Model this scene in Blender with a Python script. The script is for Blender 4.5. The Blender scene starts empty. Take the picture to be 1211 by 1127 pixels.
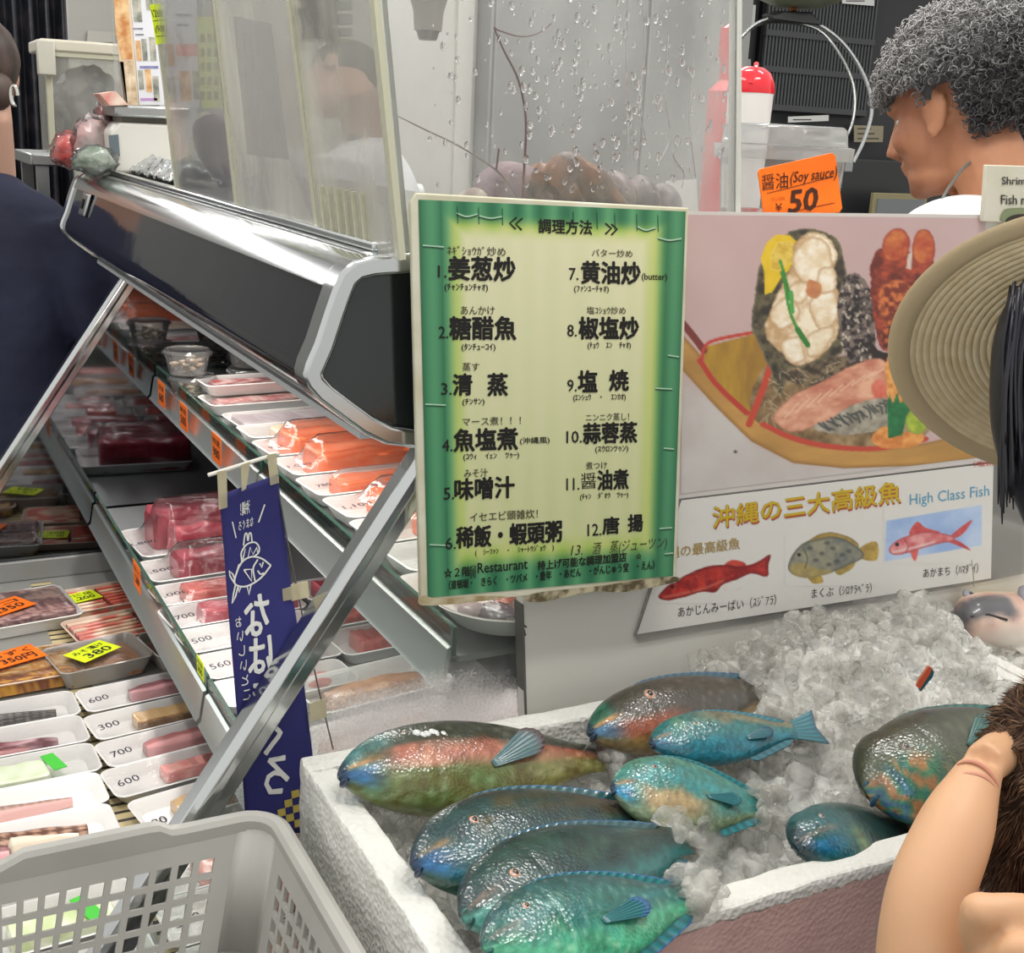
import bpy, bmesh, math, random
import numpy as np
from mathutils import Vector, Matrix, noise as mnoise

random.seed(7)
SC = bpy.context.scene
COL = SC.collection
PI = math.pi

# ------------------------------------------------------------------ camera
# the camera's axes come from the vanishing points of the display case (Y, away)
# and of the white counter panel (X, to the right)
FPX, CX, CY, EYE = 1455.0, 605.5, 563.5, 1.5
_d2 = np.array([-170 - CX, 120 - CY, FPX]); _d2 /= np.linalg.norm(_d2)
_d1 = np.array([3490 - CX, 297 - CY, FPX]); _d1 = _d1 - _d2 * (_d1 @ _d2); _d1 /= np.linalg.norm(_d1)
_up = np.cross(_d1, _d2)
if _up[1] > 0: _up = -_up
ROT = np.stack([_d1, _d2, _up])
CAMP = np.array([0, 0, EYE])
cam_data = bpy.data.cameras.new('camera'); cam = bpy.data.objects.new('camera', cam_data); COL.objects.link(cam)
cam_data.sensor_fit = 'HORIZONTAL'; cam_data.sensor_width = 36; cam_data.lens = 36 * FPX / 1211
cam_data.clip_start = 0.02; cam_data.clip_end = 100
M = Matrix.Identity(4)
for i in range(3):
    M[i][0] = ROT[i, 0]; M[i][1] = -ROT[i, 1]; M[i][2] = -ROT[i, 2]; M[i][3] = CAMP[i]
cam.matrix_world = M
SC.camera = cam

# ------------------------------------------------------------------ exposure, world, lights
SC.view_settings.view_transform = 'Standard'; SC.view_settings.look = 'None'
SC.view_settings.exposure = 0.42; SC.view_settings.gamma = 1; SC.view_settings.use_curve_mapping = False
W = bpy.data.worlds.new('market_daylight'); SC.world = W; W.use_nodes = True
_nt = W.node_tree; _nt.nodes.clear()
_o = _nt.nodes.new('ShaderNodeOutputWorld'); _b = _nt.nodes.new('ShaderNodeBackground')
_tc = _nt.nodes.new('ShaderNodeTexCoord'); _sx = _nt.nodes.new('ShaderNodeSeparateXYZ'); _cr = _nt.nodes.new('ShaderNodeValToRGB')
_mr = _nt.nodes.new('ShaderNodeMapRange'); _mr.inputs['From Min'].default_value = -1; _mr.inputs['From Max'].default_value = 1
_nt.links.new(_tc.outputs['Generated'], _sx.inputs[0]); _nt.links.new(_sx.outputs['Z'], _mr.inputs['Value']); _nt.links.new(_mr.outputs[0], _cr.inputs[0])
_cr.color_ramp.elements[0].position = 0.18; _cr.color_ramp.elements[0].color = (0.46, 0.45, 0.43, 1)
_cr.color_ramp.elements[1].position = 0.56; _cr.color_ramp.elements[1].color = (1.0, 0.99, 0.96, 1)
_nt.links.new(_cr.outputs[0], _b.inputs['Color']); _b.inputs['Strength'].default_value = 0.68
_nt.links.new(_b.outputs[0], _o.inputs['Surface'])

def area_light(name, loc, target, sx, sy, power, color=(1, 1, 1)):
    d = bpy.data.lights.new(name, 'AREA'); d.shape = 'RECTANGLE'; d.size = sx; d.size_y = sy; d.energy = power; d.color = color
    o = bpy.data.objects.new(name, d); COL.objects.link(o); o.location = loc
    v = Vector(target) - Vector(loc)
    o.rotation_euler = v.to_track_quat('-Z', 'Y').to_euler()
    return o
area_light('ceiling_tube_light', (0.9, 0.6, 2.75), (0.9, 0.95, 0.8), 1.3, 0.12, 13, (1, 0.98, 0.94))
area_light('ceiling_tube_light', (1.5, 1.7, 2.8), (1.3, 1.5, 0.8), 1.3, 0.12, 15, (1, 0.98, 0.94))
area_light('ceiling_tube_light', (-0.1, 2.0, 2.8), (0.3, 2.0, 0.4), 1.6, 0.12, 11, (1, 0.98, 0.95))
area_light('hood_streak_light', (-0.1, 4.9, 2.15), (0.2, 2.2, 1.4), 1.5, 0.1, 9, (1, 0.99, 0.97))  # added out of view: puts a bright streak on the hood trim, lights the back
area_light('ceiling_tube_light', (1.6, 3.0, 2.9), (1.5, 3.3, 1.2), 1.6, 0.14, 14, (1, 0.98, 0.95))  # extra unseen tube, added to brighten the back wall and seller
area_light('case_lamp', (0.62, 2.1, 1.15), (0.45, 2.1, 0.5), 1.7, 0.05, 4.4, (1, 0.95, 0.90))

area_light('shelf_fill_light', (0.68, 2.1, 0.825), (0.56, 2.1, 0.5), 1.7, 0.03, 0.7, (1, 0.95, 0.92))  # unseen light added under the upper shelf to brighten the trays below
area_light('shelf_fill_light', (0.68, 1.58, 0.825), (0.58, 1.58, 0.5), 0.6, 0.03, 0.75, (1, 0.95, 0.92))  # another added light, lifting the dark near end of the middle shelf

# ------------------------------------------------------------------ pixel -> place helpers
def ray(px, py): return ROT @ np.array([px - CX, py - CY, FPX])
def on_axis(px, py, ax, val):
    r = ray(px, py); return Vector(CAMP + r * ((val - CAMP[ax]) / r[ax]))
def PX(px, py, x): return on_axis(px, py, 0, x)
def PY(px, py, y): return on_axis(px, py, 1, y)
def PZ(px, py, z): return on_axis(px, py, 2, z)
def PD(px, py, d): return Vector(CAMP + ray(px, py) / FPX * d)
def proj(P):
    v = ROT.T @ (np.array(P) - CAMP); return CX + FPX * v[0] / v[2], CY + FPX * v[1] / v[2]

# ------------------------------------------------------------------ materials
def lin(c):
    f = lambda u: u / 12.92 if u <= 0.04045 else ((u + 0.055) / 1.055) ** 2.4
    return tuple(f(x / 255.0) for x in c[:3]) + (1.0,)
_M = {}
def N(nt, t): return nt.nodes.new(t)
def mat(name, col=(200, 200, 200), rough=0.5, metal=0.0, trans=0.0, ior=1.45, coat=0.0, spec=0.5, emit=None, estr=1.0,
        col2=None, nscale=8.0, ndet=4.0, nlo=0.35, nhi=0.65, stretch=None, bump=0.0, bscale=40.0, bdist=0.003, btype='NOISE', attr=False, sss=0.0):
    if name in _M: return _M[name]
    m = bpy.data.materials.new(name); m.use_nodes = True; nt = m.node_tree
    p = nt.nodes['Principled BSDF']
    p.inputs['Base Color'].default_value = lin(col); p.inputs['Roughness'].default_value = rough; p.inputs['Metallic'].default_value = metal
    p.inputs['Transmission Weight'].default_value = trans; p.inputs['IOR'].default_value = ior
    p.inputs['Coat Weight'].default_value = coat; p.inputs['Coat Roughness'].default_value = 0.08; p.inputs['Specular IOR Level'].default_value = spec
    if sss:
        p.inputs['Subsurface Weight'].default_value = sss; p.inputs['Subsurface Radius'].default_value = (0.012, 0.005, 0.003); p.inputs['Subsurface Scale'].default_value = 0.5
    if emit is not None:
        p.inputs['Emission Color'].default_value = lin(emit); p.inputs['Emission Strength'].default_value = estr
    tc = N(nt, 'ShaderNodeTexCoord'); src = tc.outputs['Object']
    if stretch:
        mp = N(nt, 'ShaderNodeMapping'); mp.inputs['Scale'].default_value = stretch; nt.links.new(src, mp.inputs[0]); src = mp.outputs[0]
    if attr:
        a = N(nt, 'ShaderNodeAttribute'); a.attribute_name = 'Col'
        nt.links.new(a.outputs['Color'], p.inputs['Base Color'])
    elif col2 is not None:
        n = N(nt, 'ShaderNodeTexNoise'); n.inputs['Scale'].default_value = nscale; n.inputs['Detail'].default_value = ndet
        nt.links.new(src, n.inputs['Vector'])
        r = N(nt, 'ShaderNodeValToRGB'); r.color_ramp.elements[0].position = nlo; r.color_ramp.elements[1].position = nhi
        r.color_ramp.elements[0].color = lin(col); r.color_ramp.elements[1].color = lin(col2)
        nt.links.new(n.outputs['Fac'], r.inputs[0]); nt.links.new(r.outputs[0], p.inputs['Base Color'])
    if bump:
        if btype == 'VORONOI':
            n = N(nt, 'ShaderNodeTexVoronoi'); n.inputs['Scale'].default_value = bscale; out = n.outputs['Distance']
        else:
            n = N(nt, 'ShaderNodeTexNoise'); n.inputs['Scale'].default_value = bscale; n.inputs['Detail'].default_value = 3; out = n.outputs['Fac']
        nt.links.new(src, n.inputs['Vector'])
        b = N(nt, 'ShaderNodeBump'); b.inputs['Strength'].default_value = bump; b.inputs['Distance'].default_value = bdist
        nt.links.new(out, b.inputs['Height']); nt.links.new(b.outputs[0], p.inputs['Normal'])
        if coat: nt.links.new(b.outputs[0], p.inputs['Coat Normal'])
    _M[name] = m; return m

def sheet(name, tint=(245, 245, 245), haze=0.2, haze_col=(225, 225, 220), rough=0.3, nscale=6.0, namt=0.0, gloss=1.0, bump=0.0, bscale=60.0, grough=0.05, stretch=None, nlo=0.4, nhi=0.7):
    """thin clear sheet: transparent + a milky share + a mirror share that grows at grazing angles"""
    if name in _M: return _M[name]
    m = bpy.data.materials.new(name); m.use_nodes = True; nt = m.node_tree; nt.nodes.clear()
    out = N(nt, 'ShaderNodeOutputMaterial'); tr = N(nt, 'ShaderNodeBsdfTransparent'); tr.inputs[0].default_value = lin(tint)
    df = N(nt, 'ShaderNodeBsdfPrincipled'); df.inputs['Base Color'].default_value = lin(haze_col); df.inputs['Roughness'].default_value = rough
    tc = N(nt, 'ShaderNodeTexCoord'); src = tc.outputs['Object']
    if stretch:
        mp = N(nt, 'ShaderNodeMapping'); mp.inputs['Scale'].default_value = stretch; nt.links.new(src, mp.inputs[0]); src = mp.outputs[0]
    mix = N(nt, 'ShaderNodeMixShader'); mix.inputs[0].default_value = haze
    if namt:
        n = N(nt, 'ShaderNodeTexNoise'); n.inputs['Scale'].default_value = nscale; n.inputs['Detail'].default_value = 5
        nt.links.new(src, n.inputs['Vector'])
        r = N(nt, 'ShaderNodeMapRange'); r.inputs['From Min'].default_value = nlo; r.inputs['From Max'].default_value = nhi
        r.inputs['To Min'].default_value = haze; r.inputs['To Max'].default_value = haze + namt
        nt.links.new(n.outputs['Fac'], r.inputs['Value']); nt.links.new(r.outputs[0], mix.inputs[0])
    tl = N(nt, 'ShaderNodeBsdfTranslucent'); tl.inputs[0].default_value = lin(haze_col); hz = N(nt, 'ShaderNodeMixShader'); hz.inputs[0].default_value = .4
    nt.links.new(df.outputs[0], hz.inputs[1]); nt.links.new(tl.outputs[0], hz.inputs[2]); nt.links.new(tr.outputs[0], mix.inputs[1]); nt.links.new(hz.outputs[0], mix.inputs[2])
    gl = N(nt, 'ShaderNodeBsdfGlossy'); gl.inputs['Roughness'].default_value = grough
    lw = N(nt, 'ShaderNodeFresnel'); lw.inputs['IOR'].default_value = 1.45
    mu = N(nt, 'ShaderNodeMath'); mu.operation = 'MULTIPLY'; mu.inputs[1].default_value = gloss; mu.use_clamp = True
    nt.links.new(lw.outputs[0], mu.inputs[0])
    m2 = N(nt, 'ShaderNodeMixShader'); nt.links.new(mu.outputs[0], m2.inputs[0]); nt.links.new(mix.outputs[0], m2.inputs[1]); nt.links.new(gl.outputs[0], m2.inputs[2])
    if bump:
        n = N(nt, 'ShaderNodeTexNoise'); n.inputs['Scale'].default_value = bscale; n.inputs['Detail'].default_value = 3
        nt.links.new(src, n.inputs['Vector'])
        b = N(nt, 'ShaderNodeBump'); b.inputs['Strength'].default_value = bump; b.inputs['Distance'].default_value = 0.004
        nt.links.new(n.outputs['Fac'], b.inputs['Height'])
        for q in (gl, lw): nt.links.new(b.outputs[0], q.inputs['Normal'])
    nt.links.new(m2.outputs[0], out.inputs['Surface'])
    _M[name] = m; return m

# ------------------------------------------------------------------ objects
ORG = {}
def thing(name, label, cat, loc=(0, 0, 0), group=None):
    o = bpy.data.objects.new(name, None); COL.objects.link(o); o.location = loc; o.empty_display_size = 0.05
    ORG[o.name] = Vector(loc); tag(o, label, cat, group); return o
def tag(o, label=None, cat=None, group=None, kind=None):
    if label: o['label'] = label
    if cat: o['category'] = cat
    if group: o['group'] = group
    if kind: o['kind'] = kind
    return o
def copy_tree(o, parent=None):
    c = o.copy(); COL.objects.link(c)
    if parent is not None: c.parent = parent
    ORG[c.name] = ORG.get(o.name, Vector())
    for ch in list(o.children): copy_tree(ch, c)
    return c

def basis(fwd, up=(0, 0, 1)):
    """columns: fwd, side, up"""
    f = Vector(fwd).normalized(); u = Vector(up); u = (u - f * u.dot(f)).normalized(); s = u.cross(f)
    return Matrix((f, s, u)).transposed()
def rotz(a): return Matrix.Rotation(a, 3, 'Z')
I3 = Matrix.Identity(3)

class MB:
    def __init__(s): s.v = []; s.f = []; s.mi = []; s.vc = []; s.cm = 0
    def add(s, verts, faces, mi=None, cols=None):
        k = len(s.v); s.v += [tuple(p) for p in verts]; s.f += [tuple(i + k for i in f) for f in faces]
        s.mi += [s.cm if mi is None else mi] * len(faces)
        if cols is not None: s.vc += cols
        return s
    def box(s, c, d, B=I3, mi=None):
        c = Vector(c); vs = [c + B @ Vector((x * d[0] / 2, y * d[1] / 2, z * d[2] / 2)) for x in (-1, 1) for y in (-1, 1) for z in (-1, 1)]
        return s.add(vs, [(0, 1, 3, 2), (4, 6, 7, 5), (0, 4, 5, 1), (2, 3, 7, 6), (0, 2, 6, 4), (1, 5, 7, 3)], mi)
    def bx(s, a, b, mi=None):
        a = Vector(a); b = Vector(b); return s.box((a + b) / 2, [abs(b[i] - a[i]) for i in range(3)], mi=mi)
    def loft(s, rings, caps=True, closed=True, mi=None, cols=None):
        n = len(rings[0]); vs = [p for r in rings for p in r]; fs = []
        for i in range(len(rings) - 1):
            for j in range(n if closed else n - 1):
                a = i * n + j; b = i * n + (j + 1) % n; fs.append((a, b, b + n, a + n))
        if caps and closed: fs.append(tuple(range(n - 1, -1, -1))); fs.append(tuple((len(rings) - 1) * n + j for j in range(n)))
        return s.add(vs, fs, mi, cols)
    def tube(s, pts, r, n=10, caps=True, mi=None, flat=1.0, up=(0, 0, 1)):
        pts = [Vector(p) for p in pts]; m = len(pts); rs = r if isinstance(r, (list, tuple)) else [r] * m; rings = []
        prev = None
        for i, p in enumerate(pts):
            t = (pts[min(i + 1, m - 1)] - pts[max(i - 1, 0)]).normalized()
            if prev is None:
                u = Vector(up)
                if abs(u.dot(t)) > 0.95: u = Vector((1, 0, 0)) if abs(t.x) < 0.9 else Vector((0, 1, 0))
            else: u = prev
            u = (u - t * u.dot(t)).normalized(); w = t.cross(u); prev = u
            rings.append([p + (w * math.cos(2 * PI * k / n) + u * (flat * math.sin(2 * PI * k / n))) * rs[i] for k in range(n)])
        return s.loft(rings, caps, True, mi)
    def prism(s, poly, ext, mi=None):
        p = [Vector(q) for q in poly]; e = Vector(ext); n = len(p)
        fs = [tuple(range(n)), tuple(range(2 * n - 1, n - 1, -1))] + [(i, i + n, (i + 1) % n + n, (i + 1) % n) for i in range(n)]
        return s.add(p + [q + e for q in p], fs, mi)
    def poly(s, pts, mi=None): return s.add(pts, [tuple(range(len(pts)))], mi)
    def lathe(s, prof, n=24, o=(0, 0, 0), B=I3, mi=None, caps=True):
        o = Vector(o); rings = [[o + B @ Vector((r * math.cos(2 * PI * k / n), r * math.sin(2 * PI * k / n), z)) for k in range(n)] for r, z in prof]
        return s.loft(rings, caps, True, mi)
    def ell(s, c, r, nu=16, nv=10, B=I3, mi=None, fn=None):
        c = Vector(c); r = (r, r, r) if isinstance(r, (int, float)) else r; vs = []; fs = []
        for i in range(1, nv):
            th = PI * i / nv
            for j in range(nu):
                ph = 2 * PI * j / nu; d = Vector((math.sin(th) * math.cos(ph), math.sin(th) * math.sin(ph), math.cos(th)))
                k = fn(d) if fn else 1.0
                vs.append(c + B @ Vector((d.x * r[0] * k, d.y * r[1] * k, d.z * r[2] * k)))
        top = len(vs); kk = fn(Vector((0, 0, 1))) if fn else 1; vs.append(c + B @ Vector((0, 0, r[2] * kk)))
        kk = fn(Vector((0, 0, -1))) if fn else 1; vs.append(c + B @ Vector((0, 0, -r[2] * kk)))
        for i in range(nv - 2):
            for j in range(nu):
                a = i * nu + j; b = i * nu + (j + 1) % nu; fs.append((a, a + nu, b + nu, b))
        for j in range(nu):
            fs.append((top, j, (j + 1) % nu)); fs.append((top + 1, (nv - 2) * nu + (j + 1) % nu, (nv - 2) * nu + j))
        return s.add(vs, fs, mi)
    def grid(s, fn, nu, nv, mi=None, cfn=None):
        vs = [fn(i / nu, j / nv) for i in range(nu + 1) for j in range(nv + 1)]
        cols = [cfn(i / nu, j / nv) for i in range(nu + 1) for j in range(nv + 1)] if cfn else None
        fs = [(i * (nv + 1) + j, (i + 1) * (nv + 1) + j, (i + 1) * (nv + 1) + j + 1, i * (nv + 1) + j + 1) for i in range(nu) for j in range(nv)]
        return s.add(vs, fs, mi, cols)
    def build(s, name, mats, parent=None, smooth=True, bevel=0.0, solid=0.0, local=False, auto=40, sub=0):
        me = bpy.data.meshes.new(name); mats = mats if isinstance(mats, (list, tuple)) else [mats]
        vs = np.array(s.v, dtype=float)
        if local: org = Vector()
        elif parent is not None: org = ORG[parent.name]
        else:
            lo = vs.min(0); hi = vs.max(0); org = Vector(((lo[0] + hi[0]) / 2, (lo[1] + hi[1]) / 2, lo[2]))
        vs = vs - np.array(org)
        me.from_pydata(vs.tolist(), [], s.f)
        for m in mats: me.materials.append(m)
        if len(mats) > 1: me.polygons.foreach_set('material_index', s.mi)
        if s.vc:
            ca = me.color_attributes.new('Col', 'FLOAT_COLOR', 'POINT')
            ca.data.foreach_set('color', [x for c in s.vc for x in (tuple(c[:3]) + (1.0,))])
        me.update()
        bm = bmesh.new(); bm.from_mesh(me); bmesh.ops.recalc_face_normals(bm, faces=bm.faces); bm.to_mesh(me); bm.free()
        o = bpy.data.objects.new(name, me); COL.objects.link(o)
        if smooth:
            me.polygons.foreach_set('use_smooth', [True] * len(me.polygons))
            if auto: me.set_sharp_from_angle(angle=math.radians(auto))
        if parent is not None: o.parent = parent
        else: o.location = org
        ORG[o.name] = org if parent is None or True else org
        if bevel:
            b = o.modifiers.new('b', 'BEVEL'); b.width = bevel; b.segments = 2; b.limit_method = 'ANGLE'; b.angle_limit = 0.6
        if solid:
            q = o.modifiers.new('s', 'SOLIDIFY'); q.thickness = solid; q.offset = 0
        if sub:
            q = o.modifiers.new('u', 'SUBSURF'); q.levels = sub; q.render_levels = sub
        return o

def bake(o):
    dg = bpy.context.evaluated_depsgraph_get(); me = bpy.data.meshes.new_from_object(o.evaluated_get(dg))
    o.modifiers.clear(); o.data = me; return o
def remesh(o, voxel, smooth=4, fac=0.5):
    r = o.modifiers.new('r', 'REMESH'); r.mode = 'VOXEL'; r.voxel_size = voxel; r.use_smooth_shade = True
    if smooth: q = o.modifiers.new('s', 'SMOOTH'); q.iterations = smooth; q.factor = fac
    bake(o); o.data.polygons.foreach_set('use_smooth', [True] * len(o.data.polygons)); return o

def cat_interp(xs, ys, t):
    """Catmull-Rom through (xs, ys)"""
    if t <= xs[0]: return ys[0]
    if t >= xs[-1]: return ys[-1]
    i = max(k for k in range(len(xs) - 1) if xs[k] <= t)
    h = xs[i + 1] - xs[i]; u = (t - xs[i]) / h
    d0 = (ys[i + 1] - ys[i - 1]) / (xs[i + 1] - xs[i - 1]) if i > 0 else (ys[1] - ys[0]) / (xs[1] - xs[0]) * 1.4
    d1 = (ys[i + 2] - ys[i]) / (xs[i + 2] - xs[i]) if i + 2 < len(xs) else (ys[-1] - ys[-2]) / (xs[-1] - xs[-2])
    return (2 * u**3 - 3 * u**2 + 1) * ys[i] + (u**3 - 2 * u**2 + u) * h * d0 + (-2 * u**3 + 3 * u**2) * ys[i + 1] + (u**3 - u**2) * h * d1
def smooth_path(pts, n):
    pts = [Vector(p) for p in pts]; m = len(pts); xs = list(range(m)); out = []
    for k in range(n):
        t = k / (n - 1) * (m - 1)
        out.append(Vector([cat_interp(xs, [p[a] for p in pts], t) for a in range(len(pts[0]))]))
    return out

# ------------------------------------------------------------------ lettering
_TX = {}
def glyphs(s, bold):
    k = (s, bold)
    if k in _TX: return _TX[k]
    c = bpy.data.curves.new('t', 'FONT'); c.body = s; c.size = 1; c.offset = bold; c.resolution_u = 2; c.dimensions = '2D'; c.fill_mode = 'FRONT'
    o = bpy.data.objects.new('t', c); COL.objects.link(o)
    dg = bpy.context.evaluated_depsgraph_get(); dg.update()
    me = bpy.data.meshes.new_from_object(o.evaluated_get(dg))
    v = np.array([p.co[:2] for p in me.vertices]) if len(me.vertices) else np.zeros((0, 2)); f = [tuple(p.vertices) for p in me.polygons]
    bpy.data.objects.remove(o); bpy.data.curves.remove(c); bpy.data.meshes.remove(me)
    _TX[k] = (v, f); return _TX[k]
def write(mb, s, fn, x0, x1, yc, h, slope=0.0, bold=0.0, mi=0, mirror=False, lean=0.0):
    """put text s into the box x0..x1, height h around yc of the surface fn(px, py) -> point"""
    v, f = glyphs(s, 0.0)
    if not len(v): return
    lo = v.min(0); hi = v.max(0); w = hi - lo; vs = []
    for p in v:
        a = (p[0] - lo[0]) / max(w[0], 1e-6); b = (p[1] - lo[1]) / max(w[1], 1e-6) - 0.5
        if mirror: a = 1 - a
        X = x0 + a * (x1 - x0) + lean * b * h
        vs.append(fn(X, yc + slope * (X - x0) - b * h))
    if bold > 0.0005:
        # heavier lettering: the same outlines laid over each other a hair apart
        d = bold * 1.15 * min(h, 30) ; sh = [(-d, 0), (d, 0), (0, -d), (0, d), (-.7 * d, -.7 * d), (.7 * d, .7 * d), (-.7 * d, .7 * d), (.7 * d, -.7 * d)]
        pts2 = []
        for p in v:
            a = (p[0] - lo[0]) / max(w[0], 1e-6); b = (p[1] - lo[1]) / max(w[1], 1e-6) - 0.5
            if mirror: a = 1 - a
            X = x0 + a * (x1 - x0) + lean * b * h; pts2.append((X, yc + slope * (X - x0) - b * h))
        for q, (dx, dy) in enumerate(sh if bold > .015 else sh[:4]):
            P = [fn(X + dx, Y + dy) for X, Y in pts2]; off = (Vector(CAMP) - P[0]).normalized() * (q * 4e-5); mb.add([p + off for p in P], f, mi)
    else: mb.add(vs, f, mi)
def stroke(mb, pts, fn, w, mi=0, n=0):
    """a painted line of width w in the surface's own units"""
    P = [Vector((p[0], p[1])) for p in pts]
    if n: P = smooth_path(P, n)
    L = []; R = []
    for i, p in enumerate(P):
        t = (P[min(i + 1, len(P) - 1)] - P[max(i - 1, 0)]); t = t.normalized() if t.length > 0 else Vector((1, 0))
        q = Vector((-t.y, t.x)) * (w / 2); L.append(p + q); R.append(p - q)
    vs = [fn(*a) for a in L] + [fn(*a) for a in R]; k = len(P)
    mb.add(vs, [(i, i + 1, i + 1 + k, i + k) for i in range(k - 1)], mi)
def blob(mb, pts, fn, mi=0, n=0):
    """a filled outline in the surface's own units"""
    if n:
        P = [Vector(p) for p in pts]; m = len(P); out = []
        for i in range(m):
            p0, p1, p2, p3 = P[i - 1], P[i], P[(i + 1) % m], P[(i + 2) % m]
            for k in range(n):
                t = k / n; out.append(0.5 * ((2 * p1) + (p2 - p0) * t + (2 * p0 - 5 * p1 + 4 * p2 - p3) * t * t + (3 * p1 - p0 - 3 * p2 + p3) * t**3))
        pts = [(p.x, p.y) for p in out]
    bm = bmesh.new(); vs = [bm.verts.new((p[0], p[1], 0)) for p in pts]
    try: fc = bm.faces.new(vs); bmesh.ops.triangulate(bm, faces=[fc])
    except Exception: pass
    bm.verts.index_update()
    mb.add([fn(p[0], p[1]) for p in pts], [tuple(v.index for v in f.verts) for f in bm.faces], mi); bm.free()
def oval(cx, cy, rx, ry, n=20, a=0.0):
    return [(cx + rx * math.cos(t) * math.cos(a) - ry * math.sin(t) * math.sin(a), cy + rx * math.cos(t) * math.sin(a) + ry * math.sin(t) * math.cos(a)) for t in (2 * PI * k / n for k in range(n))]

# ------------------------------------------------------------------ shared materials
CHROME = mat('chrome', (205, 208, 208), 0.16, 1.0, bump=0.05, bscale=12)
STEEL = mat('brushed_steel', (180, 182, 180), 0.32, 1.0, bump=0.1, bscale=30, stretch=(1, 8, 1))
ALU = mat('aluminium_rail', (196, 202, 200), 0.33, 0.85)
WHITE = mat('white_plastic', (206, 203, 194), 0.4)
TRAYW = mat('foam_tray_white', (238, 236, 233), 0.38, bump=0.15, bscale=150, bdist=0.0008)
FOAM = mat('styrofoam', (234, 232, 226), 0.8, bump=0.7, bscale=160, bdist=0.003, btype='VORONOI', col2=(222, 221, 214), nscale=14)
BLACK = mat('black_plastic', (22, 23, 25), 0.35)
INK = mat('black_ink', (26, 24, 22), 0.6)
INKB = mat('marker_ink', (38, 32, 52), 0.5)
ORANGE = mat('fluorescent_orange_card', (255, 122, 10), 0.55, col2=(250, 110, 8), nscale=9)
YELLOW = mat('fluorescent_yellow_label', (222, 242, 20), 0.55)
FILM = sheet('cling_film', haze=0.05, gloss=0.9, bump=0.9, bscale=38, grough=0.12, haze_col=(240, 238, 240))
FILM2 = sheet('tight_cling_film', haze=0.03, gloss=0.8, bump=.55, bscale=60, grough=0.12, stretch=(0.6, 1.2, 1), haze_col=(245, 242, 244))
ACRYL = sheet('scuffed_acrylic', haze=0.20, namt=0.24, nscale=9, haze_col=(250, 248, 236), gloss=0.7, stretch=(1, 1, 0.35), bump=0.12)
ACRYLC = sheet('clear_acrylic', haze=0.10, namt=0.08, nscale=9, haze_col=(250, 249, 240), gloss=0.7)
EDGE = mat('acrylic_edge', (222, 221, 196), 0.3, trans=0.3)
EDGE2 = mat('acrylic_edge_clear', (222, 224, 218), 0.25, trans=0.3)
CLEARP = sheet('clear_plastic_tub', haze=0.16, haze_col=(232, 232, 228), gloss=1.0, grough=0.08)
SKIN = mat('skin_tan', (205, 160, 122), 0.5, sss=0.25, col2=(214, 168, 132), nscale=5, bump=0.08, bscale=120, bdist=0.001)

# ================================================================== SETTING
def struct(name, mb, m, **k):
    o = mb.build(name, m, **k); o['kind'] = 'structure'; return o
m = MB(); m.bx((-3, -2, -0.05), (7, 7, 0)); struct('floor', m, mat('concrete_floor', (62, 60, 60), 0.5, col2=(48, 47, 47), nscale=3), smooth=False)
YB = 4.05
m = MB(); m.bx((PY(240, 60, YB).x, YB, 0), (PY(871, 60, YB).x, YB + 0.1, 3.0)); struct('wall_back', m, mat('grey_wall_panel', (212, 211, 204), 0.55, col2=(202, 200, 194), nscale=2.0), smooth=False)
m = MB(); m.bx((PY(871, 60, YB).x, YB + 0.02, 0), (6.2, YB + 0.12, 3.0)); struct('wall_right', m, mat('dark_wall', (48, 49, 51), 0.5, col2=(40, 41, 43), nscale=3), smooth=False)
m = MB(); m.bx((-2.6, 5.2, 0), (0.95, 5.3, 3.0)); struct('wall_left', m, mat('far_wall_grey', (160, 160, 156), 0.6, col2=(148, 148, 146), nscale=2), smooth=False)
# metal trim strips on the back wall, seen hazily through the screen
for k, (px, w) in enumerate(((546, 0.03),)):
    p = PY(px, 100, YB); m = MB(); m.bx((p.x - w, YB - 0.02, 0), (p.x + w, YB, 3.0)); struct('trim_%d' % (k + 1), m, mat('wall_trim', (214, 213, 205), 0.4), smooth=False)
pA = PY(548, 60, YB); pB = PY(868, 60, YB)
t = thing('cabinet', 'tall grey metal cabinet against the back wall, hazy behind the wet screen', 'cabinet', (pA.x + .3, YB - .1, 0))
m = MB(); m.bx((pA.x + 0.045, YB - 0.12, 0), (pB.x - .02, YB - 0.005, 2.3)); m.build('body', mat('cabinet_grey', (150, 150, 148), 0.4), t, bevel=.006)
pC = PY(742, 60, YB)
for xa, xb in ((pA.x + .055, pC.x - .006), (pC.x + .006, pB.x - .03)): m = MB(); m.bx((xa, YB - 0.135, .1), (xb, YB - 0.12, 2.25)); m.build('door', mat('cabinet_door', (150, 150, 147), 0.4), t, bevel=.004)
# dark curtain of plastic strips at the far left
cur = MB(); a = PY(-60, 0, 5.0); b = PY(84, 0, 5.0)
cur.grid(lambda u, v: Vector((a.x + (b.x - a.x) * u, 5.0 + 0.03 * math.sin(u * 46), 0.02 + 2.6 * v)), 90, 1)
tag(cur.build('curtain', mat('black_curtain', (34, 36, 44), 0.35, col2=(74, 66, 70), nscale=14, nlo=.5, nhi=.75), solid=.004), 'black strip curtain hanging at the far left behind the acrylic box', 'curtain')

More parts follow.
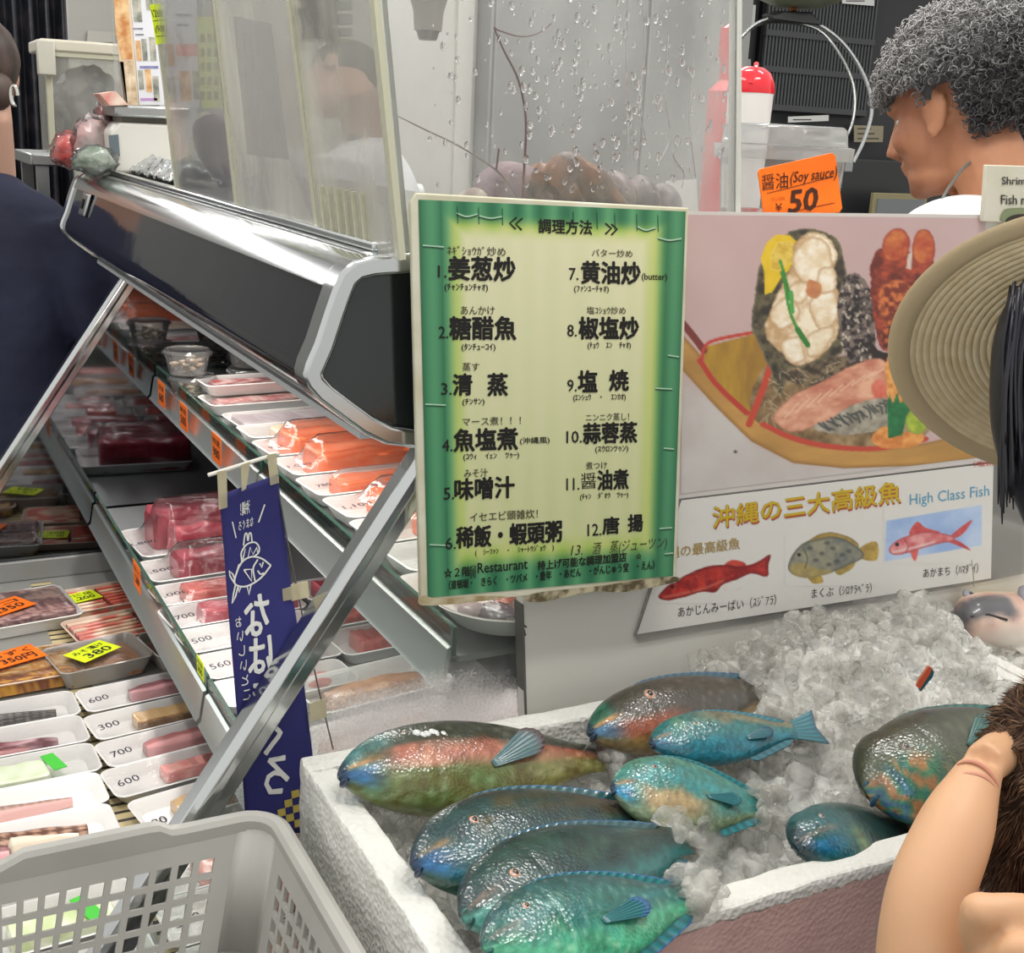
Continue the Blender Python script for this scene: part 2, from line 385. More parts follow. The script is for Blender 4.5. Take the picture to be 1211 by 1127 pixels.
# ------------------------------------------------------------------ dark appliance grille at right
gm = thing('ventilation_grille', 'black slatted grille of the dark cooler behind the wire hoop', 'grille', tuple(PY(960, 60, YB)), None)
c0 = PY(893, 128, YB); c1 = PY(1036, 0, YB)
zt = c1.z + 0.25; xL = c0.x; xR = c1.x; zb = c0.z
m = MB(); m.bx((xL - .01, YB - .004, zb - .01), (xR + .01, YB + .02, zt)); m.build('backing', mat('grille_black', (12, 13, 14), 0.6), gm, smooth=False)
m = MB(); n = 33
for i in range(n):
    x = xL + (xR - xL) * (i + .5) / n; m.bx((x - .0045, YB - .02, zb), (x + .0045, YB - .004, zt))
m.build('slats', mat('grille_slat', (72, 74, 76), 0.45), gm, smooth=False)
m = MB()
for py in (44, 86, 130): 
    z = PY(960, py, YB).z; m.bx((xL, YB - .024, z - .011), (xR, YB - .003, z + .011))
m.build('crossbars', mat('grille_bar', (66, 68, 69), 0.45), gm, smooth=False)
def paper(name, pts, y, m, label, cat, lines=0, group=None, inkm=INK):
    P = [PY(p[0], p[1], y) for p in pts]; mb = MB(); mb.prism(P, (0, 0.0012, 0)); o = mb.build(name, m, smooth=False); tag(o, label, cat, group)
    if lines:
        l = MB(); x0, y0 = pts[0]; x1 = pts[1][0]; y1 = pts[3][1]
        for k in range(lines):
            yy = y0 + (y1 - y0) * (k + .7) / (lines + .4); stroke(l, [(x0 + (x1 - x0) * .12, yy), (x0 + (x1 - x0) * random.uniform(.55, .9), yy)], lambda a, b: PY(a, b, y - .001), 1.1)
        l.build('print', inkm, o, smooth=False)
    return o
PAPER = mat('paper_white', (214, 214, 210), 0.6); PAPERG = mat('paper_grey', (170, 172, 172), 0.6)
paper('notice', [(875, 4), (894, 6), (892, 34), (875, 32)], YB - .03, PAPER, 'small white printed notice left of the dark grille', 'notice', 6, inkm=mat('grey_ink', (120, 120, 122)))
paper('notice', [(875, 69), (888, 70), (888, 82), (875, 81)], YB - .03, PAPERG, 'tiny grey label on dark wall just above the red cap', 'label', 2)
paper('notice', [(996, -6), (1034, -6), (1034, 7), (996, 4)], YB - .03, PAPER, 'white notice with black lettering at the top edge over the grille', 'notice', 2)
paper('notice', [(932, 138), (980, 136), (980, 143), (932, 145)], YB - .03, PAPER, 'narrow white and blue label strip under the grille', 'label', 1)
paper('notice', [(1010, 148), (1045, 149), (1044, 168), (1010, 168)], YB - .03, mat('tan_card', (150, 140, 118), .6), 'tan paper card on dark wall behind the wire hoop', 'card', 3)
# horizontal dark ledge under the grille
led = MB(); p = PY(880, 182, YB - .12); q = PY(1075, 182, YB - .12); led.bx((p.x, YB - .14, 0), (q.x + .5, YB + .0, p.z)); tag(led.build('counter_cabinet', mat('dark_steel', (44, 45, 46), .4), bevel=.006), 'dark steel cabinet with ledge under the grille behind the seller', 'cabinet')
led = MB(); p = PY(1034, 228, YB - .25); q = PY(1094, 256, YB - .25)
t = thing('picture_frame', 'pale wooden frame leaning low behind the seller in white shirt', 'frame', tuple((p + q) / 2))
FRZ = q.z - .05; led.bx((p.x, YB - .25, FRZ), (q.x, YB - .23, p.z)); led.build('frame', mat('pale_wood', (150, 140, 104), .5), t, bevel=.003)
led = MB(); led.bx((p.x + .02, YB - .255, q.z - .05), (q.x - .02, YB - .249, p.z - .022)); led.build('glass_sheet', mat('frame_grey', (122, 126, 128), .3), t)
led = MB(); led.bx((p.x - .1, YB - .40, 0), (q.x + .3, YB - .15, FRZ)); tag(led.build('low_cabinet', mat('dark_steel', ()), bevel=.006), 'low dark cabinet carrying the pale wooden frame behind the seller', 'cabinet')

# wire hoop with a black clip, hung from the cage of a lamp
hp = thing('wire_hoop', 'double steel wire hoop hanging before the dark grille', 'hoop', tuple(PD(950, 100, 3.6)))
def HP(a, b): return PD(a, b, 3.6)
m = MB(); m.tube([HP(*p) for p in smooth_path([(868, 52), (895, 28), (925, 20), (965, 28), (1000, 55), (1024, 95), (1031, 130), (1022, 165), (1009, 192)], 40)], .0055, 8)
m.build('outer_ring', mat('hoop_steel', (176, 178, 178), .22, 1.0), hp)
m = MB(); m.tube([PD(*p, 3.66) for p in [tuple(q) for q in smooth_path([(868, 60), (885, 36), (915, 26), (965, 34), (994, 66), (1010, 105), (1008, 145), (992, 178)], 40)]], .0045, 8)
m.build('inner_ring', mat('hoop_steel2', (140, 142, 140), .3, 1.0), hp)
m = MB(); m.prism([PD(*p, 3.57) for p in [(913, 18), (928, 13), (960, 14), (974, 30), (945, 27), (915, 23)]], PD(0, 0, .05) - Vector(CAMP)); m.build('clip', BLACK, hp, bevel=.003)
m = MB(); m.tube([HP(938, 14), HP(938, 6)], .012, 10); m.build('hook', mat('copper_knob', (150, 96, 64), .4, .6), hp)
m = MB(); m.box(HP(1000, 197), (.04, .02, .03)); m.build('end_block', mat('grey_plastic', (150, 152, 150), .5), hp, bevel=.003)
# small dish shaped lamp above it
lm = thing('pendant_lamp', 'round greenish lamp bowl at the top edge above the wire hoop', 'lamp', tuple(PD(945, 0, 3.6)))
m = MB(); m.lathe([(.0, -.01), (.07, -.008), (.12, .012), (.13, .04), (.10, .06), (0, .065)], 28, PD(945, 5, 3.6)); m.build('bowl', mat('lamp_bowl', (150, 158, 132), .3), lm)
m = MB(); m.tube([PD(945, -4, 3.6), PD(945, -4, 3.6) + Vector((0, 0, .5))], .006, 8); m.build('cord', BLACK, lm)

# ================================================================== DISPLAY CASE
YN, YF = 1.22, 3.05
CASE = thing('display_case', 'long refrigerated display case with black lamp hood, chrome struts and glass shelves', 'display case', (.6, 2.1, 0))
prof_px = [(520, 297), (480, 299), (440, 302), (418, 308), (402, 322), (393, 342), (384, 368), (372, 405), (362, 428), (358, 442), (362, 458), (376, 474), (400, 492), (428, 512), (455, 525), (490, 530)]
PR = [PY(*p, YN) for p in prof_px]; PR = [(p.x, p.z) for p in PR]
zt = PR[1][1]; zbt = PR[-1][1]
back = [(.66, zbt), (.66, zt)]
def ring(y, pts): return [Vector((x, y, z)) for x, z in pts]
def inset(pts, d):
    cx = sum(p[0] for p in pts) / len(pts); cz = sum(p[1] for p in pts) / len(pts); out = []
    n = len(pts)
    for i in range(n):
        a = Vector(pts[i - 1]); b = Vector(pts[(i + 1) % n]); t = (b - a).normalized(); q = Vector((-t.y, t.x)); p = Vector(pts[i])
        if q.dot(Vector((cx, cz)) - p) < 0: q = -q
        out.append(tuple(p + q * d))
    return out
full = PR + back
def arc(i0, i1, d=0.0):
    ins = inset(full, d); return [ins[i] for i in range(i0, i1)]
def shell(name, i0, i1, d0, d1, y0, y1, m, parent, **k):
    A = arc(i0, i1, d0); B_ = arc(i0, i1, d1)[::-1]; mb = MB(); mb.loft([ring(y0, A + B_), ring(y1, A + B_)]); return mb.build(name, m, parent, **k)
HOODB = mat('gloss_black_hood', (20, 22, 30), 0.07, coat=.15, bump=.05, bscale=3.5, bdist=.03)
shell('hood_front_panel', 5, 14, .006, .016, YN + .03, YF - .03, HOODB, CASE)
shell('chrome_trim', 2, 6, .002, .014, YN + .03, YF - .03, CHROME, CASE)
m = MB(); m.bx((PR[2][0], YN + .03, zt - .012), (1.05, YF - .02, zt - .003)); m.build('top_plate', STEEL, CASE)
m = MB(); m.bx((PR[2][0] + .012, YN + .03, zt - .002), (PR[2][0] + .03, YF - .03, zt + .008)); m.build('screen_track', CHROME, CASE, bevel=.003)
shell('hood_underside', 13, 16, .004, .014, YN + .03, YF - .03, mat('hood_lip', (150, 150, 150), .3, .9), CASE)
m = MB(); m.bx((.47, YN + .04, zbt + .004), (1.04, YF - .03, zbt + .012)); m.build('inner_ceiling', mat('case_ceiling', (200, 202, 202), .35), CASE)
for y0, y1 in ((YN - .005, YN + .035), (YF - .035, YF + .005)):
    ins = inset(full, .022); mb = MB(); n = len(full)
    for (ya, A), (yb, B_) in (((y0, full), (y1, full)), ((y0, full), (y0, ins)), ((y0, ins), (y1, ins)), ((y1, full), (y1, ins))):
        mb.loft([ring(ya, A), ring(yb, B_)], caps=False)
    cap = mb.build('end_cap', CHROME, CASE)
    bm_ = bmesh.new(); bm_.from_mesh(cap.data); bmesh.ops.remove_doubles(bm_, verts=bm_.verts, dist=1e-5); bmesh.ops.recalc_face_normals(bm_, faces=bm_.faces); bm_.to_mesh(cap.data); bm_.free(); cap.data.set_sharp_from_angle(angle=.9); b_ = cap.modifiers.new('b', 'BEVEL'); b_.width = .009; b_.segments = 4; b_.limit_method = 'ANGLE'; b_.angle_limit = .9
    mb = MB(); mb.prism(ring(y0 + .012, inset(full, .02)), (0, .004, 0)); mb.build('cap_panel', mat('dark_cap_glass', (40, 46, 46), .12, .3, coat=.6), cap)
# lock plate on the far end of the hood
p = PX(103, 244, PR[7][0] - .0); lk = MB(); Bk = basis((0, 1, 0), (.28, 0, 1))
lc = Vector((inset(full, .004)[6][0] - .002, 2.80, PR[6][1] - .002)); lk.box(lc, (.075, .008, .05), Bk); k = lk.build('lock_plate', STEEL, CASE, bevel=.006)
lk = MB(); lk.box(lc + Vector((-.006, 0, .002)), (.014, .004, .022), Bk); lk.build('keyhole', BLACK, k, bevel=.003)

# struts
def strut(y, dx=0.0):
    a = PY(492, 560, YN); b = PY(219, 985, YN); a = Vector((a.x + dx, y, a.z)); b = Vector((b.x + dx, y, b.z)); d = (a - b).normalized(); b = b - d * .28; a = a + d * .04
    Bm = basis(d, (0, -1, 0)); mb = MB(); side = Bm @ Vector((0, 1, 0)); w = .021
    cs = [(-w, -.012), (w, -.012), (w, .004), (w * .2, .006), (w * .02, .016), (-w * .55, .018), (-w * .95, .012)]
    # lip faces the front edge
    sg = 1 if side.x < 0 else -1
    rings = [[c + side * (-sg * q[0]) + Vector((0, -1, 0)) * q[1] for q in cs] for c in (b, a)]
    mb.loft(rings); return mb.build('strut', CHROME, CASE, bevel=.002)
strut(YN - .005); strut(YF - .035, .02)

# shelves: glass plate, aluminium price rail and a glass guard strip above the rail
GLASS = sheet('shelf_glass', tint=(214, 232, 224), haze=.06, haze_col=(205, 215, 210), gloss=1.0)
GEDGE = mat('glass_edge_green', (52, 84, 72), .15, spec=.7)
def shelf(x, z, y0, y1, depth, xt):
    """z: bottom lip of the rail"""
    s = MB(); s.bx((x + .02, y0, z + .038), (x + depth, y1, z + .046)); sh = s.build('shelf', mat('shelf_plate', (168, 170, 170), .3, .6), CASE)
    A = [(x - .004, z), (x + .012, z + .002), (x + .010, z + .010), (x + .004, z + .016), (x + .010, z + .050), (x + .016, z + .056), (x + .012, z + .062), (x + .004, z + .058), (x - .004, z + .012), (x - .010, z + .006)]
    r = MB(); r.loft([ring(y0, A), ring(y1, A)]); rl = r.build('price_rail', ALU, sh)
    g = MB(); g.loft([ring(y0 + .002, [(x + .010, z + .05), (x + .015, z + .05), (x + .015, z + .085), (x + .010, z + .085)]), ring(y1 - .002, [(x + .010, z + .05), (x + .015, z + .05), (x + .015, z + .085), (x + .010, z + .085)])])
    gg = g.build('glass_guard', GLASS, sh, smooth=False)
    e = MB(); e.bx((x + .0095, y0 + .001, z + .084), (x + .0155, y1 - .001, z + .0865)); 
    for yy in (y0, y1): e.bx((x + .0095, yy - .0015, z + .048), (x + .0155, yy + .0015, z + .086))
    e.build('glass_edge', GEDGE, sh, smooth=False)
    return sh
S1X, S1Z = .587, .828; S2X, S2Z = .432, .516
S1S, S2S = S1Z + .047, S2Z + .047
shelf(S1X, S1Z, YN + .05, 2.10, .40, 0); shelf(S1X, S1Z, 2.115, YF - .03, .40, 0)
shelf(S2X, S2Z, YN + .05, 1.885, .50, 0); shelf(S2X, S2Z, 1.90, YF - .03, .50, 0)
for zz, xx in ((S1Z, S1X), (S2Z, S2X)):
    m = MB()
    for yy in (1.5, 2.1, 2.7): m.bx((xx + .03, yy - .008, zz + .02), (1.02, yy + .008, zz + .037))
    m.build('shelf_bracket', STEEL, CASE, smooth=False)
DZ = .40
m = MB(); m.bx((-.02, YN + .02, DZ - .03), (.97, YF - .02, DZ)); m.build('deck', mat('deck_steel', (176, 176, 172), .35, .5), CASE, smooth=False)
m = MB(); m.bx((.278, YN + .05, DZ + .0001), (.323, YF - .06, DZ + .0008)); VS = mat('vent_cream', (206, 190, 146), .5); m.build('vent_strip', VS, CASE, smooth=False)
_n = VS.node_tree; _w = N(_n, 'ShaderNodeTexWave'); _w.bands_direction = 'Y'; _w.inputs['Scale'].default_value = 12; _w.inputs['Distortion'].default_value = 0; _t = N(_n, 'ShaderNodeTexCoord'); _r = N(_n, 'ShaderNodeValToRGB'); _r.color_ramp.interpolation = 'CONSTANT'; _r.color_ramp.elements[0].color = lin((60, 56, 48)); _r.color_ramp.elements[1].position = .22; _r.color_ramp.elements[1].color = lin((206, 190, 146)); _n.links.new(_t.outputs['Object'], _w.inputs[0]); _n.links.new(_w.outputs['Fac'], _r.inputs[0]); _n.links.new(_r.outputs[0], _n.nodes['Principled BSDF'].inputs['Base Color'])
m = MB(); m.bx((-.05, YN + .02, DZ - .05), (-.02, YF - .02, DZ + .035)); m.build('front_lip', STEEL, CASE, bevel=.004)
m = MB(); m.bx((-.03, YN + .03, .02), (1.0, YF - .03, DZ - .032)); m.build('base_cabinet', mat('case_base', (206, 206, 204), .4), CASE, bevel=.006)
m = MB(); m.bx((.985, YN + .03, DZ), (1.02, YF - .02, 1.30)); m.build('back_panel', mat('case_back_dark', (74, 76, 78), .4), CASE, smooth=False)
ip = MB(); ip.bx((.97, YN + .06, 1.0), (.984, YF - .05, 1.16)); ip.build('evaporator_cover', mat('evap_grey', (120, 122, 122), .4), CASE, smooth=False)
# end glass; the near one is frosted with condensation low down
FROST = sheet('frosted_glass', tint=(238, 242, 240), haze=.10, gloss=.7, haze_col=(250, 246, 246))
nt = FROST.node_tree; mixn = [n for n in nt.nodes if n.type == 'MIX_SHADER'][0]
tc = N(nt, 'ShaderNodeTexCoord'); sx = N(nt, 'ShaderNodeSeparateXYZ'); nt.links.new(tc.outputs['Object'], sx.inputs[0])
nz = N(nt, 'ShaderNodeTexNoise'); nz.inputs['Scale'].default_value = 9; nz.inputs['Detail'].default_value = 8; nt.links.new(tc.outputs['Object'], nz.inputs['Vector'])
nf = N(nt, 'ShaderNodeTexNoise'); nf.inputs['Scale'].default_value = 260; nt.links.new(tc.outputs['Object'], nf.inputs['Vector'])
def mathn(op, a, b):
    q = N(nt, 'ShaderNodeMath'); q.operation = op; q.use_clamp = False
    for i, w in enumerate((a, b)):
        if isinstance(w, (int, float)): q.inputs[i].default_value = w
        else: nt.links.new(w, q.inputs[i])
    return q.outputs[0]
# patch of frost centred near the lower right of the pane (object space x, z of the case)
dx = mathn('MULTIPLY', mathn('SUBTRACT', sx.outputs['X'], -.05), 4.2); dz = mathn('MULTIPLY', mathn('SUBTRACT', sx.outputs['Z'], .78), 10.0)
rr = mathn('SQRT', mathn('ADD', mathn('MULTIPLY', dx, dx), mathn('MULTIPLY', dz, dz)), 0)
v = mathn('SUBTRACT', 1.05, rr); v = mathn('ADD', v, mathn('MULTIPLY', mathn('SUBTRACT', nz.outputs['Fac'], .5), 1.3)); v = mathn('ADD', v, mathn('MULTIPLY', mathn('SUBTRACT', nf.outputs['Fac'], .5), .8))
mr = N(nt, 'ShaderNodeMapRange'); mr.inputs['From Min'].default_value = 0; mr.inputs['From Max'].default_value = .8; mr.inputs['To Min'].default_value = .04; mr.inputs['To Max'].default_value = .95
nt.links.new(v, mr.inputs['Value']); nt.links.new(mr.outputs[0], mixn.inputs[0])
dfn = [n for n in nt.nodes if n.type == 'BSDF_PRINCIPLED'][0]; tln = N(nt, 'ShaderNodeBsdfTranslucent'); tln.inputs[0].default_value = lin((250, 240, 240)); mx2 = N(nt, 'ShaderNodeMixShader'); mx2.inputs[0].default_value = .25
nt.links.new(dfn.outputs[0], mx2.inputs[1]); nt.links.new(tln.outputs[0], mx2.inputs[2]); nt.links.new(mx2.outputs[0], mixn.inputs[2])
def endglass(y, m, name='end_glass'):
    P = [Vector((x, y, z)) for x, z in ((-.02, .40), (.04, .44), (.555, 1.135), (.56, zbt), (.98, zbt), (.98, .40))]
    mb = MB(); mb.prism(P, (0, .004, 0)); return mb.build(name, m, CASE, smooth=False)
endglass(YN + .026, FROST)
endglass(YF - .02, mat('dim_mirror', (112, 114, 118), .04, 1.0), 'end_mirror')
m = MB(); a = PY(-40, 709, YF - .03); b = PY(160, 662, YF - .03); m.bx((-.02, YF - .035, DZ), (.55, YF - .022, DZ + .05)); m.build('end_rail', mat('end_rail_grey', (150, 150, 148), .4, .3), CASE, bevel=.003)


# ================================================================== COUNTER PANEL, SIGNS, POSTERS
YP = 1.225
PANELW = mat('counter_white', (214, 213, 207), .35, col2=(208, 206, 199), nscale=5)
pl = PY(618, 700, YP); m = MB()
m.prism([PY(617, 640, YP), PY(812, 252, YP), PY(1420, 262, YP), PY(1420, 700, YP), PY(1420, 900, YP), PY(622, 980, YP)], (0, .018, 0))
PANEL = m.build('counter_partition', PANELW, bevel=.001); tag(PANEL, 'white counter front panel standing behind the ice box, hung with posters', 'panel')
m = MB()
stroke(m, [(619, 744), (621, 752)], lambda a, b: PY(a, b, YP - .0006), 3, 0); stroke(m, [(618, 738), (623, 742)], lambda a, b: PY(a, b, YP - .0006), 2, 0)
m.build('rust_stain', mat('rust', (70, 52, 34), .8), PANEL, smooth=False)
m = MB(); m.prism([PY(617, 715, YP - .001), PY(619.5, 715, YP - .001), PY(623.5, 850, YP - .001), PY(621, 850, YP - .001)], (0, .02, 0)); m.build('edge_strip', mat('panel_edge', (96, 94, 90), .5), PANEL, smooth=False)

def lerp(a, b, t): return a + (b - a) * t
def mixc(a, b, t): return tuple(lerp(a[i], b[i], t) for i in range(3))
def smooths(a, b, x):
    t = min(1, max(0, (x - a) / (b - a))); return t * t * (3 - 2 * t)
def linc(c): return lin(c)[:3]
def quad(c, u, v):
    a = (lerp(c[0][0], c[1][0], u), lerp(c[0][1], c[1][1], u)); b = (lerp(c[3][0], c[2][0], u), lerp(c[3][1], c[2][1], u))
    return lerp(a[0], b[0], v), lerp(a[1], b[1], v)
ATTR = mat('print_ink', attr=True, rough=.45)

# ---- menu board
YS = 1.195
S = thing('menu_board', 'green bamboo bordered menu board listing thirteen cooking methods in black lettering', 'sign', tuple(PY(650, 712, YS)))
def FS(a, b): return PY(a, b, YS - .0012)
mb = MB(); mb.prism([PY(*p, YS) for p in [(485, 240), (492, 228), (815, 246), (814, 262), (800, 690), (497, 716)]], (0, .006, 0))
mb.build('board', mat('board_cream', (218, 216, 196), .35, col2=(196, 190, 160), nscale=14), S, bevel=.0015)
cq = [(495, 236), (811, 250), (796, 681), (506, 707)]
def bamboo(u, v):
    w, h = 308, 455; x = u * w; y = v * h
    st = .5 + .5 * math.sin(x * .21 + .6 * math.sin(x * .05)); st2 = .5 + .5 * math.sin(x * .42 + 1.3)
    g = mixc((46, 112, 78), (92, 158, 112), st); g = mixc(g, (60, 128, 92), .3 * st2)
    if x < 28: g = mixc((44, 106, 74), (84, 150, 108), math.sin(PI * x / 28))
    if x > w - 20: g = mixc((50, 112, 80), (80, 146, 104), math.sin(PI * (w - x) / 20))
    e = min(smooths(22, 62, x), smooths(12, 58, w - x), smooths(8, 50, y), smooths(12, 78, h - y))
    yl = mixc((168, 196, 92), (196, 206, 120), st)
    core = mixc((222, 220, 182), (208, 210, 162), smooths(.1, .9, v)); core = mixc(core, (190, 202, 140), .35 * st * smooths(.5, 1, v) + .12 * st)
    c = mixc(g, yl, smooths(0, .55, e)); c = mixc(c, core, smooths(.35, 1, e))
    return linc(c)
mb = MB(); mb.grid(lambda u, v: PY(*quad(cq, u, v), YS - .0007), 120, 120, cfn=bamboo); PRN = mb.build('print', ATTR, S, smooth=False)
mb = MB()
for pts in ([(500, 290), (525, 292)], [(503, 478), (527, 479)], [(508, 644), (530, 645)], [(540, 252), (552, 256), (565, 253)], [(566, 255), (580, 258), (594, 256)], [(754, 268), (764, 272), (775, 269)], [(778, 281), (792, 284), (806, 282)], [(790, 420), (803, 422)], [(775, 459), (795, 460)], [(785, 530), (797, 531)], [(780, 625), (795, 624)], [(786, 655), (796, 654)]):
    stroke(mb, pts, FS, 1.6, 0, 8); stroke(mb, [(a, b + 1.8) for a, b in pts], FS, 1.2, 1, 8)
for px in (541, 566, 594, 678, 706, 727, 753, 778): stroke(mb, [(px, 242 + (px - 495) * .044), (px + .5, 262 + (px - 495) * .044)], FS, .9, 1)
for px, py in ((516, 256), (776, 690), (520, 700)): blob(mb, oval(px, py, 5, 5), FS, 0) if False else None
mb.build('bamboo_pattern', [mat('bamboo_light', (170, 206, 176), .5), mat('bamboo_dark', (38, 84, 62), .5)], PRN, smooth=False)
def slp(y): return .05 - .146 * (y - 235) / 465
mb = MB()
def T(s, x0, x1, y, h, bold=.0, mi=0, slope=None, lean=0): write(mb, s, FS, x0, x1, y, h, slp(y) * .85 if slope is None else slope, bold, mi, False, lean)
B2 = .022
stroke(mb, [(611, 257), (603, 264), (610, 271)], FS, 2.2); stroke(mb, [(618, 258), (610, 265), (617, 272)], FS, 2.2)
stroke(mb, [(716, 264), (723, 270), (716, 277)], FS, 2.2); stroke(mb, [(723, 265), (730, 271), (723, 278)], FS, 2.2)
T('調理方法', 637, 700, 267, 17, B2)
for num, nx0, nx1, ny, big, bx0, bx1, by, bh in (
    ('1.', 518, 528, 321, '姜葱炒', 531, 609, 317, 28), ('2.', 519, 530, 393, '糖醋魚', 532, 610, 388, 27), ('3.', 522, 534, 460, '', 0, 0, 0, 0),
    ('4.', 523, 535, 527, '魚塩煮', 537, 612, 521, 26), ('5.', 525, 537, 584, '味噌汁', 538, 608, 579, 25), ('6.', 527, 539, 643, '稀飯・蝦頭粥', 540, 664, 636, 25),
    ('7.', 673, 684, 324, '黄油炒', 688, 757, 322, 26), ('8.', 671, 682, 391, '椒塩炒', 685, 755, 388, 26), ('9.', 671, 682, 456, '', 0, 0, 0, 0),
    ('10.', 670, 688, 517, '蒜蓉蒸', 690, 753, 513, 24), ('11.', 670, 685, 573, '油煮', 707, 743, 568, 23), ('12.', 695, 711, 627, '', 0, 0, 0, 0)):
    T(num, nx0, nx1, ny, 14, .012)
    if big: T(big, bx0, bx1, by, bh, .03)
T('清', 536, 558, 455, 25, .03); T('蒸', 577, 600, 455, 26, .03); T('塩', 684, 706, 451, 25, .03); T('焼', 721, 743, 450, 24, .03)
T('醤', 687, 705, 569, 19, -.004); T('唐', 713, 732, 622, 20, .03); T('揚', 743, 760, 619, 20, .03)
for s, x0, x1, y, h in (('ﾈｷﾞｼｮｳｶﾞ炒め', 529, 598, 296, 11), ('あんかけ', 545, 585, 367, 10), ('蒸す', 547, 567, 434, 10), ('マース煮！！！', 547, 616, 499, 10), ('みそ汁', 549, 577, 560, 10), ('イセエビ頭雑炊！', 556, 636, 612, 11),
                         ('バター炒め', 700, 748, 299, 9), ('塩ｺｼｮｳ炒め', 694, 740, 367, 9), ('ニンニク蒸し！', 693, 744, 494, 9), ('煮つけ', 693, 718, 551, 9)): T(s, x0, x1, y, h, .008, 1)
for s, x0, x1, y, h in (('(ﾁｬﾝﾁｮﾝﾁｬｵ)', 526, 577, 340, 10), ('(ﾀﾝﾁｭｰｺｲ)', 546, 586, 411, 10), ('(ﾁﾝｻﾝ)', 547, 573, 476, 9), ('(沖縄風)', 615, 650, 522, 9), ('(ｺｳｨ　ｲｪﾝ　ﾂｩｰ)', 548, 614, 541, 9), ('(　ｼｰﾌｧﾝ　・　ｼｬｰﾄｳｼﾞｮｳ　)', 562, 655, 654, 9),
                         ('(butter)', 759, 789, 328, 10), ('(ﾌｧﾝﾕｰﾁｬｵ)', 679, 720, 342, 9), ('(ﾁｮｳ　ｴﾝ　ﾁｬｵ)', 695, 746, 409, 9), ('(ｴﾝｼｭｳ　・　ｴﾝｶｵ)', 678, 740, 471, 9), ('(ｽｳﾛﾝﾂｩﾝ)', 704, 743, 532, 9), ('(ﾁｬﾝ　ﾀﾞｵｳ　ﾂｩｰ)', 686, 743, 588, 9)): T(s, x0, x1, y, h, .012)
T('13.', 676, 690, 651, 12, -.006, 1, None, .2); T('酒　蒸(ジューツン)', 701, 789, 650, 17, -.008, 1, -.09, .15)
T('☆２階', 525, 556, 678, 12, .015, 0, -.09); T('Restaurant', 565, 624, 672, 12, .012, 0, -.09); T('持上げ可能な調理加盟店', 636, 741, 669, 11, .02, 0, -.1); T('☆', 752, 759, 658, 8, .01, 0)
stroke(mb, [(557, 670), (562, 669), (562, 683), (557, 684), (557, 670)], FS, 1.2); stroke(mb, [(559.5, 672), (559.5, 682)], FS, 1.4)
T('（道頓堀・　きらく　・ツバメ　・豊年　・あだん　・がんじゅう堂　・えん）', 531, 774, 692, 11, .016, 0, -.1)
mb.build('lettering', [INK, mat('ink_brown', (72, 66, 48), .6)], PRN, smooth=False)
mb = MB()
blob(mb, [(618, 708), (640, 700), (700, 694), (790, 682), (800, 688), (740, 700), (700, 700), (640, 712)], lambda a, b: PY(a, b, YS - .0009), 0, 4); blob(mb, [(498, 704), (520, 708), (560, 705), (600, 706), (560, 712), (500, 716)], lambda a, b: PY(a, b, YS - .0009), 1, 4)
mb.build('grime', [mat('grime_dark', (92, 80, 56), .8, col2=(190, 180, 150), nscale=60, nlo=.4, nhi=.6), mat('grime_tan', (160, 140, 100), .8, col2=(200, 190, 160), nscale=50)], S, smooth=False)

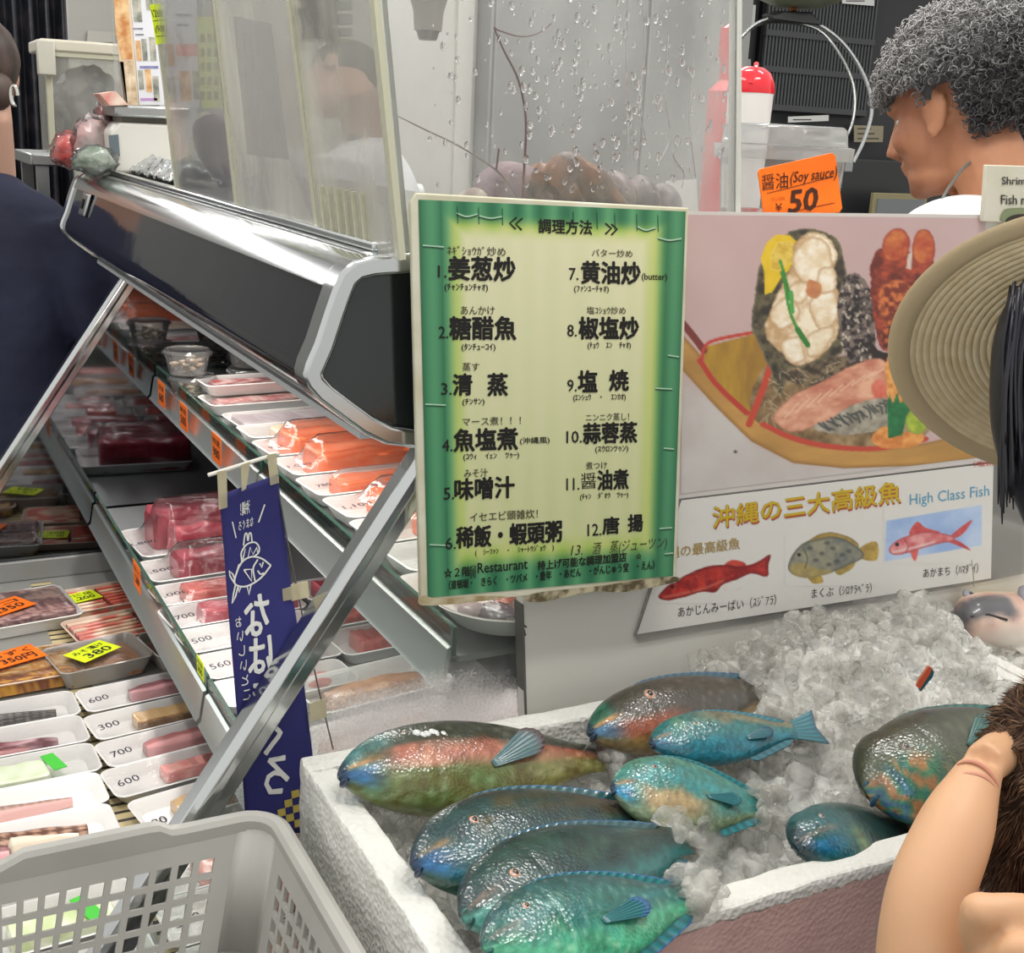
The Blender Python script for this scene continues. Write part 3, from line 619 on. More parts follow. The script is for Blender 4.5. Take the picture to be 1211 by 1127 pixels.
# ---- food poster
YQ = YP - .004
FP = thing('food_poster', 'laminated photo poster of a seafood boat with lobster, lemon and sashimi on pink', 'poster', tuple(PY(985, 560, YQ)))
m = MB(); m.prism([PY(*p, YQ) for p in [(806, 250), (1168, 254), (1170, 546), (802, 590)]], (0, .003, 0)); m.build('sleeve', mat('poster_sleeve', (206, 200, 196), .2, coat=.5), FP)
cq2 = [(808, 254), (1165, 258), (1166, 540), (805, 584)]
class Canvas:
    """the printed photo: layers of colour on a fine grid, in the poster's own units"""
    def __init__(s, x0, y0, x1, y1, st, seed=1):
        s.xs = np.arange(x0, x1 + st, st); s.ys = np.arange(y0, y1 + st, st); s.X, s.Y = np.meshgrid(s.xs, s.ys, indexing='ij'); s.c = np.zeros(s.X.shape + (3,)); s.r = np.random.RandomState(seed)
    def noise(s, sc, oct=4, rx=1.0, ry=1.0):
        out = np.zeros(s.X.shape); a = 1.0; t = 0
        for o in range(oct):
            n = 64; g = s.r.rand(n, n); u = (s.X * rx / sc * 2 ** o + 13.7 * o) % n; v = (s.Y * ry / sc * 2 ** o + 5.1 * o) % n; i = u.astype(int); j = v.astype(int); fu = u - i; fv = v - j; fu = fu * fu * (3 - 2 * fu); fv = fv * fv * (3 - 2 * fv); i1 = (i + 1) % n; j1 = (j + 1) % n; i %= n; j %= n
            out += a * (g[i, j] * (1 - fu) * (1 - fv) + g[i1, j] * fu * (1 - fv) + g[i, j1] * (1 - fu) * fv + g[i1, j1] * fu * fv); t += a; a *= .55
        return out / t
    def dist(s, pts, wob=0.0):
        """signed distance to an outline, positive inside"""
        X, Y = s.X, s.Y
        if wob: X = X + (s.noise(9) - .5) * wob; Y = Y + (s.noise(9) - .5) * wob
        d = np.full(X.shape, 1e9); ins = np.zeros(X.shape, bool); n = len(pts)
        for i in range(n):
            (ax, ay), (bx, by) = pts[i], pts[(i + 1) % n]; ex, ey = bx - ax, by - ay; t = np.clip(((X - ax) * ex + (Y - ay) * ey) / (ex * ex + ey * ey + 1e-9), 0, 1); d = np.minimum(d, np.hypot(X - ax - t * ex, Y - ay - t * ey)); ins ^= ((ay > Y) != (by > Y)) & (X < ex * (Y - ay) / (ey + 1e-9) + ax)
        return np.where(ins, d, -d)
    def fill(s, pts, c1, c2=None, sc=12, soft=1.2, wob=2.0, alpha=1.0, rim=None, rimw=5.0, con=2.2, rx=1.0, ry=1.0):
        d = s.dist(pts, wob); m = np.clip(d / soft + .5, 0, 1) * alpha; c1 = np.array(c1, float); c2 = c1 if c2 is None else np.array(c2, float)
        n = np.clip((s.noise(sc, 5, rx, ry) - .5) * con + .5, 0, 1)[..., None]; col = c1 * (1 - n) + c2 * n
        if rim is not None: k = np.clip(1 - d / rimw, 0, 1)[..., None] ** 1.5; col = col * (1 - k) + np.array(rim, float) * k
        s.c = s.c * (1 - m[..., None]) + col * m[..., None]
    def line(s, pts, w, c, alpha=1.0, soft=1.0, wob=1.0):
        P = [tuple(p) for p in smooth_path([(a, b, 0) for a, b in pts], 14)] if len(pts) > 2 else [(a, b, 0) for a, b in pts]
        X = s.X + (s.noise(8) - .5) * wob; Y = s.Y; d = np.full(X.shape, 1e9)
        for (ax, ay, _), (bx, by, _) in zip(P[:-1], P[1:]): ex, ey = bx - ax, by - ay; t = np.clip(((X - ax) * ex + (Y - ay) * ey) / (ex * ex + ey * ey + 1e-9), 0, 1); d = np.minimum(d, np.hypot(X - ax - t * ex, Y - ay - t * ey))
        m = (np.clip((w / 2 - d) / soft + .5, 0, 1) * alpha)[..., None]; s.c = s.c * (1 - m) + np.array(c, float) * m
    def emit(s, mb, fn):
        nx, ny = s.X.shape; c = np.clip(s.c, 0, 255) / 255; c = np.where(c <= .04045, c / 12.92, ((c + .055) / 1.055) ** 2.4)
        k = lambda i, j: i * ny + j
        mb.add([fn(x, y) for x in s.xs for y in s.ys], [(k(i, j), k(i + 1, j), k(i + 1, j + 1), k(i, j + 1)) for i in range(nx - 1) for j in range(ny - 1)], None, [tuple(q) for q in c.reshape(-1, 3)])
K = Canvas(0, 0, 357, 330, 1.5)   # straightened picture: 357 wide, 330 high
def kq(a, b): return (a - 808) * 357 / (1165 - 808 + 2 * (b - 254) / 330), (b - 254 - .011 * (a - 808)) * 330 / (330 - 55 * (a - 806) / 360)
def KP(pts): return [kq(*p) for p in pts]
def rounded(pts, n=4):
    P = [Vector(p) for p in pts]; m = len(P); out = []
    for i in range(m):
        p0, p1, p2, p3 = P[i - 1], P[i], P[(i + 1) % m], P[(i + 2) % m]
        for k in range(n): t = k / n; q = 0.5 * ((2 * p1) + (p2 - p0) * t + (2 * p0 - 5 * p1 + 4 * p2 - p3) * t * t + (3 * p1 - p0 - 3 * p2 + p3) * t**3); out.append((q.x, q.y))
    return out
def F(pts, *a, **k): K.fill(KP(pts if len(a) > 4 and a[4] == 0 else rounded(pts)), *a, **k)
def LN(pts, *a, **k): K.line(KP(pts), *a, **k)
n_ = K.noise(120, 3)[..., None]; K.c = np.array((186, 156, 156.)) * (1 - n_) + np.array((204, 180, 178.)) * n_
F([(800, 440), (850, 470), (900, 520), (960, 545), (1170, 530), (1180, 600), (800, 600)], (196, 188, 184), (206, 202, 198), 60, 26, 0)
F([(800, 386), (826, 415), (884, 486), (906, 497), (960, 522), (1040, 527), (1098, 518), (1170, 500), (1170, 540), (1000, 550), (940, 545), (890, 520), (850, 482), (800, 428)], (200, 152, 84), (172, 130, 70), 26, 1.5, 0, rx=.3, rim=(150, 108, 58), rimw=6)
F([(834, 410), (893, 394), (914, 425), (888, 492), (834, 430)], (186, 146, 50), (150, 112, 48), 16, 1, 0, ry=.3)
F([(913, 425), (890, 490), (960, 520), (1040, 525), (1100, 505), (1070, 430), (990, 420)], (112, 88, 58), (172, 146, 108), 14, 2, 2)
LN([(805, 378), (820, 396), (834, 414)], 8, (122, 54, 50)); LN([(832, 424), (834, 412), (846, 402), (893, 392)], 4, (192, 68, 54)); LN([(829, 426), (850, 455), (885, 487)], 6, (186, 62, 50)); LN([(915, 424), (905, 455), (888, 500)], 8, (196, 72, 52)); LN([(904, 500), (940, 516), (985, 525), (1040, 526), (1096, 514)], 6.5, (196, 74, 56))
F([(890, 385), (893, 350), (898, 318), (914, 288), (940, 272), (972, 272), (994, 288), (1002, 330), (1004, 385), (996, 415), (965, 428), (934, 436), (930, 452), (922, 468), (914, 440), (900, 408)], (104, 96, 72), (50, 44, 38), 9, 1.2, 4, rim=(122, 116, 92), rimw=4, con=3)
F([(904, 320), (900, 305), (906, 288), (918, 277), (934, 278), (948, 290), (946, 310), (926, 325), (914, 345), (905, 348)], (228, 194, 40), (214, 176, 30), 20, 1.2, 0)
F([(912, 318), (912, 300), (920, 286), (936, 285), (944, 296), (940, 308), (922, 320)], (226, 198, 92), (206, 168, 56), 7, 1.2, 0, con=3, rim=(236, 214, 120), rimw=2)
F([(918, 352), (905, 385), (912, 405), (930, 420), (945, 432), (965, 424), (990, 398), (996, 370), (992, 345), (986, 325), (990, 300), (978, 278), (957, 274), (940, 288), (938, 312), (927, 330)], (244, 232, 208), (196, 160, 118), 16, 1.5, 6, con=3.2, rim=(160, 130, 92), rimw=4)
for pts in ([(938, 302), (958, 280), (978, 288), (984, 316), (965, 334), (945, 328)], [(914, 362), (935, 350), (947, 370), (930, 388), (913, 380)], [(958, 356), (986, 342), (993, 372), (970, 390)], [(924, 404), (946, 397), (954, 422), (936, 428)], [(955, 396), (988, 384), (976, 414), (957, 420)], [(936, 336), (958, 334), (950, 358), (934, 352)], [(968, 320), (986, 316), (990, 340), (972, 346)]):
    F(pts, (248, 240, 224), (226, 204, 168), 9, 2, 4, rim=(190, 154, 112), rimw=5)
F([(958, 330), (972, 338), (966, 352), (954, 346)], (206, 140, 90), (186, 120, 80), 8, 2, 3)
LN([(923, 308), (928, 325), (932, 355), (940, 380), (957, 408)], 3.6, (70, 146, 60)); LN([(926, 322), (935, 352)], 5.5, (60, 132, 54)); LN([(944, 388), (956, 406)], 6.5, (54, 124, 50)); LN([(936, 345), (938, 368)], 5, (84, 160, 76))
F([(928, 442), (960, 428), (1000, 418), (1030, 425), (1040, 440), (1000, 452), (950, 454)], (62, 52, 42), (130, 112, 86), 7, 3, 4, con=3)
for q in range(46): x_ = random.uniform(906, 990); y_ = random.uniform(446, 500) - (x_ - 906) * .25; LN([(x_, y_), (x_ + random.uniform(-9, 9), y_ + random.uniform(-6, 6)), (x_ + random.uniform(-14, 14), y_ + random.uniform(2, 12))], 1.3, (206, 188, 156), .6)
F([(994, 338), (1004, 324), (1020, 326), (1032, 350), (1036, 395), (1030, 428), (1006, 428), (996, 400), (991, 365)], (40, 34, 36), (126, 112, 104), 5, 1.5, 4, con=4)
for q in range(40): x_ = random.uniform(996, 1031); y_ = random.uniform(330, 422); LN([(x_, y_), (x_ + random.uniform(-2, 2), y_ + random.uniform(1, 4))], random.uniform(1.5, 3), (206, 196, 178), .85)
F([(1030, 336), (1030, 310), (1040, 294), (1052, 300), (1066, 300), (1076, 296), (1092, 300), (1104, 308), (1100, 342), (1088, 365), (1080, 395), (1072, 414), (1050, 414), (1038, 398), (1033, 370)], (176, 74, 46), (104, 38, 28), 10, 1.5, 5, con=3, rim=(120, 44, 34), rimw=4)
F([(1046, 305), (1044, 286), (1054, 272), (1068, 271), (1076, 284), (1073, 302), (1060, 308)], (206, 124, 64), (168, 66, 42), 12, 1.5, 2, rim=(150, 56, 40), rimw=4); F([(1079, 292), (1084, 275), (1096, 271), (1105, 284), (1104, 306), (1092, 312), (1081, 306)], (204, 120, 62), (172, 68, 44), 12, 1.5, 2, rim=(150, 56, 40), rimw=4)
F([(1074, 300), (1079, 296), (1078, 318), (1072, 316)], (206, 190, 180), None, 9, 1, 0)
F([(1040, 345), (1060, 330), (1084, 345), (1076, 378), (1046, 382)], (206, 116, 62), (118, 46, 32), 6, 3, 5, con=3.6); F([(1042, 388), (1072, 384), (1074, 408), (1050, 412)], (198, 104, 56), (90, 34, 28), 6, 3, 5, con=3.6)
F([(1028, 395), (1040, 412), (1060, 417), (1052, 426), (1034, 422)], (42, 32, 30), None, 9, 2, 3); F([(1090, 344), (1108, 340), (1104, 356), (1092, 358)], (52, 42, 40), (90, 70, 66), 6, 2, 2)
F([(916, 494), (925, 478), (945, 462), (975, 448), (1000, 434), (1030, 422), (1047, 424), (1052, 448), (1046, 470), (1010, 476), (985, 494), (960, 504), (935, 508)], (232, 180, 150), (196, 122, 98), 12, 1.8, 4, rim=(176, 112, 90), rimw=3, rx=.6)
for q in range(9): LN([(930 + q * 13, 492 - q * 6.4), (946 + q * 13, 474 - q * 5.4)], 1.8, (240, 204, 180), .7)
F([(1032, 452), (1044, 446), (1050, 462), (1038, 470)], (214, 96, 76), (226, 130, 110), 6, 3, 2)
F([(962, 503), (985, 492), (1005, 478), (1030, 470), (1048, 468), (1054, 488), (1046, 503), (1015, 510), (985, 510)], (190, 182, 164), (136, 130, 116), 9, 1.5, 3)
for q in range(17): LN([(970 + q * 4.8, 498 - q * 1.7 + random.uniform(-3, 3)), (976 + q * 4.8, 502 - q * 1.8 + random.uniform(-2, 4)), (983 + q * 4.4, 506 - q * 1.6 + random.uniform(-3, 3))], 2.6, (70, 74, 74), .85)
F([(1048, 424), (1060, 418), (1068, 440), (1069, 470), (1054, 472), (1049, 450)], (232, 170, 96), (206, 128, 62), 6, 1.5, 4, con=3); F([(1032, 514), (1046, 500), (1066, 506), (1092, 508), (1088, 520), (1060, 526), (1040, 524)], (236, 168, 92), (208, 126, 60), 8, 1.5, 3)
F([(1050, 474), (1053, 464), (1057, 474), (1062, 460), (1066, 474), (1072, 466), (1078, 478), (1072, 495), (1068, 510), (1052, 514)], (50, 138, 78), (30, 100, 58), 10, 1, 0); F(oval(1085, 494, 13, 14.5), (190, 206, 76), (146, 170, 52), 9, 1.5, 1, rim=(140, 160, 60), rimw=5)
F(oval(872, 533, 2.2, 2), (84, 76, 66), None, 9, 1, 0)
mb = MB(); ipr = lambda x, y: PY(*quad(cq2, x / 357, y / 330), YQ - .0006)
K.emit(mb, ipr); FPR = mb.build('seafood_picture', mat('poster_ink', attr=True, rough=.35, coat=.25), FP, smooth=False)

# ---- three fish poster
TP = thing('fish_poster', 'white poster in clear sleeve showing three fish with gold heading, just above the ice', 'poster', tuple(PY(950, 750, YQ)))
m = MB(); m.prism([PY(*p, YP - .003) for p in [(804, 585), (1212, 535), (1212, 678), (1145, 692), (756, 760), (750, 752)]], (0, .002, 0)); m.build('sleeve', sheet('poster_clear_sleeve', haze=.35, haze_col=(216, 214, 208), gloss=.8), TP)
m = MB(); m.prism([PY(*p, YP - .0042) for p in [(806, 592), (1175, 548), (1172, 684), (754, 750)]], (0, .001, 0)); TPR = m.build('print', mat('poster_white', (219, 217, 212), .4), TP)
mb = MB(); fm2 = []; F2 = {}; _lay = [0]
def fm_(name, c1, c2=None, sc=30):
    if name not in F2: F2[name] = len(fm2); fm2.append(mat('p2_' + name, c1, .4, col2=c2, nscale=sc))
    return F2[name]
def FT(a, b): return PY(a, b, YP - .0046 - _lay[0] * .00004)
def B2_(pts, name, c1=(0, 0, 0), c2=None, sc=30, n=4): _lay[0] += 1; blob(mb, pts, FT, fm_(name, c1, c2, sc), n)
def L2(pts, w, name, c1=(0, 0, 0), n=8): _lay[0] += 1; stroke(mb, pts, FT, w, fm_(name, c1), n)
def W2(s, x0, x1, y, h, name, c1=(0, 0, 0), slope=-.13, bold=.0): _lay[0] += 1; write(mb, s, FT, x0, x1, y, h, slope, bold, fm_(name, c1))
W2('沖縄の三大高級魚', 844, 1066, 614, 26, 'gold_shadow', (176, 84, 50), -.14, .012)
W2('沖縄の三大高級魚', 843, 1065, 612, 25, 'gold', (196, 170, 36), -.14, .018)
W2('High Class Fish', 1076, 1170, 593, 17, 'blue', (92, 158, 190), -.12, .0)
W2('沖縄の最高級魚', 776, 875, 656, 14, 'brown_gold', (168, 142, 82), -.14, .012)
W2('あかじんみーばい（ｽｼﾞｱﾗ）', 802, 918, 724, 13, 'ink', (52, 46, 44), -.13, .0); W2('まくぶ（ｼﾛｸﾗﾍﾞﾗ）', 960, 1031, 702, 12, 'ink', (0, 0, 0), -.1); W2('あかまち（ﾊﾏﾀﾞｲ）', 1092, 1157, 678, 12, 'ink', (0, 0, 0), -.1)
W2('（塩焼', 1151, 1176, 549, 7, 'red_ink', (196, 84, 66), -.06)
mb.build('lettering', fm2, TPR, smooth=False)
PWH = (219, 217, 212)
def fishpic(x0, y0, x1, y1, draw, seed):
    c = Canvas(x0, y0, x1, y1, 1.1, seed); c.c[:] = PWH; draw(c, lambda pts, *a, **k: c.fill(rounded(pts), *a, **k)); mb = MB(); c.emit(mb, lambda x, y: PY(x, y, YP - .0045)); return mb.build('fish_picture', mat('poster2_ink', attr=True, rough=.4), TPR, smooth=False)
def d1(c, f):
    f([(856, 670), (866, 662), (882, 667), (874, 676)], (206, 82, 66), (180, 52, 46), 8, 1, 1)
    f([(779, 707), (784, 698), (800, 686), (830, 672), (855, 668), (876, 670), (895, 665), (911, 656), (909, 668), (907, 682), (888, 678), (872, 685), (856, 691), (846, 700), (830, 700), (810, 706), (790, 710)], (194, 58, 48), (140, 30, 32), 10, 1.2, 1.5, rim=(112, 24, 28), rimw=5, con=2.6)
    c.line([(786, 706), (808, 702), (835, 695), (855, 687)], 3, (206, 110, 90), .7, 2); c.line([(890, 668), (906, 660)], 1.4, (150, 40, 40)); c.line([(890, 674), (906, 678)], 1.4, (150, 40, 40)); c.line([(812, 690), (818, 700)], 1.2, (120, 26, 28)); c.fill(oval(795, 694, 2.2, 2), (40, 22, 22), None, 9, 1, 0)
    for q in range(30): c.fill(oval(random.uniform(795, 880), random.uniform(674, 698), .7, .7, 6), (222, 130, 110), None, 9, 1, 0, .6)
def d2(c, f):
    f([(948, 645), (955, 640), (975, 630), (1000, 633), (1016, 646), (1000, 650), (970, 648)], (182, 156, 78), (150, 126, 70), 8, 1.2, 2, rim=(120, 100, 60), rimw=2)
    f([(1014, 650), (1036, 640), (1037, 662), (1016, 660)], (196, 166, 84), (160, 132, 66), 8, 1.2, 1); f([(955, 681), (968, 678), (974, 688), (962, 690)], (196, 166, 84), (160, 132, 66), 8, 1.2, 1); f([(988, 674), (1010, 664), (1008, 672), (994, 680)], (180, 156, 84), (150, 126, 66), 8, 1.2, 1)
    f([(932, 672), (936, 658), (948, 644), (968, 637), (990, 635), (1008, 643), (1020, 652), (1020, 660), (1004, 668), (985, 676), (960, 683), (942, 681)], (112, 116, 112), (156, 152, 128), 9, 1.2, 1.5, rim=(88, 90, 84), rimw=4)
    f([(934, 673), (945, 665), (965, 672), (985, 676), (960, 683), (942, 681)], (186, 164, 96), (160, 140, 84), 8, 3, 1, .8)
    for q in ((958, 648), (972, 655), (985, 648), (965, 662), (996, 656), (978, 642), (990, 664), (1004, 652), (980, 668)): c.fill(oval(*q, 3.4, 2.4, 10), (70, 74, 74), None, 6, 2.5, 2, .7)
    c.line([(950, 648), (955, 660), (952, 672)], 1.4, (96, 96, 80)); c.fill(oval(945, 656, 2.2, 2), (36, 34, 30), None, 9, 1, 0)
def d3(c, f):
    c.fill([(1048, 616), (1161, 597), (1161, 645), (1046, 664)], (148, 176, 220), (188, 206, 232), 40, 1, 0, con=2)
    f([(1076, 634), (1084, 617), (1094, 624), (1112, 630)], (212, 92, 88), (190, 70, 74), 6, 1, 1); f([(1124, 634), (1138, 622), (1150, 615), (1140, 630), (1128, 637)], (206, 88, 88), (180, 70, 76), 6, 1, .5); f([(1122, 636), (1136, 641), (1148, 651), (1130, 644), (1120, 640)], (206, 88, 88), (180, 70, 76), 6, 1, .5); f([(1077, 650), (1086, 648), (1083, 663), (1079, 660)], (216, 100, 96), None, 6, 1, .5)
    f([(1051, 650), (1058, 641), (1072, 634), (1092, 629), (1112, 630), (1128, 635), (1126, 640), (1110, 643), (1092, 648), (1070, 655), (1056, 656)], (204, 100, 104), (226, 160, 158), 9, 1.1, 1, rim=(170, 70, 78), rimw=3)
    c.line([(1056, 653), (1075, 649), (1105, 641)], 2.6, (232, 206, 204), .8, 2); c.line([(1070, 638), (1074, 646), (1071, 653)], 1.2, (160, 70, 76)); c.fill(oval(1061, 644, 2.4, 2.2), (46, 34, 40), None, 9, 1, 0)
fishpic(774, 652, 914, 713, d1, 3); fishpic(928, 626, 1040, 693, d2, 4); fishpic(1045, 596, 1163, 666, d3, 5)


# ---- small rice paper sign at right, standing on the panel
t = thing('price_sign', 'small cream sign reading Shrimp and Fish, cut by the right edge above the poster', 'sign', tuple(PY(1188, 262, YP + .002)))
m = MB(); m.prism([PY(*p, YP - .012) for p in [(1167, 195), (1268, 198), (1266, 266), (1162, 262)]], (0, .006, 0)); m.build('board', mat('sign_cream', (212, 208, 194), .4, col2=(198, 196, 172), nscale=12), t, bevel=.001)
mb = MB(); f4 = lambda a, b: PY(a, b, YP - .0132)
write(mb, 'Shrimp', f4, 1185, 1219, 215, 12, .02, .012, 0); write(mb, 'Fish miso', f4, 1184, 1232, 236, 11, .02, .012, 0)
blob(mb, [(1186, 250), (1196, 246), (1225, 247), (1226, 258), (1186, 262)], f4, 1, 3)
mb.build('lettering', [mat('sign_ink', (60, 58, 56), .5), mat('sign_green', (128, 138, 104), .5)], t, smooth=False)
mb = MB(); blob(mb, oval(1209, 262, 20, 9), lambda a, b: PY(a, b, YP - .0136), 0); mb.build('pot_picture', mat('pot_dark', (48, 40, 34), .5), t, smooth=False)

# ---- orange soy sauce card
YO = 1.25
t = thing('price_card', 'large orange handwritten card for soy sauce at 50 yen, leaning on the clear tub', 'price card', tuple(PY(950, 254, YO)))
m = MB(); m.prism([PY(*p, YO) for p in [(897, 204), (899, 200), (984, 181), (988, 184), (996, 246), (993, 251), (904, 256)]], (0, .002, 0)); cd = m.build('card', ORANGE, t)
mb = MB(); f5 = lambda a, b: PY(a, b, YO - .0008)
write(mb, '醤油', f5, 901, 932, 216, 19, -.1, .0, 0); write(mb, '(Soy sauce)', f5, 935, 990, 212, 17, -.13, .004, 0, lean=.15); write(mb, '50', f5, 934, 967, 239, 26, -.14, .03, 0, lean=.1); write(mb, '¥', f5, 917, 925, 245, 9, 0, .0, 0); write(mb, '税込価格', f5, 912, 929, 236, 5, -.1, 0, 1)
stroke(mb, [(907, 229), (985, 209)], f5, .9, 0); stroke(mb, [(920, 254), (987, 240)], f5, .9, 0)
mb.build('lettering', [mat('card_ink', (70, 30, 12), .6), mat('card_ink_pale', (196, 92, 20), .6)], cd, smooth=False)
# ---- clear tub with lid, and red capped bottle
def tub(name, label, cat, c, w, d, h, lidh, m_body, m_lid, group=None, taper=.9):
    t = thing(name, label, cat, tuple(c), group); mb = MB()
    def rr(w, d, z, r=.015): 
        out = []
        for sx_, sy_, a0 in ((1, 1, 0), (-1, 1, 90), (-1, -1, 180), (1, -1, 270)):
            for k in range(4): a = math.radians(a0 + k * 30); out.append(c + Vector((sx_ * (w / 2 - r) + r * math.cos(a), sy_ * (d / 2 - r) + r * math.sin(a), z)))
        return out
    mb.loft([rr(w * taper, d * taper, 0), rr(w, d, h)], caps=False); mb.loft([rr(w * taper, d * taper, 0.002), rr(w * taper, d * taper, 0.004)]); mb.build('tub', m_body, t)
    mb = MB(); mb.loft([rr(w + .012, d + .012, h - .012), rr(w + .014, d + .014, h + .006), rr(w, d, h + .008), rr(w - .004, d - .004, h + lidh - .004), rr(w - .012, d - .012, h + lidh)]); mb.build('lid', m_lid, t)
    return t
ZT = zt - .003
c = PZ(925, 262, ZT); pr = PY(990, 206, 1.42); plft = PY(868, 206, 1.42)
tb = tub('plastic_tub', 'clear lidded plastic tub behind the orange card', 'tub', Vector(((plft.x + pr.x) / 2 - .01, 1.42, ZT)), .145, .12, PY(930, 178, 1.42).z - ZT, PY(930, 148, 1.42).z - PY(930, 178, 1.42).z, CLEARP, sheet('tub_lid', haze=.35, haze_col=(222, 222, 218), gloss=1.0, grough=.1))
m = MB(); q = Vector(((plft.x + pr.x) / 2 - .01, 1.42, ZT))
for k in range(9): m.box(q + Vector((random.uniform(-.05, .05), random.uniform(-.04, .04), .012 + .012 * (k // 3))), (.05, .035, .012), rotz(random.uniform(0, 3)))
tag(m.build('sauce_packets', mat('red_sachet', (200, 90, 84), .35, col2=(226, 220, 214), nscale=25), bevel=.004), 'red and white sauce sachets lying inside the clear lidded tub', 'sachets', kind='stuff')
t = thing('bottle', 'white bottle with a glossy red domed cap beside the wet screen edge', 'bottle', tuple(PY(884, 150, 1.62)))
b0 = PY(884, 150, 1.62); rad = PY(906, 110, 1.62).x - PY(884, 110, 1.62).x; zc = PY(884, 110, 1.62).z; b0.z = ZT
m = MB(); m.lathe([(rad * .80, 0), (rad * .84, .01), (rad * .86, .06), (rad * .98, zc - ZT - .004), (rad, zc - ZT), (rad * .9, zc - ZT)], 28, b0); m.build('body', mat('bottle_white', (226, 222, 218), .35), t)
m = MB(); m.lathe([(rad * 1.02, zc - ZT), (rad * 1.03, zc - ZT + .004), (rad * .98, zc - ZT + .016), (rad * .80, zc - ZT + .030), (rad * .5, zc - ZT + .038), (0, zc - ZT + .040)], 28, b0); cp = m.build('cap', mat('cap_red', (214, 32, 44), .15, coat=.5), t)
m = MB(); m.tube([b0 + Vector((-rad * .6, -rad * .75, zc - ZT + .012)), b0 + Vector((-rad * .3, -rad * .6, zc - ZT + .034)), b0 + Vector((0, -rad * .2, zc - ZT + .043))], .004, 8); m.build('cap_ridge', mat('cap_red', ()), cp)
ctr = thing('counter', 'steel counter behind the white partition carrying the clear tub and red capped bottle', 'counter', (1.22, 1.5, 0))
m = MB(); m.bx((1.056, YP + .03, ZT - .03), (1.40, 1.74, ZT - .0005)); m.build('counter_top', STEEL, ctr, bevel=.003)
for x in (1.08, 1.37):
    for y in (YP + .06, 1.70): m = MB(); m.bx((x - .015, y - .015, 0), (x + .015, y + .015, ZT - .03)); m.build('leg', STEEL, ctr, smooth=False)

# ================================================================== ICE BOX
ZR = .82
BX0, BX1, BY0, BY1 = .378, 1.345, .775, 1.195
t = thing('foam_box', 'long white styrofoam box with mauve front face, full of ice and parrotfish', 'foam box', ((BX0 + BX1) / 2, (BY0 + BY1) / 2, .56))
FRONT = mat('mauve_front', (212, 176, 168), .75, col2=(204, 166, 160), nscale=22, bump=.4, bscale=180, bdist=.002, btype='VORONOI')
wl = .034
def lumpy(o, amp, sc):
    bm = bmesh.new(); bm.from_mesh(o.data); bmesh.ops.subdivide_edges(bm, edges=bm.edges, cuts=40, use_grid_fill=True)
    for v in bm.verts:
        n_ = mnoise.noise_vector(v.co * sc); v.co += n_ * amp
    bm.to_mesh(o.data); bm.free(); o.data.polygons.foreach_set('use_smooth', [True] * len(o.data.polygons)); o.data.set_sharp_from_angle(angle=math.radians(50))
def wall(name, a, b, m=FOAM):
    mb = MB(); mb.bx(a, b); o = mb.build(name, m, t, smooth=False, bevel=.004); bake(o); lumpy(o, .0022, 60); return o
BZ = .56
wall('box_wall', (BX0, BY0, BZ), (BX1, BY0 + wl, ZR)); wall('box_wall', (BX0, BY1 - wl, BZ), (BX1, BY1, ZR)); wall('box_wall', (BX0, BY0 + wl, BZ), (BX0 + wl, BY1 - wl, ZR))
wall('box_wall', (BX1 - wl * .6, BY0 + wl, BZ), (BX1, BY1 - wl, ZR)); wall('box_floor', (BX0 + wl, BY0 + wl, BZ), (BX1 - wl * .6, BY1 - wl, BZ + .03))
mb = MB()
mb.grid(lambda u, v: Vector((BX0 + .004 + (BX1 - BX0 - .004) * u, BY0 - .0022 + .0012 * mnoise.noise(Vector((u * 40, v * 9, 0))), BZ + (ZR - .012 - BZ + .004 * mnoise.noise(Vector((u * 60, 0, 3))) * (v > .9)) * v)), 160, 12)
mb.build('front_layer', FRONT, t)  # thin mottled mauve layer just off the front foam wall
# second ice box on the right
t2 = thing('foam_box', 'neighbouring foam box at the right edge holding the pale pink fish head', 'foam box', (1.62, 1.0, .56))
def wall2(name, a, b):
    mb = MB(); mb.bx(a, b); o = mb.build(name, FOAM, t2, smooth=False, bevel=.004); return o
wall2('box_wall', (BX1 + .004, BY0 + .02, BZ), (BX1 + .028, BY1, ZR)); wall2('box_wall', (1.9, BY0 + .02, BZ), (1.93, BY1, ZR)); wall2('box_wall', (BX1 + .028, BY1 - .03, BZ), (1.9, BY1, ZR)); wall2('box_wall', (BX1 + .028, BY0 + .02, BZ), (1.9, BY0 + .05, ZR)); wall2('box_floor', (BX1 + .028, BY0 + .05, BZ), (1.9, BY1 - .03, BZ + .03))
# table under the boxes
tb = thing('table', 'steel table under the foam boxes', 'table', (1.1, 1.0, 0))
m = MB(); m.bx((.36, .74, .52), (2.0, 1.21, .558)); m.build('table_top', STEEL, tb, bevel=.004)
for x in (.42, 1.92):
    for y in (.79, 1.16): m = MB(); m.tube([(x, y, 0), (x, y, .52)], .018, 10); m.build('leg', STEEL, tb)

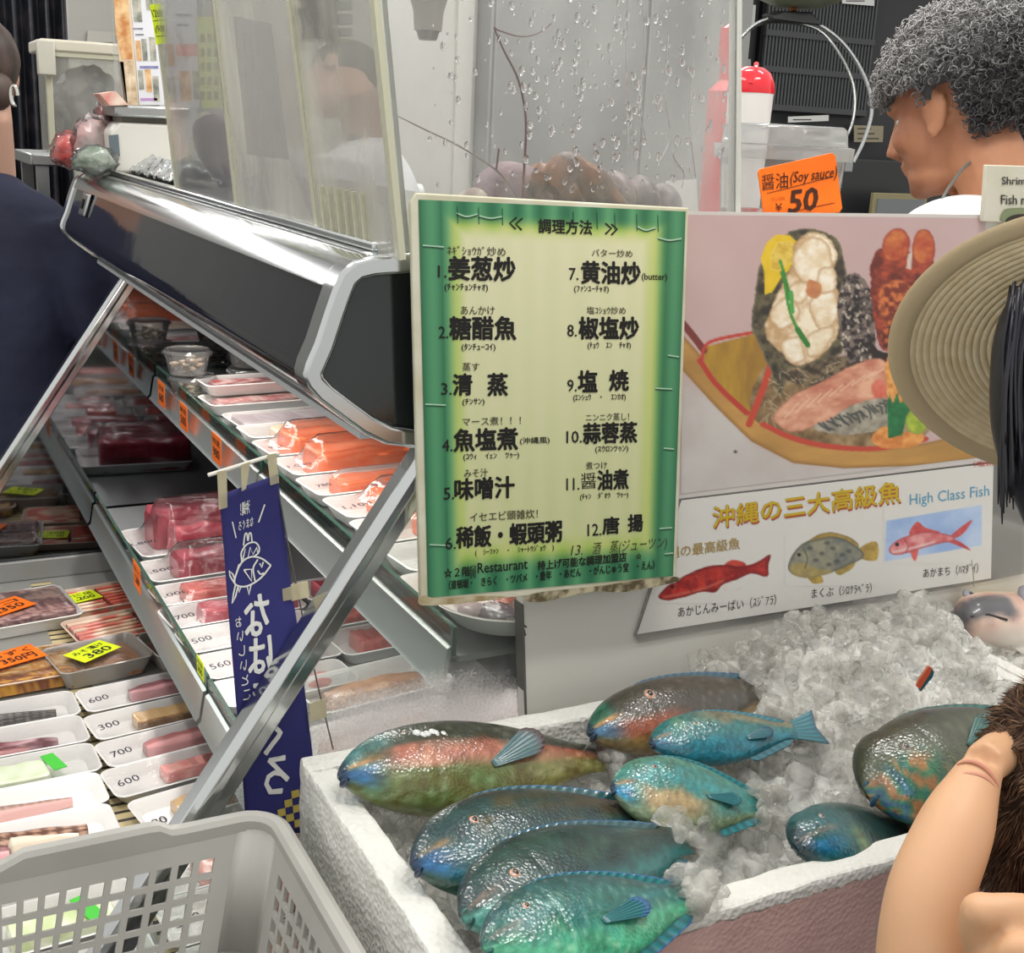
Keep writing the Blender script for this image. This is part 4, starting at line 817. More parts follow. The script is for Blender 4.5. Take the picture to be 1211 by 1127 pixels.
# ------------------------------------------------------------------ fish
FISHMAT = mat('wet_fish_skin', attr=True, rough=.30, coat=.55, spec=.5, bump=.42, bscale=270, bdist=.0010, btype='VORONOI')
FINMAT = mat('wet_fin', attr=True, rough=.25, coat=.7)
EYEW = mat('eye_ring', (196, 150, 128), .15, coat=1.0); EYEP = mat('eye_pupil', (20, 18, 20), .05, coat=1.0); EYED = mat('eye_dull', (150, 140, 128), .2, coat=1)
FS_ = [0, .025, .07, .13, .21, .32, .45, .6, .74, .86, .94, 1.0]
TOP = [.012, .050, .092, .128, .155, .174, .176, .156, .118, .078, .060, .066]
BOT = [.012, .042, .082, .118, .148, .168, .172, .150, .110, .072, .056, .062]
WID = [.010, .030, .052, .068, .082, .088, .084, .068, .048, .028, .016, .010]
FISHES = []
def nz3(p, s): return mnoise.noise(Vector(p) * s)
def make_fish(label, H, T_, nrm, pal, hgt=1.0, wid=1.0, eye=(.17, .45), eyer=.017, seed=0, tail=True, pect=None, blunt=1.0, bend=0.0, dorsal=True, eye_m=None, group='parrotfish on ice'):
    H = Vector(H); T_ = Vector(T_); Ln = (H - T_).length; f = (H - T_).normalized(); n = Vector(nrm); n = (n - f * n.dot(f)).normalized()
    d = n.cross(f)
    # dorsal points to the top of the picture, flank (n) to the viewer
    cu = Vector(-ROT[:, 1])
    if d.dot(cu) < 0: d = -d
    _p = pal
    def pal(s_, v_, a_, b_):
        c = _p(s_, v_, a_, b_); g = .3 * c[0] + .55 * c[1] + .15 * c[2]; sp = 1 + .30 * b_ + .22 * a_; return tuple(max(3, (x * .90 + g * .10) * (.88 * sp)) for x in c)
    root = thing('parrotfish', label, 'fish', tuple((H + T_) / 2), group)
    def at(s, v, w):
        """s along the body (0 mouth .. 1 tail root), v dorsal, w towards the viewer; all in body lengths"""
        return H - f * (s * Ln) + d * (v * Ln) + n * ((w - bend * (s - .3) ** 2) * Ln)
    def tp(s): return cat_interp(FS_, TOP, s) * hgt * (1 if s > .2 else lerp(blunt, 1, s / .2))
    def bt(s): return cat_interp(FS_, BOT, s) * hgt * (1 if s > .2 else lerp(blunt, 1, s / .2))
    def wd(s): return cat_interp(FS_, WID, s) * wid
    mb = MB(); NS, NT = 88, 44; rings = []; cols = []
    for i in range(NS + 1):
        s = (i / NS) ** 1.25; r = []
        for j in range(NT):
            a = 2 * PI * j / NT; c_, s_ = math.cos(a), math.sin(a); cc = math.copysign(abs(c_) ** .9, c_)
            v = (tp(s) if s_ > 0 else bt(s)) * s_; w = wd(s) * cc
            # gill cover and mouth relief
            g = math.exp(-((s - .275 - .03 * (1 - s_ * s_)) / .008) ** 2) * .0035 * (1 if abs(s_) < .8 else 0); w -= math.copysign(g, cc) if abs(cc) > .2 else 0
            mo = math.exp(-((v + .018 * hgt - s * .12) / .007) ** 2) * max(0, 1 - s / .075) * .009; w -= math.copysign(mo, cc) if abs(cc) > .15 else 0
            P = at(s, v, w); r.append(P)
            vn = v / max(.001, tp(s) if v > 0 else bt(s)); nn = nz3((s * 3 + seed, v * 6, (cc > 0) * 5), 3.0); n2 = nz3((s * 12 + seed, v * 22, cc), 3.0)
            cols.append(linc(pal(s, vn, nn, n2)))
        rings.append(r)
    mb.loft(rings, cols=cols); body = mb.build('body', FISHMAT, root, auto=0)
    for sd in (1, -1):
        ev = eye[1] * tp(eye[0]); cc = math.sqrt(max(0.02, 1 - eye[1] ** 2)); wv = wd(eye[0]) * cc ** .9
        Bm = Matrix((f, d, n * sd)).transposed(); tilt = d * (.35 * sd) if False else Vector()
        e = MB(); er = eyer * Ln; c0 = at(eye[0], ev, sd * (wv - .006)); e.ell(c0, (er, er, er * .5), 20, 12, Bm); eo = e.build('eye', eye_m or EYEW, root)
        e = MB(); e.ell(c0 + (n * sd * .32 + d * .10) * er, (er * .52, er * .55, er * .3), 16, 10, Bm); e.build('pupil', EYEP if eye_m is None else mat('pupil_dull', (86, 82, 80), .2, coat=1), eo)
        e = MB(); e.tube([at(eye[0] + math.cos(a) * eyer * 1.12, ev + math.sin(a) * eyer * 1.12, sd * (wv - .006 + .0)) for a in [2 * PI * k / 20 for k in range(21)]], eyer * .2 * Ln, 8)
        e.vc = [linc(pal(eye[0], eye[1], .3, .2))] * len(e.v); e.build('eye_socket', FINMAT, eo)
    # beak
    e = MB(); 
    for sg, vv in ((1, .008), (-1, -.030)):
        e.ell(at(.016, vv * .8 * hgt * blunt, 0), (.016 * Ln, .028 * wid * Ln, .011 * Ln), 14, 8, Matrix((f, n, d)).transposed())
    e.vc = [linc(pal(0.0, -.2, 0, 0))] * len(e.v); e.build('beak', FINMAT, root)
    finc = pal(-1, 0, 0, 0); fine = pal(-1, 1, 0, 0)
    def fin(name, base, tips, k=34, ripple=.0011):
        """base, tips: functions of u in 0..1"""
        mb = MB(); mb.grid(lambda u, v: (lambda b, q: b + (q - b) * v + n * (ripple * Ln * math.sin(u * k * 2 * PI / 2) * v))(base(u), tips(u)), k * 4, 8,
            cfn=lambda u, v: linc(mixc(mixc(finc, (24, 40, 46), .35 * (.5 + .5 * math.sin(u * k * PI))), fine, smooths(.80, .98, v) * .7)))
        return mb.build(name, FINMAT, root, solid=.0012, auto=0)
    if dorsal:
        fin('dorsal_fin', lambda u: at(.26 + .66 * u, tp(.26 + .66 * u) * .96, 0), lambda u: at(.28 + .68 * u, tp(.26 + .66 * u) + (.012 + .010 * u) * min(1, u * 8 + .2) * min(1, (1 - u) * 6 + .3), .004))
        fin('anal_fin', lambda u: at(.58 + .33 * u, -bt(.58 + .33 * u) * .96, 0), lambda u: at(.61 + .34 * u, -bt(.58 + .33 * u) - .032 * min(1, u * 6 + .2) * min(1, (1 - u) * 6 + .3), 0), 12)
    if tail: fin('tail_fin', lambda u: at(.985, lerp(-.055, .06, u) * hgt, 0), lambda u: at(1.15 + .035 * abs(2 * u - 1), lerp(-.12, .125, u) * hgt, .01), 14)
    if pect:
        (ps, pv, ang, pl, spread) = pect; wv = wd(ps) * math.sqrt(max(.05, 1 - pv * pv)); b0 = (ps, pv * (tp(ps) if pv > 0 else bt(ps)))
        def tipf(u):
            a = ang + (u - .5) * spread; l = pl * (.62 + .38 * math.sin(PI * (.15 + .7 * u))); return at(b0[0] + math.cos(a) * l, b0[1] + math.sin(a) * l, wv * .92 + .012 + .004 * u)
        fin('pectoral_fin', lambda u: at(b0[0] + (u - .5) * -.01, b0[1] + (u - .5) * .022, wv + .003), tipf, 14, .0015)
    FISHES.append((H, f, d, n, Ln, tp, bt, wd, bend)); return root, at
def tocam(P): return (Vector(CAMP) - Vector(P)).normalized()
# body colours by place on the fish: s from mouth to tail, v from belly (-1) to back (+1)
def face_bands(c, s, v, n, blue=(28, 112, 178), line=(196, 132, 62), navy=(22, 46, 74), vm=-.18):
    """blue lips and chin, an orange moustache line"""
    if s < 0: return c
    k = .85 * smooths(.16, .05, s) * smooths(.15, -.2, v + n * .2 - .05) * smooths(-1.0, -.55, v)
    c = mixc(c, blue, k)
    ml = math.exp(-((v - (.22 - s * .8) + n * .05) / .10) ** 2) * smooths(.17, .09, s); c = mixc(c, line, ml)
    if s < .03: c = mixc(c, navy, .8 * smooths(.035, .01, s))
    if s < .16: ck = math.exp(-((v + .25 + s * 1.6) / .07) ** 2) * smooths(.16, .1, s) * smooths(.03, .06, s); c = mixc(c, navy, .5 * ck)
    return c
def palA(s, v, n, m):
    if s < 0: return mixc((92, 140, 146), (146, 84, 84), (v > .5))
    back = mixc((62, 62, 48), (78, 84, 74), .5 + n); mid = mixc((206, 112, 84), (192, 122, 92), .5 + n); bel = mixc((120, 116, 46), (96, 122, 64), .5 + n + .6 * m)
    w = v + n * .12
    c = mixc(bel, mid, smooths(-.28, -.05, w)); c = mixc(c, back, smooths(.22, .42, w - max(0, .25 - s) * .6))
    c = mixc(c, (150, 128, 62), smooths(.55, .75, s) * .6 * smooths(.3, -.2, w))
    if s < .2: c = mixc(c, mixc((76, 108, 84), (58, 128, 134), .5 + n), smooths(.2, .1, s) * smooths(-.4, .1, v) * .9)
    return face_bands(mixc(c, (176, 176, 168), .22 * smooths(.2, .5, m)), s, v, n, (26, 112, 190), (198, 142, 70))
def palB(s, v, n, m):
    if s < 0: return mixc((40, 108, 112), (62, 128, 222), v)
    c = mixc((34, 74, 78), (74, 68, 48), smooths(-.3, .5, n + (s - .4))); c = mixc(c, (30, 96, 102), smooths(.3, -.5, v)); c = mixc(c, (70, 88, 50), .5 * smooths(-.3, -.8, v + n)); c = mixc(c, (40, 48, 46), .6 * smooths(.5, .9, v))
    return face_bands(c, s, v, n, (24, 110, 180), (170, 132, 80))
def palC(s, v, n, m):
    if s < 0: return mixc((30, 96, 100), (66, 132, 226), v)
    c = mixc((28, 70, 70), (44, 78, 70), .5 + n); c = mixc(c, (30, 112, 110), smooths(.0, -.7, v)); c = mixc(c, (88, 168, 150), smooths(.2, .06, s) * smooths(.0, -.4, v) * .8); c = mixc(c, (176, 120, 96), .8 * math.exp(-((v - .1) / .08) ** 2) * smooths(.17, .1, s))
    return mixc(c, (34, 46, 48), smooths(.5, .9, v) * .5)
def palD(s, v, n, m):
    if s < 0: return mixc((40, 140, 146), (58, 112, 218), v)
    c = mixc((44, 128, 112), (36, 112, 112), .5 + n); c = mixc(c, (72, 186, 138), smooths(-.1, -.6, v + n * .3)); c = mixc(c, (40, 84, 88), smooths(.3, .8, v) * .8); c = mixc(c, (180, 164, 140), .35 * smooths(.2, .5, m)); c = mixc(c, (190, 120, 110), .6 * math.exp(-((v - .1) / .09) ** 2) * smooths(.2, .1, s))
    return c
def palE(s, v, n, m):
    if s < 0: return mixc((58, 108, 128), (60, 116, 190), v)
    c = mixc((88, 80, 66), (70, 66, 58), .5 + n); c = mixc(c, (176, 90, 62), smooths(.0, -.3, v + n * .2) * smooths(.5, .3, s)); c = mixc(c, (150, 120, 66), smooths(-.55, -.85, v)); c = mixc(c, (120, 112, 110), smooths(.3, .6, m) * .5)
    if s < .16: c = mixc(c, (40, 110, 84), smooths(.15, .09, s) * smooths(0, .3, v))
    return face_bands(c, s, v, n, (52, 140, 196), (226, 148, 62))
def palF(s, v, n, m):
    if s < 0: return mixc((38, 142, 158), (30, 82, 120), v)
    c = mixc((40, 132, 132), (46, 118, 120), .5 + n); c = mixc(c, (124, 124, 98), smooths(.1, .6, v + n * .3) * smooths(.2, .5, s)); c = mixc(c, (30, 128, 148), smooths(.0, -.5, v)); c = mixc(c, (112, 152, 110), .6 * math.exp(-((s - .2) / .05) ** 2) * smooths(0, .5, v))
    return face_bands(c, s, v, n, (42, 124, 160), (150, 120, 96))
def palG(s, v, n, m):
    if s < 0: return mixc((40, 150, 160), (46, 150, 156), v)
    c = mixc((64, 148, 128), (46, 136, 138), .5 + n); c = mixc(c, (190, 164, 118), smooths(.1, -.2, v + n * .25) * smooths(.1, .22, s) * smooths(.75, .45, s)); c = mixc(c, (126, 150, 112), smooths(-.5, -.85, v)); c = mixc(c, (112, 150, 118), .5 * smooths(.55, .9, v))
    c = mixc(c, (60, 170, 176), .6 * math.exp(-((v - .2) / .12) ** 2))
    return face_bands(c, s, v, n, (30, 140, 196), (196, 142, 96))
def palH(s, v, n, m):
    if s < 0: return mixc((48, 138, 124), (76, 84, 74), v)
    c = mixc((96, 98, 68), (80, 90, 68), .5 + n); c = mixc(c, (58, 62, 46), smooths(.35, .85, v)); c = mixc(c, (118, 116, 88), smooths(.2, -.6, v) * .7); 
    if s < .34:
        k = smooths(.34, .2, s) * smooths(.35, -.05, v); c = mixc(c, (58, 140, 104), k * .9)
        w = .5 + .5 * math.sin(s * 62 + v * 6 + n * 5); c = mixc(c, (184, 128, 78), k * smooths(.62, .85, w)); c = mixc(c, (60, 112, 150), k * smooths(.2, .06, s) * smooths(.3, .1, w))
    return c
def palI(s, v, n, m):
    if s < 0: return mixc((30, 120, 130), (34, 92, 110), v)
    c = mixc((24, 108, 116), (30, 92, 92), .5 + n); c = mixc(c, (34, 66, 62), smooths(.25, .5, s)); c = mixc(c, (24, 130, 188), .8 * smooths(.30, .12, s) * smooths(-.15, -.4, v + n * .3) * smooths(-.95, -.6, v)); c = mixc(c, (18, 40, 48), .7 * smooths(.10, .02, s)); c = mixc(c, (170, 130, 110), .9 * math.exp(-((v + .05) / .08) ** 2) * smooths(.3, .2, s)); c = mixc(c, (146, 160, 84), .7 * math.exp(-((s - .36) / .05) ** 2) * smooths(.1, -.4, v))
    return c
Zv = Vector((0, 0, 1))
def place(label, hp, tp_, zh, zt_, pal, lift=.55, **k):
    H = PZ(hp[0], hp[1], zh); T_ = PZ(tp_[0], tp_[1], zt_); n = tocam((H + T_) / 2) * (1 - lift) + Zv * lift
    return make_fish(label, H, T_, n, pal, **k)
fa = place('large parrotfish with coral flank stripe and olive belly on the left rim', (400, 918), (716, 896), .85, .80, palA, .45, hgt=.96, seed=1, eye=(.235, .66), eyer=.016, tail=False, pect=(.50, -.25, .42, .24, .55), dorsal=False, eye_m=EYED)
fe = place('dark backed parrotfish with red ringed eye and orange moustache at the back', (695, 868), (922, 814), .835, .835, palE, .4, hgt=.93, seed=5, eye=(.305, .42), eyer=.027)
ff = place('small teal parrotfish with deep blue dorsal fin lying against the dark backed one', (768, 880), (940, 864), .855, .845, palF, .5, hgt=1.05, seed=6, eye=(.3, .34), eyer=.02, pect=(.60, -.4, .18, .2, .5), eye_m=mat('eye_pale', (150, 160, 130), .2, coat=1))
fg = place('turquoise parrotfish with peach cheek in the middle of the ice', (722, 932), (905, 954), .85, .815, palG, .5, hgt=1.45, seed=7, eye=(.27, .55), eyer=.018, pect=(.58, -.1, .0, .22, .5), tail=False)
fb = place('dark teal parrotfish with blue chin and brown shoulder below the coral striped one', (486, 1024), (768, 962), .845, .815, palB, .5, hgt=1.16, seed=2, eye=(.245, .36), eyer=.02, tail=False)
fc = place('dark green parrotfish with pale lips, second from bottom of left stack', (545, 1086), (806, 992), .855, .82, palC, .5, hgt=1.12, seed=3, eye=(.205, .2), eyer=.021, tail=False)
fd = place('bright green parrotfish cut by the lower edge, lowest of the left stack', (570, 1120), (818, 1060), .868, .832, palD, .5, hgt=1.12, seed=4, eye=(.2, .42), eyer=.018, tail=False, pect=(.46, -.3, .10, .24, .45))
fh = place('big round olive parrotfish with striped green and orange mouth', (1021, 936), (1270, 862), .84, .86, palH, .5, hgt=1.36, wid=1.25, seed=8, blunt=1.35, eye=(.20, .30), eyer=.021, pect=(.42, -.05, .45, .20, .6), eye_m=EYED)
fi = place('small blue and teal parrotfish head poking from ice near the front rim', (939, 1000), (1078, 976), .83, .79, palI, .5, hgt=1.18, wid=1.3, seed=9, eye=(.22, .40), eyer=.022, blunt=1.3, tail=False, dorsal=False, eye_m=EYED)
# frothy bits on the eye of the front fish
m = MB()
for k in range(9): m.ell(fa[1](.27 + .012 * k + random.uniform(-.008, .008), .093 - .0010 * k + random.uniform(-.009, .009), .064), (.006, .006, .005), 8, 6)
m.build('eye_froth', mat('froth', (214, 216, 214), .2, coat=1), fa[0])
# loose fin scrap
SZ = 1.43
t = thing('fin_scrap', 'thin orange and teal scrap of fin lying alone on the ice', 'fin', tuple(PD(1093, 806, SZ)))
m = MB(); m.prism([PD(*p, SZ) for p in [(1084, 812), (1086, 806), (1099, 788), (1102, 790), (1100, 797), (1088, 815)]], (.002, .004, 0)); m.build('fin_rays', mat('fin_orange', (206, 96, 62), .3, coat=.6), t)
m = MB(); m.prism([PD(*p, SZ + .001) for p in [(1087, 816), (1101, 796), (1103, 791), (1105, 795), (1103, 801), (1089, 818)]], (.002, .004, 0)); m.build('fin_edge', mat('fin_teal', (44, 96, 106), .3, coat=.6), t)

# pale fish head in the neighbouring box
t = thing('pink_fish', 'pale pink fish with grey snout and big dark eye in the second foam box', 'fish', tuple(PD(1185, 745, 1.86)), None)
PH = mat('pale_fish_skin', attr=True, rough=.3, coat=.7, bump=.2, bscale=60)
Hh = PD(1138, 730, 1.80); Th = PD(1285, 742, 1.95); f_ = (Hh - Th).normalized(); n_ = tocam(Hh) * .6 + Zv * .4; n_ = (n_ - f_ * n_.dot(f_)).normalized(); d_ = n_.cross(f_)
if d_.z < 0: d_ = -d_
mb = MB(); rings = []; cols = []; Lh = (Hh - Th).length
for i in range(41):
    s = i / 40; a_ = cat_interp([0, .05, .15, .35, .6, 1], [.03, .11, .145, .16, .155, .14], s); b_ = cat_interp([0, .05, .15, .35, .6, 1], [.03, .09, .12, .16, .17, .16], s); w_ = cat_interp([0, .05, .15, .35, .6, 1], [.03, .08, .11, .13, .14, .13], s); r = []
    for j in range(36):
        an = 2 * PI * j / 36; v = math.sin(an) * (a_ if math.sin(an) > 0 else b_); w = math.cos(an) * w_; r.append(Hh - f_ * (s * Lh) + d_ * (v * Lh) + n_ * (w * Lh))
        q = nz3((s * 5, v * 8, w * 3), 2.2); c = mixc((226, 196, 176), (206, 158, 142), .5 + q); c = mixc(c, (228, 206, 160), smooths(.09, .14, v)); c = mixc(c, (226, 216, 206), smooths(-.05, -.15, v))
        g = smooths(.30, .22, s + q * .06) * smooths(-.08, -.04, v + q * .03) * smooths(.10, .06, v); c = mixc(c, (92, 90, 94), g)
        cols.append(linc(c))
    rings.append(r)
mb.loft(rings, cols=cols); mb.build('body', PH, t, auto=0)
for (s, v, w, r) in ((.44, .05, .120, .085), (.10, .105, .03, .045)):
    Bm = Matrix((f_, d_, n_)).transposed(); c = Hh - f_ * (s * Lh) + d_ * (v * Lh) + n_ * (w * Lh); e = MB(); e.ell(c, (r * Lh * .9, r * Lh * 1.1, r * Lh * .5), 18, 12, Bm); eo = e.build('eye', mat('eye_grey_ring', (148, 146, 156), .1, coat=1), t)
    e = MB(); e.ell(c + n_ * (r * Lh * .3), (r * Lh * .5, r * Lh * .62, r * Lh * .32), 14, 10, Bm); e.build('pupil', mat('eye_dark', (62, 62, 72), .05, coat=1), eo)
m = MB(); m.tube([Hh - f_ * (s * Lh) + d_ * (v * Lh) + n_ * (w * Lh) for s, v, w in ((.01, -.02, .035), (.08, -.035, .085), (.18, -.07, .10))], .0022, 6); m.build('mouth_line', mat('mouth_dark', (58, 50, 52), .4), t)
m = MB(); m.tube([PD(1152, 694, 1.80), PD(1151, 680, 1.79), PD(1149, 662, 1.78)], .0007, 6); m.build('fishing_line', mat('line_grey', (150, 146, 136), .4), t)

# ------------------------------------------------------------------ crushed ice
def ice_z(x, y):
    u = (x - BX0) / (BX1 - BX0); v = (y - BY0) / (BY1 - BY0)
    z = .775 + .075 * smooths(.35, .75, u) * smooths(.30, .95, v) - .012 * smooths(.3, .0, u) + .03 * smooths(.3, .6, u) * smooths(.1, .5, v)
    z -= .045 * smooths(.80, 1.0, u) * smooths(1.0, .4, v)
    return z + .008 * mnoise.noise(Vector((x * 16, y * 16, 0)))
def ice_material():
    m = bpy.data.materials.new('ice'); m.use_nodes = True; nt = m.node_tree; nt.nodes.clear(); out = N(nt, 'ShaderNodeOutputMaterial')
    p = N(nt, 'ShaderNodeBsdfPrincipled'); p.inputs['Base Color'].default_value = (1, 1, 1, 1); p.inputs['Roughness'].default_value = .03; p.inputs['Transmission Weight'].default_value = 1; p.inputs['IOR'].default_value = 1.31
    w = N(nt, 'ShaderNodeBsdfPrincipled'); w.inputs['Base Color'].default_value = lin((253, 251, 245)); w.inputs['Roughness'].default_value = .08; w.inputs['IOR'].default_value = 1.31
    tr = N(nt, 'ShaderNodeBsdfTransparent'); tr.inputs[0].default_value = (.99, .99, .985, 1)
    tl = N(nt, 'ShaderNodeBsdfTranslucent'); tl.inputs[0].default_value = lin((253, 251, 246))
    tc = N(nt, 'ShaderNodeTexCoord'); n = N(nt, 'ShaderNodeTexNoise'); n.inputs['Scale'].default_value = 70; n.inputs['Detail'].default_value = 4; nt.links.new(tc.outputs['Object'], n.inputs['Vector'])
    b = N(nt, 'ShaderNodeBump'); b.inputs['Strength'].default_value = .45; b.inputs['Distance'].default_value = .004; nt.links.new(n.outputs['Fac'], b.inputs['Height']); nt.links.new(b.outputs[0], p.inputs['Normal']); nt.links.new(b.outputs[0], w.inputs['Normal'])
    n2 = N(nt, 'ShaderNodeTexNoise'); n2.inputs['Scale'].default_value = 34; n2.inputs['Detail'].default_value = 3; nt.links.new(tc.outputs['Object'], n2.inputs['Vector'])
    r = N(nt, 'ShaderNodeMapRange'); r.inputs['From Min'].default_value = .42; r.inputs['From Max'].default_value = .68; r.inputs['To Min'].default_value = .0; r.inputs['To Max'].default_value = .50; nt.links.new(n2.outputs['Fac'], r.inputs['Value'])
    a0 = N(nt, 'ShaderNodeMixShader'); a0.inputs[0].default_value = .5; nt.links.new(w.outputs[0], a0.inputs[1]); nt.links.new(tl.outputs[0], a0.inputs[2])
    a1 = N(nt, 'ShaderNodeMixShader'); a1.inputs[0].default_value = .42; nt.links.new(p.outputs[0], a1.inputs[1]); nt.links.new(tr.outputs[0], a1.inputs[2])
    a2 = N(nt, 'ShaderNodeMixShader'); nt.links.new(r.outputs[0], a2.inputs[0]); nt.links.new(a1.outputs[0], a2.inputs[1]); nt.links.new(a0.outputs[0], a2.inputs[2])
    nt.links.new(a2.outputs[0], out.inputs['Surface']); return m
ICE = ice_material()
ICEB = mat('ice_bed', (250, 249, 244), .2, trans=.1, ior=1.31, bump=.8, bscale=70, bdist=.006, col2=(232, 233, 230), nscale=30)
mb = MB(); mb.grid(lambda u, v: (lambda x, y: Vector((x, y, ice_z(x, y) - .016 + .008 * abs(mnoise.noise(Vector((x * 60, y * 60, 2)))))))(BX0 + wl + (BX1 - BX0 - wl * 1.6) * u, BY0 + wl + (BY1 - BY0 - 2 * wl) * v), 120, 60)
o = mb.build('ice_bed', ICEB, auto=0, solid=.012); tag(o, 'packed layer of crushed ice under the fish in the long foam box', 'ice', kind='stuff')
_ic = bmesh.new(); bmesh.ops.create_icosphere(_ic, subdivisions=2, radius=1); ICV = [v.co.copy() for v in _ic.verts]; ICF = [tuple(v.index for v in f.verts) for f in _ic.faces]; _ic.free()
def chunk(mb, c, r, sd):
    sc = Vector((random.uniform(.75, 1.35), random.uniform(.75, 1.2), random.uniform(.6, .95))) * r; R = Matrix.Rotation(random.uniform(0, 6.3), 3, Vector((random.uniform(-1, 1), random.uniform(-1, 1), random.uniform(-1, 1))).normalized()); o = Vector((sd * 3.7, sd * 1.3, 0)); cuts = [(Vector((random.gauss(0, 1), random.gauss(0, 1), random.gauss(0, 1))).normalized(), random.uniform(.45, .8)) for _ in range(6)]
    vs = []
    for p in ICV:
        k = 1 + .25 * mnoise.noise(p * 1.3 + o); q = p * k
        for nn_, dd_ in cuts:
            e_ = q.dot(nn_) - dd_
            if e_ > 0: q = q - nn_ * e_
        vs.append(c + R @ Vector((q.x * sc.x, q.y * sc.y, q.z * sc.z)))
    mb.add(vs, ICF)
def in_fish(p, pad=1.0):
    for (H, f, d, n, Ln, tp, bt, wd, bd) in FISHES:
        q = p - H; s = -q.dot(f) / Ln
        if s < -.03 or s > 1.12: continue
        ss = min(1, max(0, s)); v = q.dot(d) / Ln; w = q.dot(n) / Ln + bd * (ss - .3) ** 2
        hh = (tp(ss) if v > 0 else bt(ss)) * pad + .012; ww = wd(ss) * pad + .018
        if (v / hh) ** 2 + (w / ww) ** 2 < 1 and s < .93: return True
        # keep the flank facing up free of ice, except over the tails
        if abs(v) < hh * .93 and 0 < w < .16 and -.02 < s < .80: return True
    return False
mb = MB(); rnd = random.Random(3); random.seed(11); k = 0; tries = 0
def fill(x0, x1, y0, y1, zf, mb, step=.0185):
    global k
    ny = int((y1 - y0) / step); nx = int((x1 - x0) / step)
    for i in range(nx + 1):
        for j in range(ny + 1):
            x = x0 + (x1 - x0) * (i + random.uniform(-.4, .4)) / nx; y = y0 + (y1 - y0) * (j + random.uniform(-.4, .4)) / ny; x = min(max(x, x0), x1); y = min(max(y, y0), y1)
            r = random.choice((.008, .010, .012, .015, .018)) * (1.12 if y < 1.0 else .92); z = zf(x, y) + random.uniform(-.008, .008)
            c = Vector((x, y, z))
            if in_fish(c): continue
            chunk(mb, c, r, k); k += 1
fill(BX0 + wl + .012, BX1 - wl * .6 - .012, BY0 + wl + .012, BY1 - wl - .006, ice_z, mb)
# a second, looser layer where the ice is heaped at the back, some pieces on the rim
for q in range(420):
    x = random.uniform(.80, 1.30); y = random.uniform(.98, BY1 - .005)
    c = Vector((x, y, max(ice_z(x, y) + random.uniform(.006, .016), ZR + .006 if y > BY1 - wl else 0)))
    if not in_fish(c): chunk(mb, c, random.choice((.007, .009, .012, .014)), k); k += 1
# lumps heaped over the buried tails
for at_ in (fa[1], fc[1], fd[1], fg[1], fb[1], fi[1]):
    for q in range(20):
        c = at_(random.uniform(.93, 1.10), random.uniform(-.10, .09), random.uniform(.01, .07)); chunk(mb, c, random.choice((.008, .010, .012, .014)), k); k += 1
o = mb.build('crushed_ice', ICE, auto=32); tag(o, 'clear lumps of crushed ice heaped around the parrotfish in the long foam box', 'ice', kind='stuff')
mb = MB(); fill(BX1 + .04, 1.88, BY0 + .07, BY1 - .04, lambda x, y: .80 + .012 * mnoise.noise(Vector((x * 9, y * 9, 4))), mb, .022)
o = mb.build('crushed_ice', ICE, auto=32); tag(o, 'crushed ice around the pale fish head at the right edge', 'ice', kind='stuff')
mb = MB(); mb.bx((BX1 + .03, BY0 + .052, BZ + .032), (1.898, BY1 - .032, .786)); o = mb.build('ice_bed', ICEB); tag(o, 'packed ice filling the neighbouring foam box at the right edge', 'ice', kind='stuff')

# ================================================================== TRAYS AND PACKS IN THE CASE
MEAT = mat('meat', attr=True, rough=.3, coat=.5, bump=.2, bscale=90, bdist=.001)
def rrect(L, W_, z, r, n=5):
    out = []
    for sx_, sy_, a0 in ((1, 1, 0), (-1, 1, 90), (-1, -1, 180), (1, -1, 270)):
        for k in range(n): a = math.radians(a0 + k * 90 / (n - 1)); out.append(Vector((sx_ * (L / 2 - r) + r * math.cos(a), sy_ * (W_ / 2 - r) + r * math.sin(a), z)))
    return out
def tray_shell(L, W_, H, r=.018):
    mb = MB(); b = .016
    mb.loft([rrect(L - 2 * b, W_ - 2 * b, 0, r), rrect(L - .004, W_ - .004, H - .001, r), rrect(L, W_, H, r), rrect(L - .004, W_ - .004, H + .0015, r), rrect(L - .010, W_ - .010, H - .0005, r * .9), rrect(L - 2 * b - .004, W_ - 2 * b - .004, .005, r * .8), rrect(L - 2 * b - .03, W_ - 2 * b - .03, .004, r * .6)])
    return mb
def film_mb(L, W_, H, h=0.0, x0=None, x1=None):
    mb = MB()
    def fn(u, v):
        e = min(1, 6 * min(u, 1 - u, v, 1 - v)); xx = (u - .5) * (L - .006); d = h if x0 is None else h * smooths(x0 - .03, x0 + .01, xx) * smooths(x1 + .03, x1 - .01, xx)
        return Vector((xx, (v - .5) * (W_ - .006), H + .001 + d * min(1, 3.2 * min(v, 1 - v)) - .002 * e * (h == 0)))
    mb.grid(fn, 18, 12); return mb
